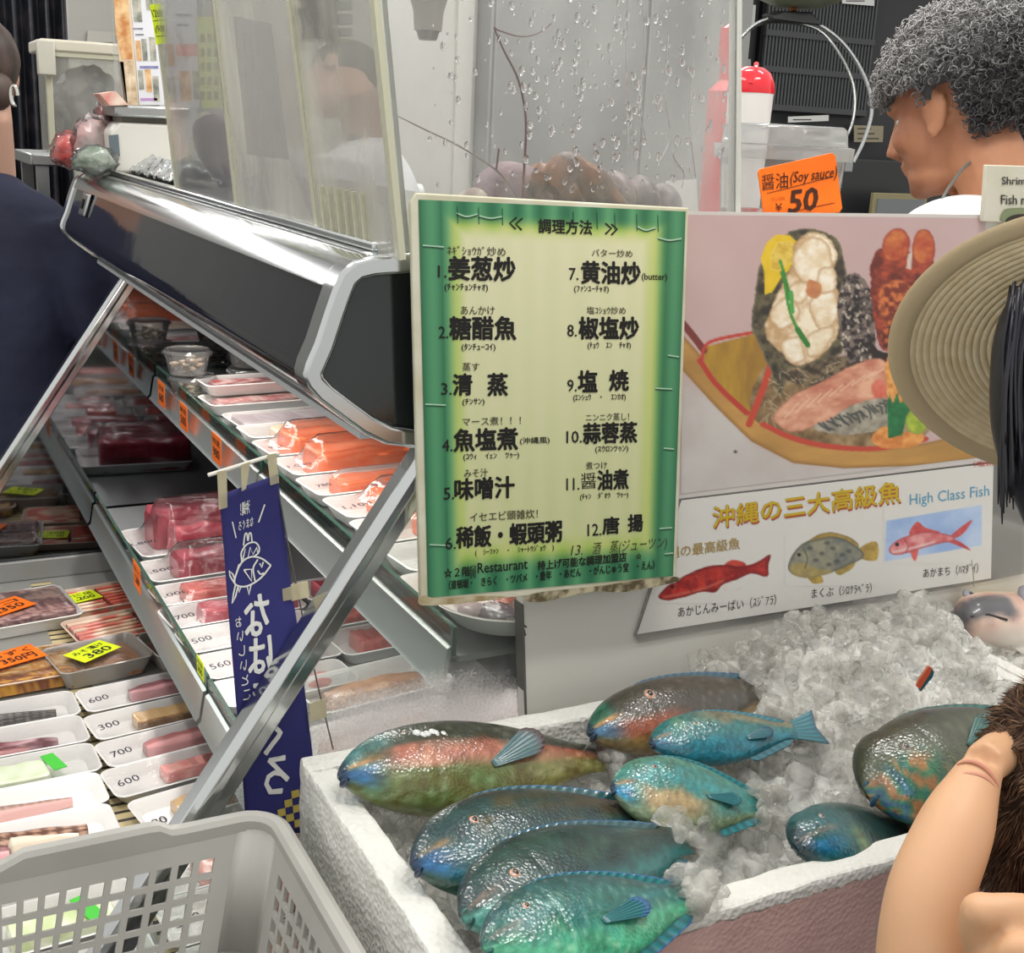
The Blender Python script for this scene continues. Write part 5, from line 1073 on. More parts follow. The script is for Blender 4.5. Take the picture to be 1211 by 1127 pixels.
def meat(mb, x0, x1, w, h, y0, colfn, kind='fillet', z0=.0055, seed=0):
    def prof(u):
        if kind == 'fillet': return .35 + .65 * math.sin(PI * min(1, (u * .8 + .12))) ** .7
        if kind == 'tail': return max(.12, 1 - u * .75) * min(1, u * 9 + .5)
        if kind == 'block': return min(1, u * 30 + .75, (1 - u) * 30 + .75)
        return 1
    NU, NV = 36, 20
    def fn(u, v):
        p = prof(u); a = PI * v; c_ = math.cos(a); s_ = math.sin(a); ex = .25 if kind == 'block' else .6
        c_ = math.copysign(abs(c_) ** (.35 if kind == 'block' else .8), c_)
        q = 1 + .10 * mnoise.noise(Vector((u * 5 + seed, v * 3, seed)))
        return Vector((lerp(x0, x1, u), y0 + w / 2 * p * c_ * q, z0 + h * (p ** .5) * s_ ** ex * q))
    mb.grid(fn, NU, NV, cfn=lambda u, v: linc(colfn(u, v, mnoise.noise(Vector((u * 7 + seed, v * 7, seed * 3.1))), mnoise.noise(Vector((u * 26 + seed, v * 26, 1))))))
    for u in (0, 1): 
        vs = [fn(u, j / NV) for j in range(NV + 1)]; mb.add(vs, [tuple(range(NV + 1))], None, [linc(colfn(u, .5, .1, 0))] * len(vs))
def two(c1, c2, split=.5, soft=.06, grain=.5):
    return lambda u, v, n, m: mixc(mixc(c1, c2, smooths(split - soft, split + soft, v + n * .06)), (238, 222, 214), .18 * smooths(.1, .5, m) * grain)
def scales(c1, c2, k=16):
    return lambda u, v, n, m: mixc(c1, c2, smooths(-.1, .35, math.sin((u * 2 + v) * k) * math.sin((u * 2 - v) * k) + n * .4))
def stripes(c1, c2, k=40, ax=0):
    return lambda u, v, n, m: mixc(mixc(c1, c2, .5 + .5 * math.sin((u if ax == 0 else v * .6 + u * .15) * k + n * 2.5)), (246, 226, 216), .15 * smooths(0, .5, m))
PINKF = two((146, 92, 96), (226, 168, 172), .62); PINK2 = two((172, 108, 108), (222, 160, 160), .6); BROWNF = lambda u, v, n, m: mixc(mixc((196, 160, 112), (132, 92, 62), smooths(.2, .5, abs(v - .5) + n * .2)), (214, 186, 140), .5 * smooths(0, .5, m))
SALMON = stripes((234, 112, 66), (240, 138, 96), 60, 1); TUNA = stripes((150, 34, 52), (178, 66, 80), 24, 1); TUNA2 = stripes((178, 62, 76), (202, 104, 112), 22, 1); REDF = stripes((196, 78, 72), (216, 118, 108), 26, 1)
PINKB = lambda u, v, n, m: mixc((222, 140, 134), (236, 176, 166), .5 + n + .4 * m)
TAN = lambda u, v, n, m: mixc((206, 164, 132), (168, 122, 92), .5 + n + .5 * m)
def tray(label, pos, rot, L, W_, H, food, price=None, film=True, sticker=None, group=None, tm=None, name='food_tray', px=-.36, filmh=0.0, fx=(-.3, .45), pcol=None, extra=None, ps=1.0):
    root = bpy.data.objects.new(name, None); COL.objects.link(root); root.location = pos; root.rotation_euler = (0, 0, math.radians(rot)); root.empty_display_size = .03; ORG[root.name] = Vector(pos)
    tag(root, label, 'tray' if name == 'food_tray' else 'package', group)
    tray_shell(L, W_, H).build('tray', tm or TRAYW, root, local=True)
    for i, (nm, x0, x1, w, h, y0, cf, kind) in enumerate(food):
        mb = MB(); meat(mb, x0 * L, x1 * L, w * W_, h, y0 * W_, cf, kind, seed=hash(label) % 97 + i * 7 if False else (len(label) * 1.7 + i * 7)); mb.build(nm, MEAT, root, local=True, auto=0)
    if price:
        mb = MB(); hh = .021 * ps; wv = hh * .62 * len(price); c = px * L; f_ = lambda a, b: Vector((c + a * .97 + b * .24, b * -.97 + a * .15 - .05 * W_, .0066 if not film else H + .0022))
        write(mb, price, f_, -wv / 2, wv / 2, 0, hh, 0, .006, 0, lean=.25); mb.build('price_writing', INKB, root, local=True, smooth=False)
    if film: film_mb(L, W_, H, filmh, fx[0] * L, fx[1] * L).build('cling_film', FILM2, root, local=True, auto=0)
    if sticker:
        for (sx_, sy_, sw, sh, sr, sm, txt) in sticker:
            R = Matrix.Rotation(math.radians(sr), 3, 'Z'); o_ = Vector((sx_ * L, sy_ * W_, H + .004 + filmh)); mb = MB(); mb.box(o_, (sw, sh, .0008), R); so = mb.build('price_label', sm, root, local=True)
            mb = MB(); g_ = lambda a, b: o_ + R @ Vector((a, -b, .0009)); 
            write(mb, txt[0], g_, -sw * .40, sw * .40, -sh * .22, sh * .28, 0, .008, 0)
            if len(txt) > 1: write(mb, txt[1], g_, -sw * .30, sw * .36, sh * .20, sh * .36, 0, .016, 0)
            mb.build('label_print', INK, so, local=True, smooth=False)
    if extra: extra(root, L, W_, H)
    return root
def at_deck(px, py, z=DZ + .025): p = PZ(px, py, z); return (p.x, p.y, DZ + .0015)
# --- deck, right column (white trays with handwritten prices)
tray('white tray of pink skin-on fish slice marked 600, topmost of the right deck column', (0.400, 2.259, DZ + .0015), 7, 0.235, 0.105, .024, [('fish_slice', -.10, .40, .34, .024, .05, PINKF, 'fillet')], '600')
tray('white tray of golden brown fish piece marked 300, second in the right deck column', (0.403, 2.145, DZ + .0015), 8, 0.245, 0.106, .024, [('fish_slice', -.16, .36, .42, .022, .0, BROWNF, 'block')], '300')
tray('white tray of dark topped pink fillet marked 700, third in the right deck column', (0.405, 2.037, DZ + .0015), 9, 0.245, 0.1, .024, [('fish_slice', -.18, .42, .42, .026, .0, PINK2, 'fillet')], '700')
tray('white tray with flat pink fish block marked 600, fourth in right deck column', (0.396, 1.933, DZ + .0015), 9, 0.24, 0.104, .024, [('fish_slice', -.10, .34, .36, .018, .05, PINKB, 'block')], '600')
tray('white tray of wrinkled brown fish marked 380, foot of the right deck column', (0.410, 1.819, DZ + .0015), 10, 0.22, 0.1, .024, [('fish_piece', -.20, .30, .6, .026, .02, BROWNF, 'fillet')], '380', film=False)
# --- deck, left column
tray('white tray with grey scaled fish side, topmost of the left deck column', (0.154, 2.246, DZ + .0015), 2, 0.25, 0.11, .024, [('fish_side', -.48, .34, .4, .026, -.05, scales((62, 62, 62), (130, 124, 118), 22), 'tail')])
tray('white tray of dark red streaked fish, second in the left deck column', (0.150, 2.132, DZ + .0015), 2, 0.255, 0.112, .026, [('fish_side', -.48, .30, .5, .03, -.1, stripes((110, 52, 62), (196, 160, 164), 20), 'tail'), ('fish_belly', -.45, .1, .2, .02, -.25, PINK2, 'fillet')])
def green_leaf(root, L, W_, H):
    mb = MB(); mb.box((.22 * L, 0, H + .004), (.022, W_ * .55, .0014), rotz(.25)); mb.build('green_tape', mat('green_tape', (70, 190, 60), .4), root, local=True)
tray('white tray of pale squid with green tape, third in the left deck column', (0.150, 2.019, DZ + .0015), 2, 0.26, 0.108, .025, [('squid', -.46, .18, .6, .022, -.05, lambda u, v, n, m: mixc((208, 220, 182), (226, 232, 214), .5 + n), 'block')], extra=green_leaf)
tray('white tray of grey pink ribbed fish tail, fourth in the left deck column', (0.141, 1.910, DZ + .0015), 2, 0.265, 0.108, .025, [('fish_tail', -.46, .30, .46, .026, -.05, lambda u, v, n, m: mixc(mixc((150, 118, 106), (186, 152, 140), .5 + .5 * math.sin(u * 90)), (222, 176, 170), smooths(.55, .65, v)), 'tail')], film=False)
tray('white tray of brown scaled fish with white flesh, foot of left deck column', (0.138, 1.800, DZ + .0015), 2, 0.27, 0.108, .026, [('fish_tail', -.4, .34, .6, .032, .06, scales((96, 62, 46), (190, 150, 128), 14), 'tail'), ('fish_flesh', -.1, .28, .3, .03, -.1, lambda u, v, n, m: (236, 222, 200), 'tail'), ('fish_belly', -.46, -.1, .4, .026, -.16, PINKF, 'fillet')], film=False)
# --- deck, near rows seen through the basket
k = 0
for (x, y, lab, cf, st, pr) in ((.14, 1.575, 'white tray of green topped squid with green tape, first row glimpsed through the basket', None, 'g', None), (.405, 1.632, 'white tray with pale slice, right of the vent strip, glimpsed through the basket', PINKB, None, '600'),
                                (.14, 1.445, 'tray of greens with yellow label, second row glimpsed through the basket', None, 'gy', '600'), (.405, 1.512, 'white tray of pale pink fish, lower right through the basket holes', PINKB, None, '500'),
                                (.14, 1.32, 'white tray with two yellow labels, lowest row glimpsed through the basket', None, 'y', '1100'), (.405, 1.39, 'white tray of pale fish nearest the frosted glass, behind the basket', TAN, None, '380')):
    food = [('fish_slice', -.2, .36, .5, .02, 0, cf or (lambda u, v, n, m: mixc((196, 212, 150), (226, 232, 206), .5 + n)), 'block')]
    stk = [(.1, 0, .06, .04, 20, YELLOW, ('さしみ', '380')), (-.25, 0, .05, .034, 10, YELLOW, ('活', '500'))] if st and 'y' in st else None
    tray(lab, (x, y, DZ + .0015), 4, .25, .118, .025, food, pr, sticker=stk, extra=green_leaf if st and 'g' in st else None)
# --- deck, back packs
def crab(root, L, W_, H):
    for s0, s1 in ((-.46, .02), (.05, .46)):
        for q in range(7):
            y = (-.42 + q * .128) * W_; mb = MB(); mb.grid(lambda u, v: Vector((lerp(s0, s1, u) * L, y + .052 * W_ * math.cos(PI * v), .006 + .017 * math.sin(PI * v) ** .7)), 12, 8, cfn=lambda u, v: linc(mixc((240, 206, 176), (226, 112, 92), smooths(.2, .5, .5 + mnoise.noise(Vector((u * 3, q * 1.7, s0))) * .8 - .2 + .3 * (s0 > 0)))))
            mb.build('crab_stick', MEAT, root, local=True, auto=0)
CREAMT = mat('cream_tray', (232, 206, 184), .4)
YL = lambda a, b: YELLOW
tray('shallow pack of orange pink crab sticks with square yellow label, beneath the mirror', (.40, 2.79, DZ + .0015), 10, .30, .15, .022, [], sticker=[(-.12, .04, .085, .058, 6, YELLOW, ('かに足', '1,200'))], extra=crab, tm=CREAMT)
tray('pack of crab sticks without label, in front of the labelled crab pack', (.455, 2.615, DZ + .0015), 10, .29, .15, .022, [], extra=crab, tm=CREAMT)
def mess(c1, c2): return lambda u, v, n, m: mixc(c1, c2, smooths(-.4, .4, n + m))
tray('white tray of dark purplish octopus under crinkled film with tilted orange card', (.215, 2.76, DZ + .0015), 8, .26, .21, .03, [('octopus', -.46, .46, .42, .034, .22, mess((96, 74, 72), (176, 146, 136)), 'block'), ('octopus', -.46, .46, .42, .036, -.2, mess((110, 72, 76), (186, 150, 140)), 'block')], sticker=[(-.10, -.12, .12, .075, 22, ORANGE, ('タコ', '1,350'))], filmh=.012)
tray('pack of amber marinated slices with big orange card, left of the yellow labelled tub', (.19, 2.44, DZ + .0015), 4, .24, .16, .03, [('slices', -.46, .44, .34, .03, .28, mess((150, 96, 40), (220, 180, 110)), 'block'), ('slices', -.46, .44, .34, .03, -.05, mess((196, 130, 40), (232, 200, 150)), 'block'), ('slices', -.46, .44, .25, .03, -.36, mess((206, 150, 60), (120, 70, 50)), 'block')], sticker=[(.0, .12, .105, .075, 16, ORANGE, ('もずく', '350円'))], filmh=.01, tm=CREAMT)
PPT = mat('milky_plastic', (196, 190, 182), .25, trans=.35, coat=.4)
AMB = lambda u, v, n, m: mixc((150, 106, 76), (186, 140, 104), .5 + n + m)
tray('milky plastic tub of brown paste with tilted yellow label on its lid', (.345, 2.425, DZ + .0015), 10, .19, .145, .042, [('paste', -.40, .40, .8, .026, 0, AMB, 'block')], sticker=[(-.05, .02, .095, .062, 24, YELLOW, ('みそ漬け', '380'))], tm=PPT, name='plastic_tub')
tray('milky plastic tub of glistening brown paste without label, right of the labelled tub', (.515, 2.43, DZ + .0015), 10, .15, .14, .042, [('paste', -.40, .40, .8, .026, 0, AMB, 'block')], tm=PPT, name='plastic_tub')

# --- middle shelf
z2 = S2S + .001
tray('large white tray of two bright red tuna blocks by the middle shelf joint', (.605, 2.66, z2), 5, .30, .20, .028, [('tuna_block', -.32, .48, .44, .085, .22, TUNA, 'block'), ('tuna_block', -.24, .48, .42, .072, -.24, TUNA2, 'block')], '2,800', filmh=.088, fx=(-.30, .46), px=-.42)
tray('white tray of light red tuna slab, first below the big tuna blocks', (.59, 2.475, z2), 5, .28, .135, .026, [('tuna_block', -.28, .46, .62, .05, 0, TUNA, 'block')], '1,500', filmh=.05, fx=(-.26, .44), px=-.4)
tray('white tray of long salmon pink fillet, left of the blue banner under the tuna', (.575, 2.335, z2), 5, .27, .115, .024, [('fish_slice', -.28, .46, .56, .03, 0, REDF, 'block')], '1,000', filmh=.012)
tray('white tray of red fish slice, just left of the banner fish drawing', (.57, 2.215, z2), 5, .27, .112, .024, [('fish_slice', -.24, .46, .58, .032, 0, TUNA2, 'block')], '700', filmh=.014)
tray('white tray of small pink cube, left of the banner beside its first big letter', (.57, 2.095, z2), 5, .26, .112, .024, [('fish_slice', -.02, .32, .56, .032, 0, REDF, 'block')], '500')
tray('white tray of pinkish slices with scrawled price, left of the banner lower half', (.57, 1.975, z2), 5, .25, .108, .024, [('fish_slice', -.2, .36, .5, .022, 0, PINKB, 'block')], '560')
tray('empty looking white tray at the end of the middle shelf left of the banner', (.565, 1.86, z2), 5, .24, .105, .024, [('fish_slice', .05, .4, .4, .02, 0, PINKB, 'fillet')])
tray('white tray with dark red piece, right of the banner under the upper rail', (.80, 2.26, z2), 5, .17, .115, .024, [('fish_slice', -.3, .2, .5, .03, 0, TUNA, 'block')])
tray('white tray with small pink piece, right of the banner behind the string', (.80, 2.12, z2), 5, .19, .115, .024, [('fish_slice', -.3, .2, .5, .03, 0, REDF, 'block')])
tray('white tray under bulging clear film, right of the banner between string and strut', (.80, 1.985, z2), 5, .22, .12, .026, [('fish_slice', -.3, .0, .5, .03, 0, REDF, 'block')], filmh=.012)
tray('white tray of whole tan fish fillet, right of the chrome strut behind frosted glass', (.70, 1.80, z2), 8, .26, .14, .028, [('fish_fillet', -.36, .34, .40, .028, -.05, TAN, 'fillet')])
tray('white tray of long tan fillet, right of the banner behind ice box corner', (.66, 1.62, z2), 8, .28, .15, .028, [('fish_fillet', -.40, .42, .5, .034, 0, TAN, 'fillet')])
tray('white tray with pinkish fillet half lost in the frost behind the ice box', (.72, 1.44, z2), 6, .26, .14, .028, [('fish_fillet', -.40, .42, .5, .034, 0, PINKB, 'fillet')])
# --- upper shelf
z1 = S1S + .001
tray('white tray of pink shrimp pieces, uppermost of the stacked pair beside the clear cups', (.765, 2.74, z1 + .027), 4, .26, .115, .026, [('pieces', -.4, .42, .5, .02, 0, mess((222, 190, 186), (168, 84, 84)), 'block')], group=None)
tray('white tray of pink pieces, lower of the stacked pair beside the clear cups', (.765, 2.665, z1), 4, .28, .12, .026, [('pieces', -.42, .42, .5, .02, 0, mess((224, 196, 190), (172, 92, 90)), 'block')])
tray('closed pale grey pack lying flat between the stacked pair and the salmon', (.775, 2.50, z1), 4, .27, .14, .018, [('pale_slices', -.44, .44, .8, .014, 0, mess((200, 192, 194), (176, 164, 168)), 'block')], film=True)
tray('white tray of cream coloured pieces right behind the salmon trays', (.79, 2.365, z1), 4, .32, .11, .026, [('pieces', -.3, .42, .6, .024, 0, mess((220, 196, 164), (230, 214, 196)), 'block')])
tray('white tray of large bright salmon block, farthest of the salmon trays', (.798, 2.235, z1), 5, .34, .125, .026, [('salmon_block', -.36, .47, .72, .046, .0, SALMON, 'block')], '900', filmh=.046, fx=(-.34, .44), px=-.42, ps=.75)
tray('white tray of thick salmon block in streaky film, second of the salmon trays', (.798, 2.095, z1), 5, .34, .125, .026, [('salmon_block', -.34, .48, .76, .05, .0, SALMON, 'block')], '1,000', filmh=.05, fx=(-.32, .46), px=-.41, ps=.75)
tray('white tray of low salmon slab, third of the salmon trays', (.798, 1.96, z1), 5, .34, .12, .026, [('salmon_block', -.34, .48, .55, .03, .0, SALMON, 'block')], '780', filmh=.02, fx=(-.3, .46), px=-.41, ps=.75)
tray('white tray of rounded salmon block, fourth of the salmon trays', (.798, 1.83, z1), 5, .33, .12, .026, [('salmon_block', -.28, .48, .66, .042, .0, SALMON, 'block')], '1,100', filmh=.04, fx=(-.26, .46), px=-.38, ps=.85)
tray('white tray of salmon piece, nearest tray showing behind the chrome strut', (.798, 1.70, z1), 5, .33, .12, .026, [('salmon_block', -.2, .48, .5, .036, .0, SALMON, 'block')], '980', filmh=.03, fx=(-.18, .46), px=-.36, ps=.95)
tray('white tray marked 2,000 half hidden by the menu board left edge', (.798, 1.57, z1), 5, .33, .12, .026, [('salmon_block', .2, .48, .5, .03, .0, SALMON, 'block')], '2,000', px=-.28, ps=1.15)
tray('tray with an orange slice in the gap below the menu board', (.76, 1.452, z1), 5, .30, .10, .026, [('salmon_block', -.36, .0, .5, .03, .0, SALMON, 'block')])
# bowl of mixed sashimi in the near corner
bw = thing('food_bowl', 'round white bowl of pink sashimi and dark squid under film, next to the white panel', 'bowl', (.705, 1.34, z1 + .004))
m = MB(); c = Vector((.705, 1.34, z1 + .004)); m.lathe([(.05, 0), (.07, .008), (.098, .038), (.102, .040), (.098, .041), (.066, .012), (0, .008)], 36, c); m.build('bowl', TRAYW, bw)
for q in range(16):
    a = random.uniform(0, 6.3); r = random.uniform(.0, .07); P = c + Vector((r * math.cos(a), r * math.sin(a), .036 + .018 * (1 - r / .07))); Bm = rotz(random.uniform(0, 3)) @ Matrix.Rotation(random.uniform(-.4, .4), 3, 'X')
    mb = MB(); mb.ell(P, (.034, .016, .009), 14, 8, Bm); cc = mixc((226, 150, 116), (222, 120, 96), random.random()) if P.x > c.x - .03 else mixc((90, 74, 84), (196, 176, 176), random.random())
    mb.vc = [linc(cc)] * len(mb.v); mb.build('sashimi_slice', MEAT, bw)
m = MB(); m.lathe([(.101, .041), (.085, .058), (.05, .068), (0, .071)], 36, c, caps=False); m.build('cling_film', FILM, bw)
# clear round cups of shellfish
def cup(x, y, z, label, cf):
    t = thing('plastic_cup', label, 'cup', (x, y, z), 'clear lidded cups of shellfish'); c = Vector((x, y, z)); r = .052
    m = MB(); m.lathe([(r * .76, .001), (r * .80, .004), (r * .98, .044), (r, .046)], 32, c, caps=False); m.lathe([(0, .0005), (r * .76, .0008)], 32, c, caps=False); m.build('cup', CLEARP, t)
    m = MB(); m.lathe([(r * 1.08, .044), (r * 1.10, .050), (r * 1.02, .053), (r * .98, .057), (r * .9, .056), (0, .056)], 32, c, caps=False); m.build('lid', sheet('cup_lid', haze=.12, haze_col=(226, 228, 228), gloss=1.4), t)
    mb = MB()
    for q in range(26):
        a = random.uniform(0, 6.3); rr_ = random.uniform(0, .62) * r; P = c + Vector((rr_ * math.cos(a), rr_ * math.sin(a), random.uniform(.008, .036)))
        n0 = len(mb.v); mb.ell(P, (random.uniform(.008, .014), .006, .005), 8, 6, rotz(random.uniform(0, 3)) @ Matrix.Rotation(random.uniform(-.7, .7), 3, 'X')); mb.vc += [linc(cf())] * (len(mb.v) - n0)
    tag(mb.build('shellfish', MEAT, t), kind='stuff')
cA = lambda: mixc((214, 202, 180), (150, 130, 104), random.random() ** 2); cB = lambda: mixc((222, 206, 180), (104, 86, 66), random.random())
def cup_at(px, py, lift): p = PZ(px, py, z1 + .001); return p.x, p.y, z1 + lift
x, y, _ = cup_at(228, 462, 0); y = 2.80; x = PY(228, 455, y).x
cup(x, y, z1, 'clear lidded cup of pale shellfish, lower front one of the left stack', cA); cup(x - .008, y + .012, z1 + .058, 'clear lidded cup of brown flecked shellfish, top of the left stack', cB)
x2 = PY(296, 440, 2.86).x; cup(x2, 2.86, z1, 'clear lidded cup of shellfish, lower one of the right stack', cB); cup(x2, 2.87, z1 + .058, 'clear lidded cup of striped shellfish, top of the right stack', cB)

# --- price tags clipped on the rails
def rail_tag(px, py, x, w, h, m, label, txt, group='rail price tags'):
    p = PX(px, py, x); t = thing('price_tag', label, 'price tag', tuple(p), group); mb = MB(); mb.box(p, (.0012, w, h)); mb.build('card', m, t, bevel=.004)
    mb = MB(); f_ = lambda a, b: p + Vector((-.0010, -a, -b)); write(mb, txt[0], f_, -w * .4, w * .4, -h * .24, h * .22, 0, .006, 0); write(mb, txt[1], f_, -w * .35, w * .35, h * .14, h * .32, 0, .02, 0); mb.build('lettering', INK, t, smooth=False)
for i, (px, py, lab) in enumerate(((191, 466, 'orange price tag on the upper rail, farthest of the three bright ones'), (217, 493, 'orange price tag on the upper rail, middle of the three bright ones'), (256, 531, 'orange price tag on the upper rail just above the blue banner'))):
    rail_tag(px, py, S1X - .014, .070, .058, ORANGE, lab, (('切身', '680'), ('刺身', '500'), ('特選', '980'))[i])
rail_tag(162, 682, S2X - .014, .07, .056, ORANGE, 'orange price tag on the middle shelf rail above the crab sticks', ('本まぐろ', '1,200'))
rail_tag(237, 790, S2X - .014, .045, .032, YELLOW, 'small yellow sticker on the middle shelf rail', ('お得', '300'))
for px, py, lab in ((290, 407, 'orange card standing in for a reflection under the black hood, farther one'), (336, 434, 'orange card standing in for a reflection under the black hood, nearer one')):
    p = PY(px, py, 1.9 if px < 300 else 1.62); p = Vector((PR[14][0] + .02, p.y, PR[14][1] - .012)); t = thing('price_tag', lab, 'price tag', tuple(p)); mb = MB(); mb.box(p, (.0012, .06, .024), Matrix.Rotation(.5, 3, 'Y')); mb.build('card', ORANGE, t)  # made-up cards in place of orange reflections on the glass under the hood

# ================================================================== GREY BASKET
bk = thing('shopping_basket', 'grey plastic basket with square holes, empty, in the lower left corner', 'basket', (.05, .95, .62))
GREYP = mat('basket_grey', (178, 176, 170), .42, col2=(166, 164, 158), nscale=7)
x0, x1, y0, y1 = -.26, .338, .70, 1.168; zt_b, zb_b = .776, .640; rad = .035; tap = .035
def per(o=0.0):
    """rounded rectangle outline, counter-clockwise, with arc lengths"""
    out = []
    for cx_, cy_, a0 in ((x1 - rad, y1 - rad, 0), (x0 + rad, y1 - rad, 90), (x0 + rad, y0 + rad, 180), (x1 - rad, y0 + rad, 270)):
        for k in range(7): a = math.radians(a0 + k * 15); out.append((cx_ + (rad + o) * math.cos(a), cy_ + (rad + o) * math.sin(a)))
    return out
cxb, cyb = (x0 + x1) / 2, (y0 + y1) / 2
def bp(x, y, z):
    k = (zt_b - z) / (zt_b - zb_b) * tap; return Vector((x - k * (1 if x > cxb else -1) * min(1, abs(x - cxb) / .1), y - k * (1 if y > cyb else -1) * min(1, abs(y - cyb) / .1), z))
def holed(a, b, name):
    """one straight wall between plan points a and b with a lattice of square holes"""
    a = Vector(a); b = Vector(b); Lw = (b - a).length; n = int((Lw - .03) / .0225); e = (Lw - n * .0225) / 2
    us = [0] + [v for i in range(n) for v in (e + i * .0225 + .0035, e + i * .0225 + .019)] + [Lw]; rows = 5 
    hz = (zt_b - .033 - zb_b) / rows; zs = [zb_b] + [v for j in range(rows) for v in (zb_b + .004 + j * hz, zb_b + .004 + j * hz + hz - .006)] + [zt_b]
    mb = MB(); idx = {}
    def vid(i, j):
        if (i, j) not in idx: p = a + (b - a) * (us[i] / Lw); idx[(i, j)] = len(mb.v); mb.v.append(tuple(bp(p.x, p.y, zs[j])))
        return idx[(i, j)]
    for i in range(len(us) - 1):
        for j in range(len(zs) - 1):
            if i % 2 == 1 and j % 2 == 1 : continue
            mb.f.append((vid(i, j), vid(i + 1, j), vid(i + 1, j + 1), vid(i, j + 1))); mb.mi.append(0)
    return mb.build(name, GREYP, bk, smooth=False, solid=.0042)
holed((x1 - rad, y1), (x0 + rad, y1), 'side_wall'); holed((x0, y1 - rad), (x0, y0 + rad), 'side_wall'); holed((x0 + rad, y0), (x1 - rad, y0), 'side_wall'); holed((x1, y0 + rad), (x1, y1 - rad), 'side_wall')
P0 = per(); 
for q in range(4):
    seg = P0[q * 7:q * 7 + 7]; mb = MB(); mb.loft([[bp(*s_, zb_b) for s_ in seg], [bp(*s_, zt_b) for s_ in seg]], caps=False, closed=False); mb.build('corner', GREYP, bk, solid=.0042)
mb = MB(); mb.poly([bp(*s_, zb_b) for s_ in P0]); mb.build('base', GREYP, bk, solid=.005)
def rimz(x, y): return .010 * smooths(-.02, .0, x - .085) * smooths(.02, .0, x - .215) * (y > 1.1)
def rim_path(o): 
    pts = []; Pn = per(o); Pn = Pn + Pn[:1]
    for i in range(len(Pn) - 1):
        a, b = Vector(Pn[i]), Vector(Pn[i + 1]); n = max(1, int((b - a).length / .012))
        for k in range(n): pts.append(a.lerp(b, k / n))
    return pts
Ri = rim_path(-.003); n = len(Ri)
rings = []
for o, z in ((-.003, -.014), (-.004, -.001), (.0, .004), (.008, .005), (.014, .001), (.015, -.026), (.012, -.027), (.010, -.006)):
    r = []
    for i, p in enumerate(Ri):
        t_ = (Ri[(i + 1) % n] - Ri[i - 1]).normalized(); nn_ = Vector((t_.y, -t_.x)); r.append(Vector((p.x + nn_.x * o, p.y + nn_.y * o, zt_b + z + (rimz(p.x, p.y) if z > -.01 else 0))))
    rings.append(r)
mb = MB(); mb.loft(rings, caps=False); mb.loft([rings[-1], rings[0]], caps=False); mb.build('rim', GREYP, bk)
st = thing('stand', 'low steel stand under the grey basket', 'stand', (.05, .95, 0)); m = MB(); m.bx((-.2, .74, .60), (.30, 1.13, .632)); m.build('top', STEEL, st)
for x in (-.17, .27):
    for y in (.78, 1.09): m = MB(); m.tube([(x, y, 0), (x, y, .60)], .014, 8); m.build('leg', STEEL, st)

# ================================================================== BLUE BANNER
YBN = 1.233
bn = thing('banner', 'navy blue banner seen from behind with mirrored white letters and a fish drawing', 'banner', tuple(PY(320, 960, YBN)))
Lp = [(259, 586), (264, 640), (269, 708), (275, 780), (281, 852), (287, 920), (291, 985)]; Rp = [(328, 561), (336, 620), (344, 690), (353, 751), (362, 830), (371, 907), (374, 985)]
Ls = smooth_path([(a, b, 0) for a, b in Lp], 61); Rs = smooth_path([(a, b, 0) for a, b in Rp], 61)
def FB(a, b): return PY(a, b, YBN + .0035 * math.sin(b * .022) + .002 * math.sin(a * .09))
def bgrid(u, v):
    i = min(60, int(round(v * 60))); p = Ls[i].lerp(Rs[i], u); return FB(p.x, p.y)
mb = MB(); mb.grid(bgrid, 12, 60); cl = mb.build('cloth', mat('banner_navy', (46, 46, 112), .7, col2=(40, 40, 100), nscale=6), bn, solid=.001, auto=0)
mb = MB(); FBF = lambda a, b: FB(a, b) + Vector((0, -.0012, 0))
for s, x0_, x1_, y_, h in (('な', 289, 317, 731, 48), ('は', 294, 321, 778, 42), ('ま', 299, 327, 825, 42), ('ぐ', 307, 333, 873, 42), ('ろ', 313, 341, 920, 44)): write(mb, s, FBF, x0_, x1_, y_, h, -.25, .03, 0, True)
for i, s in enumerate('おいしいところ'): write(mb, s, FBF, 278 + i * 1.9, 285 + i * 2.1, 736 + i * 17.2, 12, -.25, .008, 0, True)
write(mb, '沖縄！', FBF, 284, 295, 602, 16, -.3, .006, 0, True); write(mb, 'なまぐろ', FBF, 282, 299, 622, 11, -.35, .006, 0, True)
def zz(pts, w=1.8, n=0): stroke(mb, [(250 + a / 4.333, 540 + b / 4.333) for a, b in pts], FBF, w, 0, n)
zz([(106, 332), (125, 415)], 1.4); zz([(272, 243), (240, 335)], 1.6)
zz([(303, 555), (255, 520), (200, 512), (150, 545), (118, 625), (125, 655), (170, 664), (225, 640), (270, 600), (303, 555)], 2.0, 40)
zz([(118, 625), (108, 600), (90, 583), (94, 610), (122, 655)]); zz([(122, 655), (112, 700), (105, 750), (122, 715), (135, 665)])
zz([(155, 535), (152, 490), (180, 448), (220, 437), (242, 460), (240, 490), (215, 512)], 1.8, 24); zz([(160, 525), (172, 470), (186, 515), (198, 462), (212, 500), (232, 462), (236, 490)], 1.6)
zz([(163, 455), (170, 400), (180, 392), (186, 432), (192, 392), (202, 394), (207, 438)], 1.6, 18); zz([(236, 525), (213, 570), (222, 635)], 1.8, 12)
zz([(165, 578), (205, 575), (205, 637), (165, 578)], 1.8); zz([(246, 545), (256, 566), (264, 538)], 1.8); zz([(235, 582), (250, 600), (268, 594)], 1.8, 8); zz([(182, 664), (190, 706), (202, 655)], 1.6); zz([(136, 664), (140, 694), (150, 664)], 1.6); zz([(128, 590), (140, 550), (150, 556)], 1.6)
mb.build('lettering', mat('banner_white', (226, 226, 222), .7), cl, smooth=False)
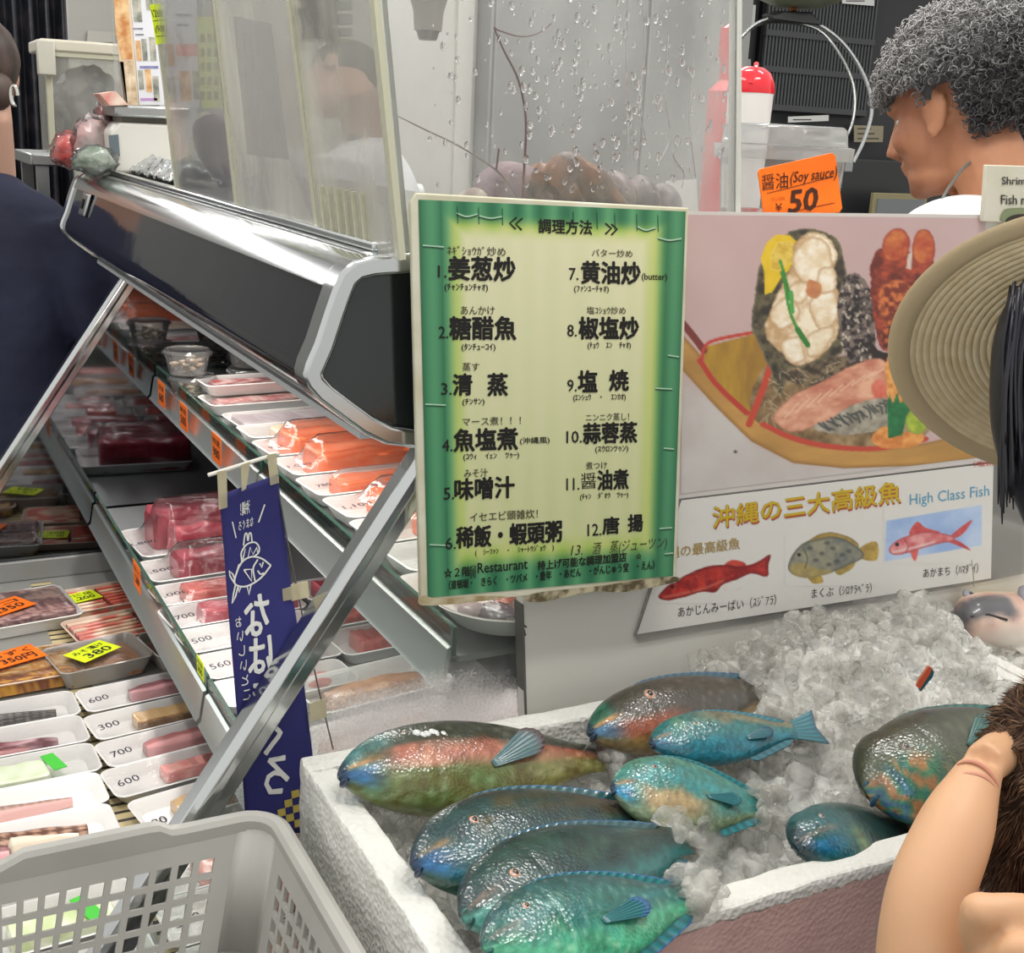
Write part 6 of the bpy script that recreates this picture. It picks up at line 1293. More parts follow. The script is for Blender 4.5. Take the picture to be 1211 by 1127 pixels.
mb = MB()
for i in range(5):
    for j in range(5):
        if (i + j) % 2 == 0 and i + j > 1: blob(mb, [(326 + i * 9 + j * .9, 940 + j * 8.6 - i * 2.4), (335 + i * 9 + j * .9, 937.6 + j * 8.6 - i * 2.4), (335.9 + i * 9 + j * .9, 946.2 + j * 8.6 - i * 2.4), (326.9 + i * 9 + j * .9, 948.6 + j * 8.6 - i * 2.4)], FBF, 0)
mb.build('checker_pattern', mat('banner_gold', (190, 172, 84), .7), cl, smooth=False)
m = MB(); m.tube([PY(246, 562, YBN), PY(330, 536, YBN)], .0022, 8); m.build('rod', mat('rod_white', (220, 216, 205), .4), bn)
TAPE = sheet('masking_tape', haze=.72, haze_col=(216, 208, 178), gloss=.2)
m = MB()
for pts in ([(257, 558), (268, 556), (269, 600), (259, 603)], [(285, 550), (296, 546), (291, 578), (286, 581)], [(316, 538), (327, 536), (330, 571), (320, 574)]):
    m.prism([PY(*p, YBN - .003) for p in pts], (0, .001, 0))
m.build('tape_strips', TAPE, bn)
m = MB(); m.prism([PY(*p, YBN - .003) for p in [(344, 692), (364, 687), (366, 706), (345, 711)]], (0, .001, 0)); m.build('side_tape', TAPE, bn); m = MB(); m.prism([PY(*p, YBN - .003) for p in [(366, 832), (385, 826), (387, 848), (367, 854)]], (0, .001, 0)); m.build('side_tape', TAPE, bn); m = MB(); m.prism([PY(*p, YBN - .003) for p in [(334, 697), (344, 694), (345, 709), (335, 711)]], (0, .001, 0)); m.build('side_tape', TAPE, bn)
m = MB(); m.tube([PY(*p, YBN - .001) for p in [(326, 560), (340, 640), (360, 740), (378, 820), (394, 886)]], .0009, 6); m.build('string', mat('string_dark', (92, 88, 84), .6), bn)

# ================================================================== ACRYLIC SCREENS ON TOP
XS = PR[2][0] + .021
def screen_panel(label, bl, br, tl, tr, m, edge_l=None, edge_r=None, lean_top=None):
    """a clear panel standing in the track along the case; corners given at its foot and its head"""
    A = PX(*bl, XS); B_ = PX(*br, XS); A.z = B_.z = zt + .004 if False else A.z
    C_ = PY(*tl, A.y); D = PY(*tr, B_.y); t = thing('acrylic_screen', label, 'screen', tuple((A + B_) / 2)); nrm = (B_ - A).cross(C_ - A).normalized() * .003
    mb = MB(); mb.prism([A, B_, D, C_], nrm); mb.build('sheet', m, t, smooth=False)
    for e, (p, q) in ((edge_l, (A, C_)), (edge_r, (B_, D))):
        if e:
            mb = MB(); w = (B_ - A).normalized() * e; d = nrm.normalized() * .007; mb.prism([p - w / 2 - d / 2, p + w / 2 - d / 2, q + w / 2 - d / 2, q - w / 2 - d / 2], d); mb.build('edge_strip', EDGE, t, smooth=False)
    return t, A, B_, C_, D
sp_ = screen_panel('farthest clear acrylic screen on the hood, before the scale and price sheets', (210, 229), (283, 246), (176, -60), (248, -60), ACRYLC, .006, .010)
screen_panel('scuffed acrylic screen on the hood, middle one of three', (281, 248), (378, 277), (247, -60), (336, -60), ACRYL, .006, .012)
s3, A3, B3, C3, D3 = screen_panel('scuffed acrylic screen with metal latch and comb of slots at the near end of hood', (379, 279), (474, 303), (340, -60), (437, -60), ACRYL, None, .013)
nr = (B3 - A3).cross(C3 - A3).normalized()
mb = MB()
for px in (392, 402, 412, 422, 432, 442): 
    t_ = (px - 379) / 95.0; f0 = A3.lerp(B3, t_) ; tp_ = C3.lerp(D3, t_); d = (tp_ - f0).normalized(); a = f0 + d * .004; b = f0 + d * .062; w = (B3 - A3).normalized() * .0045; mb.prism([a - w / 2 - nr * .006, a + w / 2 - nr * .006, b + w / 2 - nr * .006, b - w / 2 - nr * .006], nr * .012)
mb.build('vent_bars', EDGE, s3, smooth=False)
def on3(px, py): # point on the third sheet
    r = ray(px, py); n = nr; k = n.dot(A3 - Vector(CAMP)) / n.dot(Vector(r)); return Vector(CAMP + r * k)
mb = MB(); mb.prism([on3(*p) for p in [(353, -8), (379, -8), (379, 14), (356, 10)]], -nr * .02); mb.build('latch_plate', mat('latch_brass', (150, 138, 118), .3, .8), s3, bevel=.002)
mb = MB(); mb.prism([on3(*p) for p in [(350, 8), (358, 10), (364, 30), (361, 50), (355, 46), (357, 30)]], -nr * .012); mb.prism([on3(*p) for p in [(368, 12), (378, 12), (380, 48), (371, 46)]], -nr * .014); mb.build('latch_arm', mat('latch_steel', (120, 112, 104), .3, .8), s3, bevel=.002)
for q in ((367, 3), (370, 38)):
    mb = MB(); mb.ell(on3(*q) - nr * .018, (.008, .008, .008), 12, 8); mb.build('latch_rivet', STEEL, s3)
mb = MB()
for y0_, y1_ in ((-8, 13), (17, 30), (34, 44)): mb.prism([on3(386, y0_), on3(402, y0_), on3(403, y1_), on3(388, y1_)], -nr * .014)
mb.build('latch_window', mat('clear_block', (226, 228, 226), .2, trans=.5), s3, bevel=.002)
mb = MB(); mb.prism([on3(*p) for p in [(376, 46), (404, 46), (404, 50), (376, 50)]], -nr * .008); mb.build('window_sill', EDGE, s3, smooth=False)
# wet screen facing the viewer
YW = YP + .012
ws = thing('acrylic_screen', 'large wet acrylic screen beaded with water drops, standing above the menu board', 'screen', tuple(PY(670, 256, YW)))
def FW(a, b): return PY(a, b, YW)
WET = sheet('wet_acrylic', haze=.06, namt=.22, nscale=7, haze_col=(232, 233, 229), gloss=.6, stretch=(1.3, 1, .5), bump=.25, bscale=50)
q4 = [PX(474, 303, XS), FW(870, 258), FW(872, -60), FW(446, -60)]; q4[0] = FW(480, 302)
mb = MB(); mb.prism(q4, (0, .004, 0)); mb.build('sheet', WET, ws, smooth=False)
mb = MB(); mb.prism([FW(868, 258), FW(876, 258), FW(878, -60), FW(870, -60)], (0, .012, 0)); mb.build('edge_strip', EDGE2, ws, smooth=False)
mb = MB(); mb.prism([FW(478, 303), FW(486, 303), FW(452, -60), FW(442, -60)], (0, .008, 0)); mb.build('edge_strip', EDGE2, ws, smooth=False)
mb = MB(); rr_ = random.Random(5)
for q in range(330):
    px = rr_.gauss(720, 80) if q % 3 else rr_.uniform(500, 862); py = rr_.uniform(-20, 225)
    if not 495 < px < 862: continue
    p = FW(px, py) + Vector((0, -.0005, 0)); r = rr_.choice((.0012, .0016, .002, .0028, .0036)) * (1.0 if px > 600 else .8); el = rr_.uniform(1, 1.7)
    mb.ell(p, (r, r * .55, r * el), 10, 8, Matrix.Rotation(rr_.uniform(-.4, .4), 3, 'Y'), fn=lambda d: 1 + .25 * max(0, -d.z))
dr = mb.build('water_droplets', mat('water', (255, 255, 255), .0, trans=1.0, ior=1.33), ws, auto=0); dr['kind'] = 'stuff'
mb = MB()
for pts in ([(760, -20), (762, 60), (756, 120), (764, 170)], [(790, 40), (786, 110), (792, 160), (778, 195)], [(742, -20), (741, 80), (744, 185)], [(820, 70), (815, 140), (822, 210)], [(800, 165), (796, 185), (808, 205), (806, 222)]):
    pp = smooth_path([tuple(FW(*p) + Vector((0, -.0004, 0))) for p in pts], 30); mb.tube(pp, .0013, 6, flat=.5)
mb.build('water_runs', mat('water', ()), ws)

# ---- spiny lobster behind the wet screen
YL_ = 1.40
lb = thing('spiny_lobster', 'lavender and brown spiny lobster lying behind the wet screen over the menu board', 'lobster', tuple(PY(670, 262, YL_)))
def PLb(a, b, y=YL_): return PY(a, b, y)
SHELL = mat('lobster_shell', (128, 104, 112), .5, col2=(84, 62, 56), nscale=26, coat=.0, bump=.6, bscale=90, bdist=.003, nlo=.45, nhi=.65)
SHELLB = mat('lobster_brown', (138, 92, 60), .4, col2=(56, 42, 38), nscale=34, coat=.0, bump=.7, bscale=80, bdist=.003)
SHELLD = mat('lobster_dark', (62, 54, 56), .4, col2=(124, 106, 108), nscale=45, coat=.0, bump=.6, bscale=120, bdist=.002)
mb = MB(); mb.ell(PLb(605, 238), (.052, .05, .048), 26, 16, Matrix.Rotation(.25, 3, 'Y'), fn=lambda d: 1 + .06 * mnoise.noise(d * 3)); mb.build('carapace', SHELL, lb)
mb = MB(); mb.ell(PLb(566, 243), (.03, .03, .022), 18, 12); mb.build('head_plate', mat('lobster_pale', (206, 200, 176), .4, col2=(130, 108, 96), nscale=40), lb)
for i, (px, py, r) in enumerate(((638, 236, .046), (664, 236, .045), (694, 240, .042), (724, 240, .042), (754, 243, .040), (782, 247, .034))):
    mb = MB(); mb.ell(PLb(px, py, YL_ + .02), (.026, r, r), 22, 14, fn=lambda d: 1 + .05 * mnoise.noise(d * 4)); mb.build('abdomen_segment', SHELLD if i > 2 else SHELLB, lb)
mb = MB(); mb.tube(smooth_path([tuple(PLb(*p, 1.345)) for p in [(650, 222), (672, 196), (690, 204), (712, 228), (738, 252)]], 24), [.017 + .004 * math.sin(i * .5) for i in range(24)], 14); mb.build('leg', SHELLB, lb)
mb = MB(); mb.tube(smooth_path([tuple(PLb(*p, 1.34)) for p in [(640, 205), (632, 230), (650, 250)]], 14), .011, 10); mb.build('leg', SHELLB, lb)
AN = mat('antenna', (110, 58, 56), .5)
ya = YW + .006
mb = MB(); mb.tube(smooth_path([tuple(PY(*p, ya)) for p in [(652, 28), (635, 40), (614, 43), (590, 36), (585, 34), (596, 60), (612, 92), (620, 125), (622, 155), (620, 196), (618, 240)]], 70), [.0006 + .0009 * i / 69 for i in range(70)], 6); mb.build('antenna', AN, lb)
mb = MB(); mb.tube(smooth_path([tuple(PY(*p, ya + .05)) for p in [(456, 130), (500, 152), (545, 174), (590, 204), (612, 232)]], 40), [.0007 + .0007 * i / 39 for i in range(40)], 6); mb.build('antenna', mat('antenna_grey', (124, 104, 98), .5), lb)
mb = MB(); mb.tube([PY(590, 176, ya + .03), PY(587, 200, ya + .05)], .0012, 6); mb.build('feeler', AN, lb)
t = thing('paper_note', 'small white paper behind the wet screen right of the lobster', 'paper', tuple(PLb(806, 246, 1.5))); mb = MB(); mb.prism([PLb(*p, 1.5) for p in [(788, 214), (824, 212), (826, 262), (788, 262)]], (0, .002, 0)); mb.build('paper_sheet', PAPER, t)
# blurred white and red things seen through the screen
t = thing('bottle', 'dark hanging nozzle bottle at top centre behind the screen', 'bottle', tuple(PY(506, 20, 1.9))); mb = MB(); p = PY(506, 38, 1.9); mb.lathe([(0, 0), (.022, .002), (.024, .03), (.03, .05), (.036, .12), (.036, .3)], 24, p); mb.build('body', mat('nozzle_grey', (120, 116, 108), .4), t)
mb = MB(); mb.lathe([(.014, -.012), (.018, 0), (.022, .004)], 20, p); mb.build('tip', mat('nozzle_tip', (92, 84, 76), .4), t)
mb = MB(); mb.tube([p + Vector((0, 0, .28)), p + Vector((0, .05, .34)), Vector((p.x + .6, YB + .04, p.z + .34))], .012, 10); mb.build('wall_arm', STEEL, t)
t = thing('bottle', 'red and white bottle blurred behind the right edge of the wet screen', 'bottle', tuple(PY(858, 130, 1.95))); p = PY(857, 108, 1.95); q = Vector((p.x, p.y, 1.30)); ped = MB(); ped.bx((p.x - .1, p.y - .1, 0), (p.x + .25, p.y + .15, 1.30)); tag(ped.build('work_counter', mat('dim_steel', (120, 120, 118), .4, .6), bevel=.005), 'narrow steel counter behind the partition under the red blurred bottle', 'counter'); mb = MB(); mb.lathe([(.03, 0), (.03, p.z - 1.30), (.012, p.z - 1.30 + .02)], 22, q); mb.build('body', mat('blur_red', (206, 60, 66), .4), t)
mb = MB(); mb.lathe([(.013, p.z - 1.30 + .02), (.013, p.z - 1.30 + .05), (.018, p.z - 1.30 + .06), (.018, p.z - 1.30 + .11), (0, p.z - 1.30 + .12)], 18, q); mb.build('cap', mat('cap_red', ()), t)

# ================================================================== THINGS ON TOP OF THE CASE, FAR LEFT
sc = thing('kitchen_scale', 'white market scale with steel platter, left of the acrylic screens', 'scale', tuple(PY(170, 200, 2.9)))
a = PY(131, 170, 2.86); b = PY(214, 170, 2.86); ytop = PY(170, 146, 2.86).z; w_ = b.x - a.x
mb = MB(); cs = [(-.0, ZT + .006), (.0, ytop - .02), (.02, ytop), (w_ - .02, ytop), (w_, ytop - .02), (w_, ZT + .006)]
mb.loft([[Vector((a.x + x, 2.86, z)) for x, z in cs], [Vector((a.x + x, 3.02, z)) for x, z in cs]]); mb.build('body', WHITE, sc, bevel=.006)
mb = MB(); mb.prism([PY(*p, 2.855) for p in [(129, 160), (140, 159), (142, 185), (131, 186)]], (0, .008, 0)); mb.build('display', mat('lcd_grey', (96, 106, 112), .2), sc)
mb = MB(); z1_ = PY(170, 139, 2.86).z; z2_ = PY(170, 125, 2.86).z; mb.bx((a.x + .01, 2.85, z1_), (b.x + .02, 3.04, z2_)); mb.build('platter', STEEL, sc, bevel=.005)
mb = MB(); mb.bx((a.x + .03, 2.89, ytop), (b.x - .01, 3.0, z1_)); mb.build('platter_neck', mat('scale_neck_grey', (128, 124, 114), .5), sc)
mb = MB()
for fx_ in (.03, w_ - .03):
    for fy in (2.88, 3.0): mb.bx((a.x + fx_ - .01, fy - .01, ZT), (a.x + fx_ + .01, fy + .01, ZT + .007))
mb.build('feet', BLACK, sc, smooth=False)
mb = MB(); mb.prism([PY(*p, 2.84) for p in [(118, 111), (137, 108), (152, 124), (130, 125)]], (0, .10, .0)); o = mb.build('flyer', mat('flyer_red', (206, 120, 108), .5, col2=(226, 214, 196), nscale=18), smooth=False); tag(o, 'small red and white flyer lying tilted on the scale platter', 'flyer')
# red items in clear bags
def bag(label, px, py, r, c1, c2, y):
    p = PY(px, py, y); p.z = max(p.z, ZT + r[2] * .95); t = thing('plastic_bag', label, 'bag', (p.x, p.y, ZT)); mb = MB(); mb.ell(p, tuple(q * .84 for q in r), 20, 14, fn=lambda d: 1 + .3 * mnoise.noise(d * 2.2 + p * 3)); mb.build('contents', mat('bag_' + label[:9], c1, .4, col2=c2, nscale=22), t)
    mb = MB(); mb.ell(p, r, 26, 18, fn=lambda d: 1 + .22 * mnoise.noise(d * 3.1 + p * 5) + .12 * abs(mnoise.noise(d * 9 + p))); mb.build('clear_film', FILM, t)
    return t
bag('clear bag with bright red packet beside the navy shoulder', 84, 178, (.045, .04, .04), (212, 50, 44), (226, 150, 140), 3.02)
bag('clear crinkled bag of whitish packets between red packet and scale', 112, 168, (.05, .045, .055), (206, 196, 192), (226, 180, 176), 2.98)
bag('green tinged clear bag lying at the far cap of the hood', 112, 190, (.048, .04, .032), (120, 138, 118), (190, 196, 184), 2.84)
bag('dark round bag with red sticker behind the scale corner', 126, 146, (.03, .03, .05), (92, 80, 76), (190, 60, 52), 3.03)
mb = MB(); pA_ = PY(140, 214, 2.72); mb.grid(lambda u, v: Vector((XS + .035 + .10 * v, 2.45 + .5 * u, ZT + .012 + .030 * math.sin(PI * v) * (.6 + .4 * math.sin(u * 23 + v * 4)) + .012 * mnoise.noise(Vector((u * 22, v * 9, 1))))), 60, 16)
o = mb.build('plastic_wrap', mat('silver_wrap', (200, 204, 204), .12, .85, bump=.8, bscale=40, bdist=.01), solid=.002, auto=0); tag(o, 'crumpled silvery wrap lying along the hood beside the scale', 'wrap')
# side table and clear storage box at the back left
p = PY(62, 182, 3.55); q = PY(152, 182, 3.55); zb_ = p.z
t = thing('storage_table', 'grey table behind the case end carrying the clear box', 'table', (p.x + .2, 3.65, 0)); mb = MB(); mb.bx((p.x - .06, 3.50, zb_ - .03), (.84, 3.9, zb_)); mb.build('table_top', STEEL, t, bevel=.004)
for x in (p.x - .03, .81):
    for y in (3.53, 3.87): mb = MB(); mb.bx((x - .015, y - .015, 0), (x + .015, y + .015, zb_ - .03)); mb.build('leg', STEEL, t, smooth=False)
bx_ = thing('storage_box', 'clear acrylic storage box with cream edges and clasps at the back left', 'box', (p.x + .15, 3.62, zb_))
zl = PY(70, 62, 3.55).z; zt2 = PY(70, 47, 3.55).z; xr = PY(158, 100, 3.55).x
mb = MB(); mb.bx((p.x, 3.54, zb_ + .002), (xr, 3.76, zl)); mb.build('box_body', ACRYL, bx_, smooth=False)
mb = MB()
for xx in (p.x, xr): mb.bx((xx - .008, 3.534, zb_ + .002), (xx + .008, 3.55, zl))
for zz_ in (zb_ + .012, zl): mb.bx((p.x, 3.534, zz_ - .012), (xr, 3.548, zz_ + .012))
mb.build('edge_strips', EDGE, bx_, bevel=.002)
mb = MB(); mb.bx((p.x - .02, 3.53, zl), (xr + .01, 3.77, zt2)); mb.build('lid', mat('lid_cream', (206, 200, 182), .35), bx_, bevel=.006)
mb = MB(); mb.bx((p.x - .03, 3.51, zl - .06), (p.x + .015, 3.53, zt2 - .004)); mb.build('clasp', mat('clasp_clear', (200, 198, 184), .25), bx_, bevel=.004)
mb = MB(); mb.ell(((p.x + xr) / 2 + .01, 3.66, (zb_ + zl) / 2 - .01), ((xr - p.x) * .46, .09, (zl - zb_) * .44), 30, 20, fn=lambda d: 1 + .12 * mnoise.noise(d * 5)); o = mb.build('crumpled_bag', mat('crumpled_grey', (164, 164, 164), .5, col2=(116, 118, 122), nscale=26, nlo=.4, nhi=.6, bump=.8, bscale=30, bdist=.01)); tag(o, 'crumpled grey plastic filling the clear storage box', 'bag')
# far grey wall board and bin
mb = MB(); a = PY(82, 40, 4.4); b = PY(150, 40, 4.4); mb.bx((a.x, 4.4, 0), (b.x + .1, 4.44, 2.6)); struct('wall_partition', mb, mat('partition_grey', (172, 171, 164), .5), smooth=False)
mb = MB(); mb.prism([PY(*p, 4.38) for p in [(104, 36), (136, 38), (136, 50), (103, 50)]], (0, .01, 0)); o = mb.build('light_switch', mat('switch_plate', (184, 182, 174), .4), smooth=False); tag(o, 'pale switch plate with dark spot on the grey partition', 'switch')
# price sheets with pictures
YI = 3.10
SD = thing('sheet_stand', 'clear acrylic stand carrying the picture price sheets behind the scale', 'stand', tuple(PY(195, 200, YI)))
mb = MB(); a = PY(134, 60, YI); b = PY(264, 60, YI); mb.bx((a.x, YI + .004, ZT), (b.x, YI + .008, a.z + .3)); mb.build('back_sheet', ACRYLC, SD, smooth=False)
mb = MB(); mb.bx((a.x, YI - .05, ZT), (b.x, YI + .06, ZT + .006)); mb.build('foot', ACRYLC, SD, smooth=False)
def psheet(label, pts, m, pics, name='price_sheet', dy=0.0):
    f = lambda a, b: PY(a, b, YI - .001 - dy); t = thing(name, label, 'sheet', tuple(f(*pts[3]))); mb = MB(); mb.prism([f(*p) for p in pts], (0, .0015, 0)); mb.build('paper', m, t, smooth=False)
    mats = []; mi = {}; mb = MB(); g = lambda a, b: PY(a, b, YI - .0018 - dy)
    for pl, c1, c2 in pics:
        if (c1, c2) not in mi: mi[(c1, c2)] = len(mats); mats.append(mat('pic_%d_%d_%d' % c1, c1, .5, col2=c2, nscale=40))
        blob(mb, pl, g, mi[(c1, c2)])
    if pics: mb.build('pictures', mats, t, smooth=False)
    return t
def rect(x0, y0, w, h, sk=.08): return [(x0, y0), (x0 + w, y0), (x0 + w + h * sk, y0 + h), (x0 + h * sk, y0 + h)]
FOODP = ((178, 120, 66), (226, 190, 140)); FISHP = ((110, 116, 106), (190, 186, 170))
psheet('tall dish photo strip, leftmost of the sheets behind the scale', [(132, -30), (152, -30), (164, 126), (146, 126)], mat('strip_photo', (214, 190, 160), .4), [([(134, -10), (150, -10), (157, 70), (144, 70), (137, 40)], (186, 120, 64), (224, 190, 140)), ([(142, 72), (158, 72), (163, 124), (150, 124)], (170, 140, 104), (222, 204, 176)), ([(141, 73), (146, 73), (151, 124), (147, 124)], (82, 76, 70), (110, 100, 90))])
psheet('white price sheet of small fish pictures with a yellow label, behind the scale', [(152, -30), (197, -30), (194, 124), (165, 124)], mat('sheet_white', (216, 216, 220), .45),
       [(rect(156, -4, 10, 30), *FISHP), (rect(172, -4, 8, 16), *FISHP), (rect(160, 48, 6, 24), *FOODP), (rect(167, 46, 6, 26), *FISHP), (rect(176, 44, 7, 28), *FISHP), (rect(163, 83, 6, 23), *FISHP), (rect(171, 82, 7, 27), *FOODP), (rect(180, 90, 7, 30), *FISHP), (rect(157, 33, 12, 2), (120, 120, 130), (150, 150, 160)), (rect(160, 40, 10, 2), (120, 120, 130), (150, 150, 160)), (rect(165, 78, 22, 3), (110, 110, 160), (140, 140, 180)), (rect(166, 116, 20, 3), (170, 120, 180), (190, 150, 200))])
t = thing('price_label', 'fluorescent yellow double label on the edge of the farthest acrylic screen', 'label', tuple(PY(188, 52, sp_[1].y - .006)))
YI_ = sp_[1].y - .006; mb = MB(); mb.prism([PY(*p, YI_) for p in [(177, 6), (189, 3), (194, 25), (196, 50), (185, 53), (181, 28)]], (0, .001, 0)); mb.build('card', YELLOW, t); mb = MB(); g = lambda a, b: PY(a, b, YI_ - .001); write(mb, '1260', g, 180, 191, 16, 9, -.1, .01, 0, lean=-.3); write(mb, '(90)', g, 184, 194, 35, 10, -.05, .01, 0); stroke(mb, [(181, 25), (193, 23)], g, .8); stroke(mb, [(185, 43), (195, 42)], g, 1.0); mb.build('lettering', INK, t, smooth=False)
psheet('pinkish white price sheet seen through the farthest acrylic screen', [(199, -30), (232, -30), (236, 127), (196, 127)], mat('sheet_pale', (206, 204, 206), .45), [(rect(208, 52, 26, 14, .05), (214, 120, 116), (226, 160, 150)), (rect(197, 52, 8, 26), *FOODP), (rect(198, 92, 9, 30), *FISHP), (rect(211, 84, 13, 36), *FOODP), (rect(227, 84, 8, 34), *FISHP), (rect(208, 16, 18, 3), (120, 120, 126), (150, 150, 150)), (rect(209, 28, 14, 3), (120, 120, 126), (150, 150, 150))])
psheet('yellow green price sheet seen through the farthest acrylic screen', [(233, 20), (264, 20), (264, 128), (238, 128)], mat('sheet_lime', (198, 206, 132), .45), [(rect(237 + (k % 3) * 8, 40 + (k // 3) * 17, 5, 10, .02), (120, 116, 96), (170, 160, 110)) for k in range(15)], dy=.002)
# clear easel and a dark solid made for the arm reflected in the first screen
t = thing('easel', 'clear acrylic A shaped easel behind the farthest screen', 'easel', tuple(PX(228, 228, XS + .05)))
a, b, c_ = (PY(*p, 2.62) for p in ((213, 222), (237, 136), (246, 134))); mb = MB(); mb.tube([a, b], .006, 6); mb.tube([c_, c_ + Vector((.03, .02, -.16))], .005, 6); mb.tube([b, c_], .005, 6); mb.build('frame', EDGE, t)
t = thing('reflected_arm', 'dark purple solid standing in for an arm reflected in the farthest acrylic screen', 'bag', tuple(PY(262, 240, 2.5)))
mb = MB(); rings = []; path = smooth_path([tuple(PY(*p, 2.5)) for p in [(252, 134), (250, 150), (252, 180), (264, 210), (276, 244)]], 18)
for i, p in enumerate(path): w = [.0, .02, .028, .033, .036, .037, .036, .035, .034, .032, .030, .027, .024, .02, .016, .012, .008, .003][i]; rings.append([p + Vector((w * math.cos(2 * PI * k / 18), w * .8 * math.sin(2 * PI * k / 18), 0)) for k in range(18)])
mb.loft(rings); mb.build('body', mat('reflection_purple', (74, 58, 74), .6, col2=(96, 78, 92), nscale=12), t)

# ================================================================== PEOPLE
def cdir(x, y, z): return Vector(ROT @ np.array([x, y, z], float)).normalized()   # camera right, down, forward -> world
def head_geo(mb, c, B_, s=1.0, ear=True, nose=1.0):
    f, l, u = (B_ @ Vector(a) for a in ((1, 0, 0), (0, 1, 0), (0, 0, 1)))
    P = lambda a, b, d: c + (f * a + l * b + u * d) * s
    E_ = lambda p, r: mb.ell(P(*p), tuple(q * s for q in r), 24, 16, B_)
    E_((-.012, 0, .030), (.098, .076, .088)); E_((.030, 0, -.020), (.064, .064, .090)); E_((.042, 0, -.085), (.048, .050, .032)); E_((.072, 0, -.098), (.022, .024, .018))
    E_((.078, 0, .030), (.020, .052, .014)); E_((.060, .036, -.022), (.030, .024, .026)); E_((.060, -.036, -.022), (.030, .024, .026))
    mb.tube([P(.086, 0, .018), P(.100, 0, -.010), P(.110, 0, -.028), P(.094, 0, -.038)], [.010 * s, .012 * s, .015 * s, .012 * s], 12); E_((.098, .012, -.034), (.010, .009, .008)); E_((.098, -.012, -.034), (.010, .009, .008))
    E_((.086, 0, -.058), (.014, .026, .007)); E_((.084, 0, -.069), (.013, .022, .008))
    if ear:
        for sd in (1, -1):
            E_((-.006, sd * .078, -.004), (.020, .008, .033)); E_((-.010, sd * .083, .004), (.022, .006, .026)); E_((.0, sd * .080, -.030), (.012, .007, .012))
    return P
def eyes(P, B_, s, parent):
    for sd in (1, -1):
        e = MB(); e.ell(P(.068, sd * .031, .008), (.012 * s, .014 * s, .008 * s), 14, 10, B_); eo = e.build('eye', mat('eye_white', (220, 214, 206), .2), parent)
        e = MB(); e.ell(P(.0765, sd * .031, .010), (.005 * s, .006 * s, .006 * s), 10, 8, B_); e.build('iris', mat('eye_iris', (50, 36, 28), .1), eo)
def brows(P, s, parent, m):
    for sd in (1, -1):
        e = MB(); e.tube([P(.094, sd * .014, .030), P(.092, sd * .032, .036), P(.078, sd * .050, .030)], [.004 * s, .005 * s, .003 * s], 8); e.build('eyebrow', m, parent)

# ---- seller with grey curls
f = cdir(-.68, .12, .73); u = (Zv - f * Zv.dot(f)).normalized(); Bh = basis(f, u); left = Bh @ Vector((0, 1, 0))
ear = PD(1104, 130, 2.06); HS = 1.10; hc = ear - left * .078 * HS + (Bh @ Vector((1, 0, 0))) * .006
pr_ = thing('person', 'man with curly grey hair and white T-shirt, turned away behind the counter panel', 'person', (hc.x, hc.y, 0))
SK2 = mat('skin_seller', (190, 134, 100), .5, sss=.15, col2=(160, 104, 78), nscale=9, bump=.12, bscale=90, bdist=.001)
mb = MB(); P = head_geo(mb, hc, Bh, HS)
nk = P(-.035, 0, -.075); sh = hc + Vector((0, 0, -.185)) - (Bh @ Vector((1, 0, 0))) * .045 + cdir(1, 0, 0) * .05
mb.tube([P(-.022, 0, -.02), nk, P(-.052, 0, -.14), sh + Vector((0, 0, .02))], [.066, .064, .066, .085], 18)
for sd in (1, -1): mb.ell(sh + left * (sd * .12) + Vector((0, 0, -.05)), (.10, .13, .075), 20, 12, Bh)
mb.ell(sh + Vector((0, 0, -.22)), (.12, .19, .24), 24, 16, Bh); mb.ell(sh + Vector((0, 0, -.55)), (.12, .17, .26), 24, 16, Bh)
for sd in (1, -1):
    mb.tube([sh + left * (sd * .20) + Vector((0, 0, -.07)), sh + left * (sd * .235) + Vector((0, 0, -.34)), sh + left * (sd * .2) + (Bh @ Vector((.18, 0, 0))) + Vector((0, 0, -.48))], [.058, .046, .034], 14)
    mb.tube([sh + left * (sd * .09) + Vector((0, 0, -.65)), sh + left * (sd * .10) + Vector((0, 0, -1.05)), sh + left * (sd * .10) + Vector((0, 0, -sh.z + .03))], [.095, .07, .05], 14)
    mb.ell(Vector((0, 0, .04)) + Vector((sh.x, sh.y, 0)) + left * (sd * .10) + (Bh @ Vector((.06, 0, 0))), (.13, .05, .04), 14, 10, Bh)
    hb = sh + left * (sd * .19) + (Bh @ Vector((.22, 0, 0))) + Vector((0, 0, -.50)); mb.ell(hb, (.045, .022, .035), 14, 10, Bh)
    for q in range(4): mb.tube([hb + (Bh @ Vector((.035, (q - 1.5) * .0, .024 - q * .016))), hb + (Bh @ Vector((.075, -sd * .012, .026 - q * .018))), hb + (Bh @ Vector((.090, -sd * .035, .022 - q * .018)))], [.009, .0085, .007], 8)
    mb.tube([hb + (Bh @ Vector((0, -sd * .02, .03))), hb + (Bh @ Vector((.04, -sd * .04, .045)))], [.011, .009], 8)
body = mb.build('body', SK2, pr_); remesh(body, .0055, 5)
mb = MB(); 
for sd in (1, -1): mb.ell(sh + left * (sd * .12) + Vector((0, 0, -.052)), (.112, .142, .086), 20, 12, Bh); mb.tube([sh + left * (sd * .19) + Vector((0, 0, -.06)), sh + left * (sd * .232) + Vector((0, 0, -.26))], [.074, .068], 16)
mb.ell(sh + Vector((0, 0, -.22)), (.133, .203, .25), 24, 16, Bh); mb.ell(sh + Vector((0, 0, -.50)), (.133, .185, .26), 24, 16, Bh)
cl_ = mb.build('t_shirt', mat('shirt_white', (232, 232, 232), .8, bump=.3, bscale=14, bdist=.01), pr_); remesh(cl_, .008, 5)
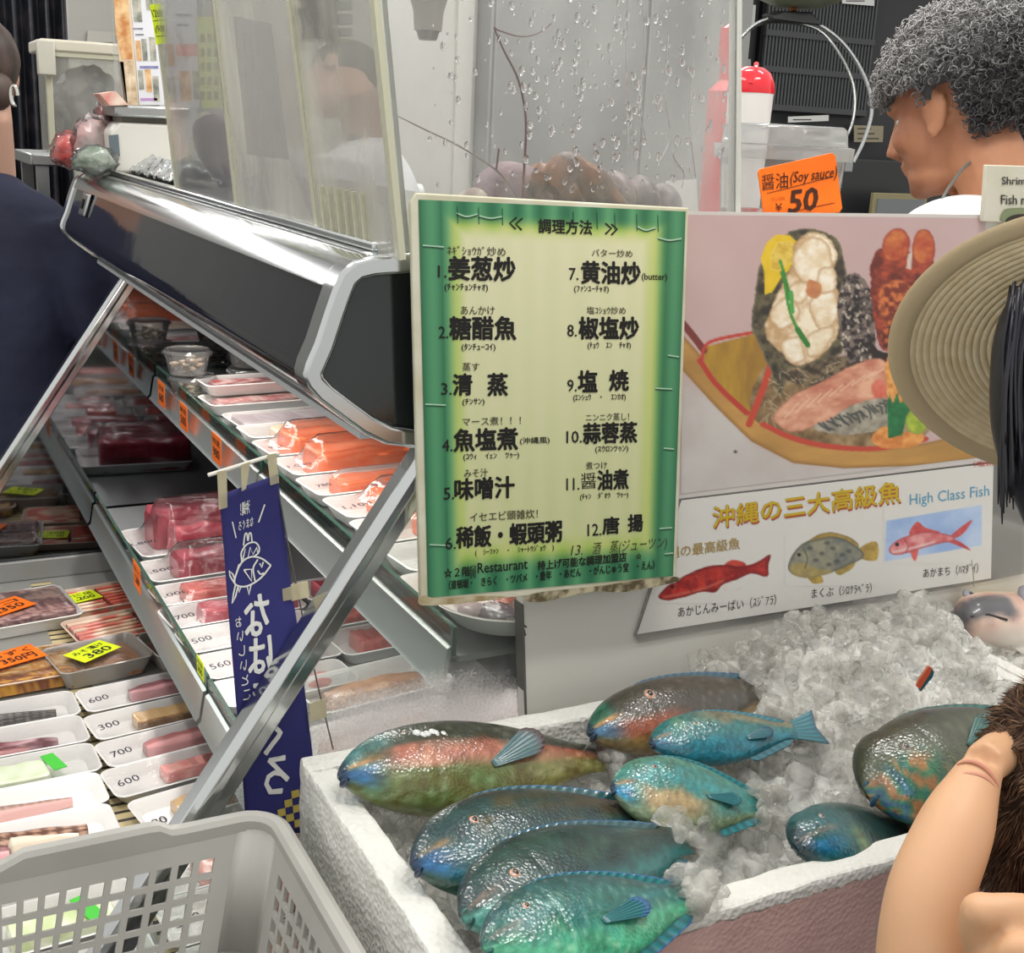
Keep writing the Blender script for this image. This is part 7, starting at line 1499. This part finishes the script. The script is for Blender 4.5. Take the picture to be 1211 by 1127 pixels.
eyes(P, Bh, HS, pr_); brows(P, HS, pr_, mat('brow_grey', (96, 94, 92), .8))
# curls
HAIR = mat('hair_grey_curls', attr=True, rough=.55)
hm = MB(); rnd = random.Random(4); hcen = P(-.022, 0, .040)
def hair_r(d):
    return Vector((d.x * .138, d.y * .122, d.z * .128))
def hair_ok(d):
    if d.x > .42 and d.z < .02: return False
    if d.x > .10 and d.z < -.26: return False
    if d.x > -.02 and d.x < .2 and d.z < -.34: return False
    if abs(d.y) > .55 and -.24 < d.x < .13 and d.z < -.05: return False
    if d.z < -.80: return False
    if d.x > .2 and d.z < -.05: return False
    return True
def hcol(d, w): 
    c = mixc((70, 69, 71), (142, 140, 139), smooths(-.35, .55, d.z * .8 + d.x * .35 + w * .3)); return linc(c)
base = MB(); rings = []
n0 = 0
for i in range(1, 26):
    th = PI * i / 26 ; 
    for j in range(40):
        ph = 2 * PI * j / 40; d = Vector((math.sin(th) * math.cos(ph), math.sin(th) * math.sin(ph), math.cos(th)))
        k = .93 if hair_ok(d) else .60
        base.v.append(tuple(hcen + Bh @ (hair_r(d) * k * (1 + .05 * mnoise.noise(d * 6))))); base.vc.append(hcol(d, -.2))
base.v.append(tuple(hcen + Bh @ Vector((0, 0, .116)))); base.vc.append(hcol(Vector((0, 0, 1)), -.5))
for i in range(24):
    for j in range(40): a = i * 40 + j; b = i * 40 + (j + 1) % 40; base.f.append((a, a + 40, b + 40, b)); base.mi.append(0)
for j in range(40): base.f.append((1000, j, (j + 1) % 40)); base.mi.append(0)
nc = 0
while nc < 4200:
    d = Vector((rnd.gauss(0, 1), rnd.gauss(0, 1), rnd.gauss(0, 1))).normalized()
    if not hair_ok(d): continue
    nc += 1; c = hcen + Bh @ (hair_r(d) * rnd.uniform(.92, 1.10)); ax = (Bh @ d + Vector((rnd.uniform(-.8, .8), rnd.uniform(-.8, .8), rnd.uniform(-.8, .8)))).normalized(); q = ax.orthogonal().normalized(); w = ax.cross(q); R = rnd.uniform(.0035, .0075); sp = rnd.uniform(3.5, 7.0); pts = []
    for k in range(9): t_ = sp * k / 8; pts.append(c + q * (R * math.cos(t_)) + w * (R * math.sin(t_)) + ax * (.004 * k / 8 * 3 - .004))
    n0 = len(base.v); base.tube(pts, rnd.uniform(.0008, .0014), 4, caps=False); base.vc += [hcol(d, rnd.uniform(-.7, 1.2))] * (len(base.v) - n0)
base.build('hair', HAIR, pr_, auto=0)
# ear shell detail and neck cord
mb = MB(); mb.tube(smooth_path([tuple(PD(*p)) for p in [(1196, 172, 2.14), (1168, 181, 2.08), (1142, 196, 2.05), (1122, 222, 2.04), (1112, 240, 2.03)]], 24), .0026, 8); mb.build('neck_cord', mat('cord_grey', (112, 112, 106), .6), pr_)

# ---- customer in navy at the far left
f = cdir(-.55, .05, .83); u = Zv; Bh = basis(f, u); left = Bh @ Vector((0, 1, 0)); hc = PD(-26, 92, 2.99)
pn = thing('person', 'customer in dark navy top with earring seen from behind at the left edge', 'person', (hc.x, hc.y, 0))
SK3 = mat('skin_pale', (196, 156, 136), .5, sss=.15)
mb = MB(); P = head_geo(mb, hc, Bh, 1.05); sh = hc + Vector((0, 0, -.27))
mb.tube([P(-.02, 0, -.02), P(-.035, 0, -.10), sh + Vector((0, 0, .04))], [.062, .058, .075], 16)
rt = cdir(1, 0, 0); Bt = basis(cdir(0, 0, 1), Zv)
def torso(mb, o, inf=0.0):
    rings = []
    for dz, w, d in ((.025, .055, .055), (0, .085, .065), (-.03, .145, .08), (-.065, .185, .092), (-.12, .203, .105), (-.22, .200, .118), (-.36, .186, .118), (-.5, .180, .118), (-.64, .188, .125), (-.76, .19, .125), (-.80, .17, .11)):
        rings.append([o + rt * ((w + inf) * math.copysign(abs(math.cos(2 * PI * k / 28)) ** .85, math.cos(2 * PI * k / 28))) + (Bt @ Vector((1, 0, 0))) * ((d + inf) * math.sin(2 * PI * k / 28)) + Vector((0, 0, dz + inf * .6)) for k in range(28)])
    mb.loft(rings)
def arms(mb, o, inf=0.0, full=True):
    for sd in (1, -1):
        a = o + rt * (sd * .20) + Vector((0, 0, -.06)); b = o + rt * (sd * .285) + Vector((0, 0, -.36)) + cdir(0, 0, 1) * .0; c = b + Vector((0, 0, -.10)) + cdir(0, 0, 1) * .2
        mb.tube([a, (a + b) / 2, b, (b + c) / 2, c][: 5 if full else 3], [.072 + inf, .064 + inf, .052 + inf, .045 + inf, .034 + inf][: 5 if full else 3], 14)
        if full:
            mb.ell(c + cdir(0, 0, 1) * .04, (.05, .025, .035), 14, 10, Bt)
            for q in range(4): mb.tube([c + cdir(0, 0, 1) * .07 + Vector((0, 0, .024 - q * .016)), c + cdir(0, .2, 1) * .11 + Vector((0, 0, .024 - q * .016)), c + cdir(0, .6, .9) * .13 + Vector((0, 0, .024 - q * .016))], [.009, .0085, .007], 8)
            mb.tube([c + cdir(0, 0, 1) * .03, c + cdir(-sd * .5, .3, .8) * .08], [.011, .009], 8)
def legs(mb, o, inf=0.0):
    for sd in (1, -1):
        mb.tube([o + rt * (sd * .09) + Vector((0, 0, -.66)), o + rt * (sd * .10) + Vector((0, 0, -1.0)), Vector((o.x, o.y, .06)) + rt * (sd * .10)], [.10 + inf, .07 + inf, .05 + inf], 14); mb.ell(Vector((o.x, o.y, .045)) + rt * (sd * .10) + cdir(0, 0, 1) * .06, (.13, .05, .045), 14, 10, Bt)
torso(mb, sh); arms(mb, sh); legs(mb, sh); b_ = mb.build('body', SK3, pn); remesh(b_, .007, 4)
NAVY = mat('navy_cloth', (40, 44, 68), .8, col2=(31, 34, 54), nscale=4, bump=.5, bscale=7, bdist=.03)
mb = MB(); torso(mb, sh, .022); arms(mb, sh, .030, False); mb.ell(sh + Vector((0, 0, -.84)), (.16, .22, .2), 24, 14, Bt); c_ = mb.build('top', NAVY, pn); remesh(c_, .010, 5)
mb = MB(); legs(mb, sh, .018); c_ = mb.build('trousers', mat('dark_trousers', (32, 32, 36), .8), pn); remesh(c_, .012, 4)
mb = MB(); hcen = P(-.022, 0, .035); mb.ell(hcen, (.112, .095, .105), 28, 18, Bh, fn=lambda d: (1 if not (d.x > .45 and d.z < .35) else .8) * (1 + .03 * mnoise.noise(d * 5))); mb.ell(P(-.075, 0, -.05), (.045, .062, .055), 20, 12, Bh)
mb.build('hair', mat('hair_dark_brown', (52, 42, 38), .5, col2=(84, 68, 62), nscale=30, stretch=(1, 1, .2), bump=.5, bscale=90), pn)
eyes(P, Bh, 1.05, pn)
mb = MB(); ec = PD(17, 113, 2.90); mb.tube([ec + (rt * math.cos(a) * .35 + Vector((0, 0, 1)) * math.sin(a)) * .022 for a in [2 * PI * k / 24 for k in range(20)]], .0045, 8); mb.build('earring', mat('silver_ring', (216, 214, 206), .2, 1.0), pn)

# ---- clerk in white shirt and dark apron blurred behind the scuffed screen
f = cdir(-.92, .25, .1); u = (Zv - f * Zv.dot(f) + cdir(.0, 0, 0.001)).normalized(); Bh = basis(f, u); left = Bh @ Vector((0, 1, 0)); hc = PD(400, 98, 3.45)
pc = thing('person', 'clerk in white shirt and dark apron bending behind the scuffed acrylic screen', 'person', (hc.x, hc.y, 0))
mb = MB(); P = head_geo(mb, hc, Bh, .95); sh = hc + cdir(.40, .0, .0) * .09 + Vector((0, 0, -.20))
mb.tube([P(-.02, 0, -.02), P(-.05, 0, -.08), sh + Vector((0, 0, .03))], [.06, .056, .07], 16)
rt = (cdir(.35, 0, .9)); Bt = basis(cdir(-.9, 0, .35), Zv); _f = cdir
torso(mb, sh); legs(mb, sh)
for sd in (1, -1): mb.tube([sh + rt * (sd * .18) + Vector((0, 0, -.06)), sh + rt * (sd * .22) + Vector((0, 0, -.32)), sh + rt * (sd * .15) + cdir(-.9, 0, .2) * .24 + Vector((0, 0, -.34))], [.062, .05, .036], 14); mb.ell(sh + rt * (sd * .15) + cdir(-.9, 0, .2) * .30 + Vector((0, 0, -.34)), (.05, .03, .03), 12, 8, Bt)
b_ = mb.build('body', mat('skin_clerk', (196, 150, 130), .5), pc); remesh(b_, .007, 4)
mb = MB(); torso(mb, sh, .02)
for sd in (1, -1): mb.tube([sh + rt * (sd * .17) + Vector((0, 0, -.05)), sh + rt * (sd * .215) + Vector((0, 0, -.24))], [.088, .078], 16)
c_ = mb.build('shirt', mat('shirt_white', ()), pc); remesh(c_, .010, 5)
mb = MB(); mb.ell(sh + cdir(-.9, 0, .2) * .055 + Vector((0, 0, -.42)), (.115, .19, .34), 24, 16, Bt); mb.tube([sh + cdir(-.9, 0, .2) * .12 + Vector((0, 0, -.16)), sh + rt * -.07 + Vector((0, 0, .04)), sh + cdir(.9, 0, 0) * .03 + Vector((0, 0, .05))], .028, 12); c_ = mb.build('apron', mat('apron_dark', (60, 62, 76), .8), pc); remesh(c_, .010, 4)
mb = MB(); mb.ell(P(-.022, 0, .045), (.105, .088, .085), 26, 16, Bh, fn=lambda d: (1 if not (d.x > .5 and d.z < .3) else .82)); mb.build('hair', mat('hair_clerk', (88, 86, 86), .6, col2=(60, 58, 58), nscale=30), pc); eyes(P, Bh, .95, pc)

# ---- woman or child in a wide straw hat, bending, holding a brown plush
f = cdir(-.25, .62, .74); hatc = PD(1290, 412, 1.16); 
pw = thing('person', 'person in wide straw hat with black hair at the right edge, hugging brown plush', 'person', (hatc.x, hatc.y, 0))
# brim plane normal (underside) towards the viewer and down
_tc = tocam(hatc); _su = Vector(-ROT[:, 1]); _su = (_su - _tc * _su.dot(_tc)).normalized(); nb = (_tc * .70 - _su * .714).normalized(); ub = (Zv - nb * Zv.dot(nb)).normalized(); Bb = basis(ub, nb)   # columns: ub, side, nb
e1, e2 = Bb @ Vector((1, 0, 0)), Bb @ Vector((0, 1, 0))
STRAW = mat('straw', (250, 232, 194), .7, col2=(240, 218, 176), nscale=60, bump=.6, bscale=200, bdist=.001); STRAWD = mat('straw_rim', (214, 192, 154), .75, bump=.5, bscale=150, bdist=.001)
RB = .182; NR = 26; nn = 72
mb = MB(); rings = []
for i in range(NR * 4 + 1):
    r = .085 + (RB - .012 - .085) * i / (NR * 4); rings.append([hatc + (e1 * math.cos(2 * PI * k / nn) + e2 * math.sin(2 * PI * k / nn)) * r + nb * (.0024 * abs(math.sin(PI * i / 8)) ** .7 + .012 * ((r - .085) / .097) ** 1.5) for k in range(nn)])
mb.loft(rings, caps=False); br = mb.build('hat_brim', STRAW, pw, solid=.003)
mb = MB(); mb.tube([hatc + (e1 * math.cos(2 * PI * k / nn) + e2 * math.sin(2 * PI * k / nn)) * (RB - .010) + nb * .011 for k in range(nn + 1)], .011, 10, caps=False, flat=.35, up=nb); mb.build('hat_rim', STRAWD, br)
mb = MB(); rings = []
for r, h in ((.088, 0), (.090, -.03), (.086, -.07), (.070, -.098), (.04, -.11), (.002, -.114)): rings.append([hatc + (e1 * math.cos(2 * PI * k / 40) + e2 * math.sin(2 * PI * k / 40)) * r + nb * h for k in range(40)])
mb.loft(rings, caps=False); mb.build('hat_crown', STRAW, pw, solid=.003)
hcw = hatc + nb * .045 + cdir(1, 0, .2) * .03; fw = cdir(.35, .35, .85); Bh = basis(fw, -nb); sh = PD(1560, 655, .97)
SK = SKIN
mb = MB(); P = head_geo(mb, hcw, Bh, .82, ear=False)
rt = cdir(1, 0, 0); Bt = basis(cdir(0, .1, 1), Zv)
mb.tube([P(-.02, 0, -.02), P(-.05, 0, -.10), sh], [.05, .05, .06], 14)
def tor(mb, inf=0):
    mb.ell(sh + Vector((0, 0, -.03)), (.09 + inf, .16 + inf, .07 + inf), 20, 12, Bt); mb.ell(sh + Vector((0, 0, -.2)), (.10 + inf, .145 + inf, .2 + inf), 24, 16, Bt); mb.ell(sh + Vector((0, 0, -.46)), (.11 + inf, .15 + inf, .2 + inf), 24, 16, Bt)
tor(mb); legs(mb, sh + Vector((0, 0, .08)))
# near forearm: elbow low left, wrist with crease at the fur, hand behind the plush
D0 = .93
el = PD(1086, 1185, .90); mids = [(1092, 1105, .91), (1102, 1050, .92), (1125, 992, .935), (1143, 948, .95), (1161, 908, .962)]
mb.tube(smooth_path([tuple(sh + rt * -.13 + Vector((0, 0, -.05))), tuple(PD(1270, 1130, .93)), tuple(PD(1170, 1235, .89)), tuple(el)] , 14), [.042, .040, .039, .038, .037, .036, .036, .036, .035, .035, .034, .034, .033, .033], 16)
fp = smooth_path([tuple(el)] + [tuple(PD(*m_)) for m_ in mids], 24); fr = [cat_interp([0, .2, .45, .7, .88, .95, 1], [.033, .0325, .031, .0275, .021, .0185, .0165], i / 23) for i in range(24)]
mb.tube(fp, fr, 22)
wr = PD(1163, 903, .962); mb.tube([wr, PD(1180, 892, .985), PD(1200, 884, 1.01)], [.0165, .018, .018], 14)
hb = PD(1204, 884, 1.015)
for q in range(4): mb.tube([hb + Vector((0, 0, .022 - q * .014)), hb + cdir(.9, 0, .3) * .045 + Vector((0, 0, .024 - q * .015)), hb + cdir(.9, 0, -.1) * .075 + Vector((0, 0, .024 - q * .015))], [.0095, .009, .0075], 10)
mb.tube([PD(1178, 893, .985), PD(1192, 872, .995), PD(1204, 862, 1.0)], [.011, .010, .008], 10)
# other forearm from the right and its curled hand in front of the plush
mb.tube(smooth_path([tuple(sh + rt * .14 + Vector((0, 0, -.05))), tuple(PD(1480, 1180, .93)), tuple(PD(1380, 1160, .88)), tuple(PD(1285, 1110, .865))], 14), [.045, .044, .043, .042, .042, .042, .040, .038, .036, .033, .030, .027, .025, .024], 16)
mb.ell(PD(1248, 1118, .855), (.040, .018, .036), 16, 12, basis(cdir(-1, .1, .05), Zv))
def fing(pts, r): mb.tube(smooth_path([tuple(PD(*p)) for p in pts], 14), [lerp(r[0], r[1], i / 13) for i in range(14)], 14)
b_ = mb
fing([(1248, 1086, .85), (1205, 1078, .842), (1163, 1080, .845), (1153, 1098, .848), (1159, 1128, .856), (1170, 1150, .864)], (.0135, .0105))
mb.ell(PD(1160, 1079, .845), (.0145, .0145, .014), 14, 10)
fing([(1246, 1108, .852), (1204, 1118, .838), (1172, 1142, .84), (1172, 1168, .85), (1184, 1185, .86)], (.013, .010))
fing([(1248, 1136, .855), (1208, 1152, .84), (1182, 1178, .842), (1190, 1205, .855)], (.0125, .0095)); fing([(1250, 1160, .86), (1218, 1182, .846), (1198, 1206, .85), (1204, 1225, .86)], (.011, .0085))
fing([(1262, 1150, .84), (1232, 1130, .822), (1204, 1124, .822), (1186, 1140, .828)], (.014, .0105))
body = mb.build('body', SK, pw); remesh(body, .0036, 5)
mb = MB(); w0 = PD(1163, 905, .95)
mb2 = MB(); tor(mb2, .014); mb2.ell(sh + Vector((0, 0, -.66)), (.15, .19, .2), 22, 14, Bt); c_ = mb2.build('dress', mat('dress_navy', (70, 72, 84), .8), pw); remesh(c_, .009, 4)
eyes(P, Bh, .82, pw)
# wrinkles at the wrist
mb = MB()
wax = (Vector(fp[-1]) - Vector(fp[-5])).normalized(); wc = Vector(fp[-3]); q0 = tocam(wc); q0 = (q0 - wax * q0.dot(wax)).normalized(); q1 = wax.cross(q0)
for k, off in enumerate((-.012, -.004, .004)): mb.tube([wc + wax * (off + .004 * math.sin(a * 2 + k)) + (q0 * math.cos(a) + q1 * math.sin(a)) * .0190 for a in [(-1.1 + 2.2 * j / 13) for j in range(14)]], [.0004 + .0016 * math.sin(PI * j / 13) for j in range(14)], 8)
mb.build('wrist_crease', mat('skin_pink', (206, 146, 122), .5), pw)
# hair under the brim, straight and black
HB = mat('hair_black', (26, 25, 30), .38, col2=(40, 40, 50), nscale=40, stretch=(1, 1, .1))
mb = MB(); mb.ell(hcw - (Bh @ Vector((.022, 0, 0))), (.092, .084, .098), 26, 18, Bh); rings = []
top = [PD(1236, 318, 1.10), PD(1232, 400, 1.09), PD(1232, 480, 1.085), PD(1236, 540, 1.08), PD(1246, 600, 1.08), PD(1256, 660, 1.09)]
for i, p in enumerate(smooth_path([tuple(p) for p in top], 24)): 
    w = cat_interp([0, .12, .35, .6, 1], [.012, .036, .044, .040, .02], i / 23); rings.append([p + (cdir(1, 0, 0) * math.cos(2 * PI * k / 24) * w + cdir(0, 0, 1) * math.sin(2 * PI * k / 24) * w * .8) for k in range(24)])
mb.loft(rings)
for q in range(130):
    a = rnd.uniform(0, 1); x0 = rnd.uniform(1180, 1230) ; y0_ = 340 + (1230 - x0) * rnd.uniform(.5, 2.4); y1_ = min(620, y0_ + rnd.uniform(100, 220)); dd = rnd.uniform(1.04, 1.09)
    mb.tube(smooth_path([tuple(PD(x0 + 14, y0_ - 30, dd)), tuple(PD(x0 + 4, (y0_ + y1_) / 2 - 20, dd)), tuple(PD(x0 + rnd.uniform(0, 10), y1_, dd))], 10), [.0012, .0016, .0018, .0018, .0018, .0017, .0016, .0014, .0012, .0006], 5)
mb.build('hair', HB, pw, auto=0)
# fluffy brown plush
pl_c = PD(1232, 950, 1.0); t = thing('plush_toy', 'fluffy brown plush held in the arms of the person in the straw hat', 'plush toy', (pl_c.x, pl_c.y, pl_c.z - .11))
Bp = basis(cdir(0, 0, 1), cdir(.06, -1, 0)); RP = (.055, .050, .098)
fur = MB(); fur.ell(pl_c, tuple(q * .97 for q in RP), 30, 22, Bp, fn=lambda d: 1 + .06 * mnoise.noise(d * 4)); fur.vc = [linc((66, 48, 36))] * len(fur.v)
rnd = random.Random(9)
for q in range(9000):
    d = Vector((rnd.gauss(0, 1), rnd.gauss(0, 1), rnd.gauss(0, 1))).normalized()
    if (Bp @ d).dot(tocam(pl_c)) < -.35: continue
    b0 = pl_c + Bp @ Vector((d.x * RP[0], d.y * RP[1], d.z * RP[2])) * (.97 + .05 * mnoise.noise(d * 4)); o_ = (Bp @ d * .75 + Vector((mnoise.noise(b0 * 60), mnoise.noise(b0 * 60 + Vector((9, 0, 0))), mnoise.noise(b0 * 60 + Vector((0, 9, 0))))) * 1.0 + Vector((0, 0, -.45))).normalized(); ln = rnd.uniform(.008, .017)
    s_ = o_.orthogonal().normalized() * .00085; s2 = o_.cross(s_).normalized() * .00085; k0 = len(fur.v); md = b0 + o_ * ln * .55 + Vector((0, 0, -.001)); tp_ = b0 + o_ * ln + Vector((0, 0, -.004))
    fur.v += [tuple(b0 + s_), tuple(b0 - s_ * .5 + s2), tuple(b0 - s_ * .5 - s2), tuple(md + s_ * .7), tuple(md - s_ * .35 + s2 * .7), tuple(md - s_ * .35 - s2 * .7), tuple(tp_)]
    fur.f += [tuple(k0 + i for i in f_) for f_ in ((0, 1, 4, 3), (1, 2, 5, 4), (2, 0, 3, 5), (3, 4, 6), (4, 5, 6), (5, 3, 6))]; fur.mi += [0] * 6
    c = mixc((70, 50, 38), (146, 112, 84), rnd.random() ** 1.4); fur.vc += [linc(c)] * 7
fur.build('fur', mat('plush_fur', attr=True, rough=.8), t, auto=0)
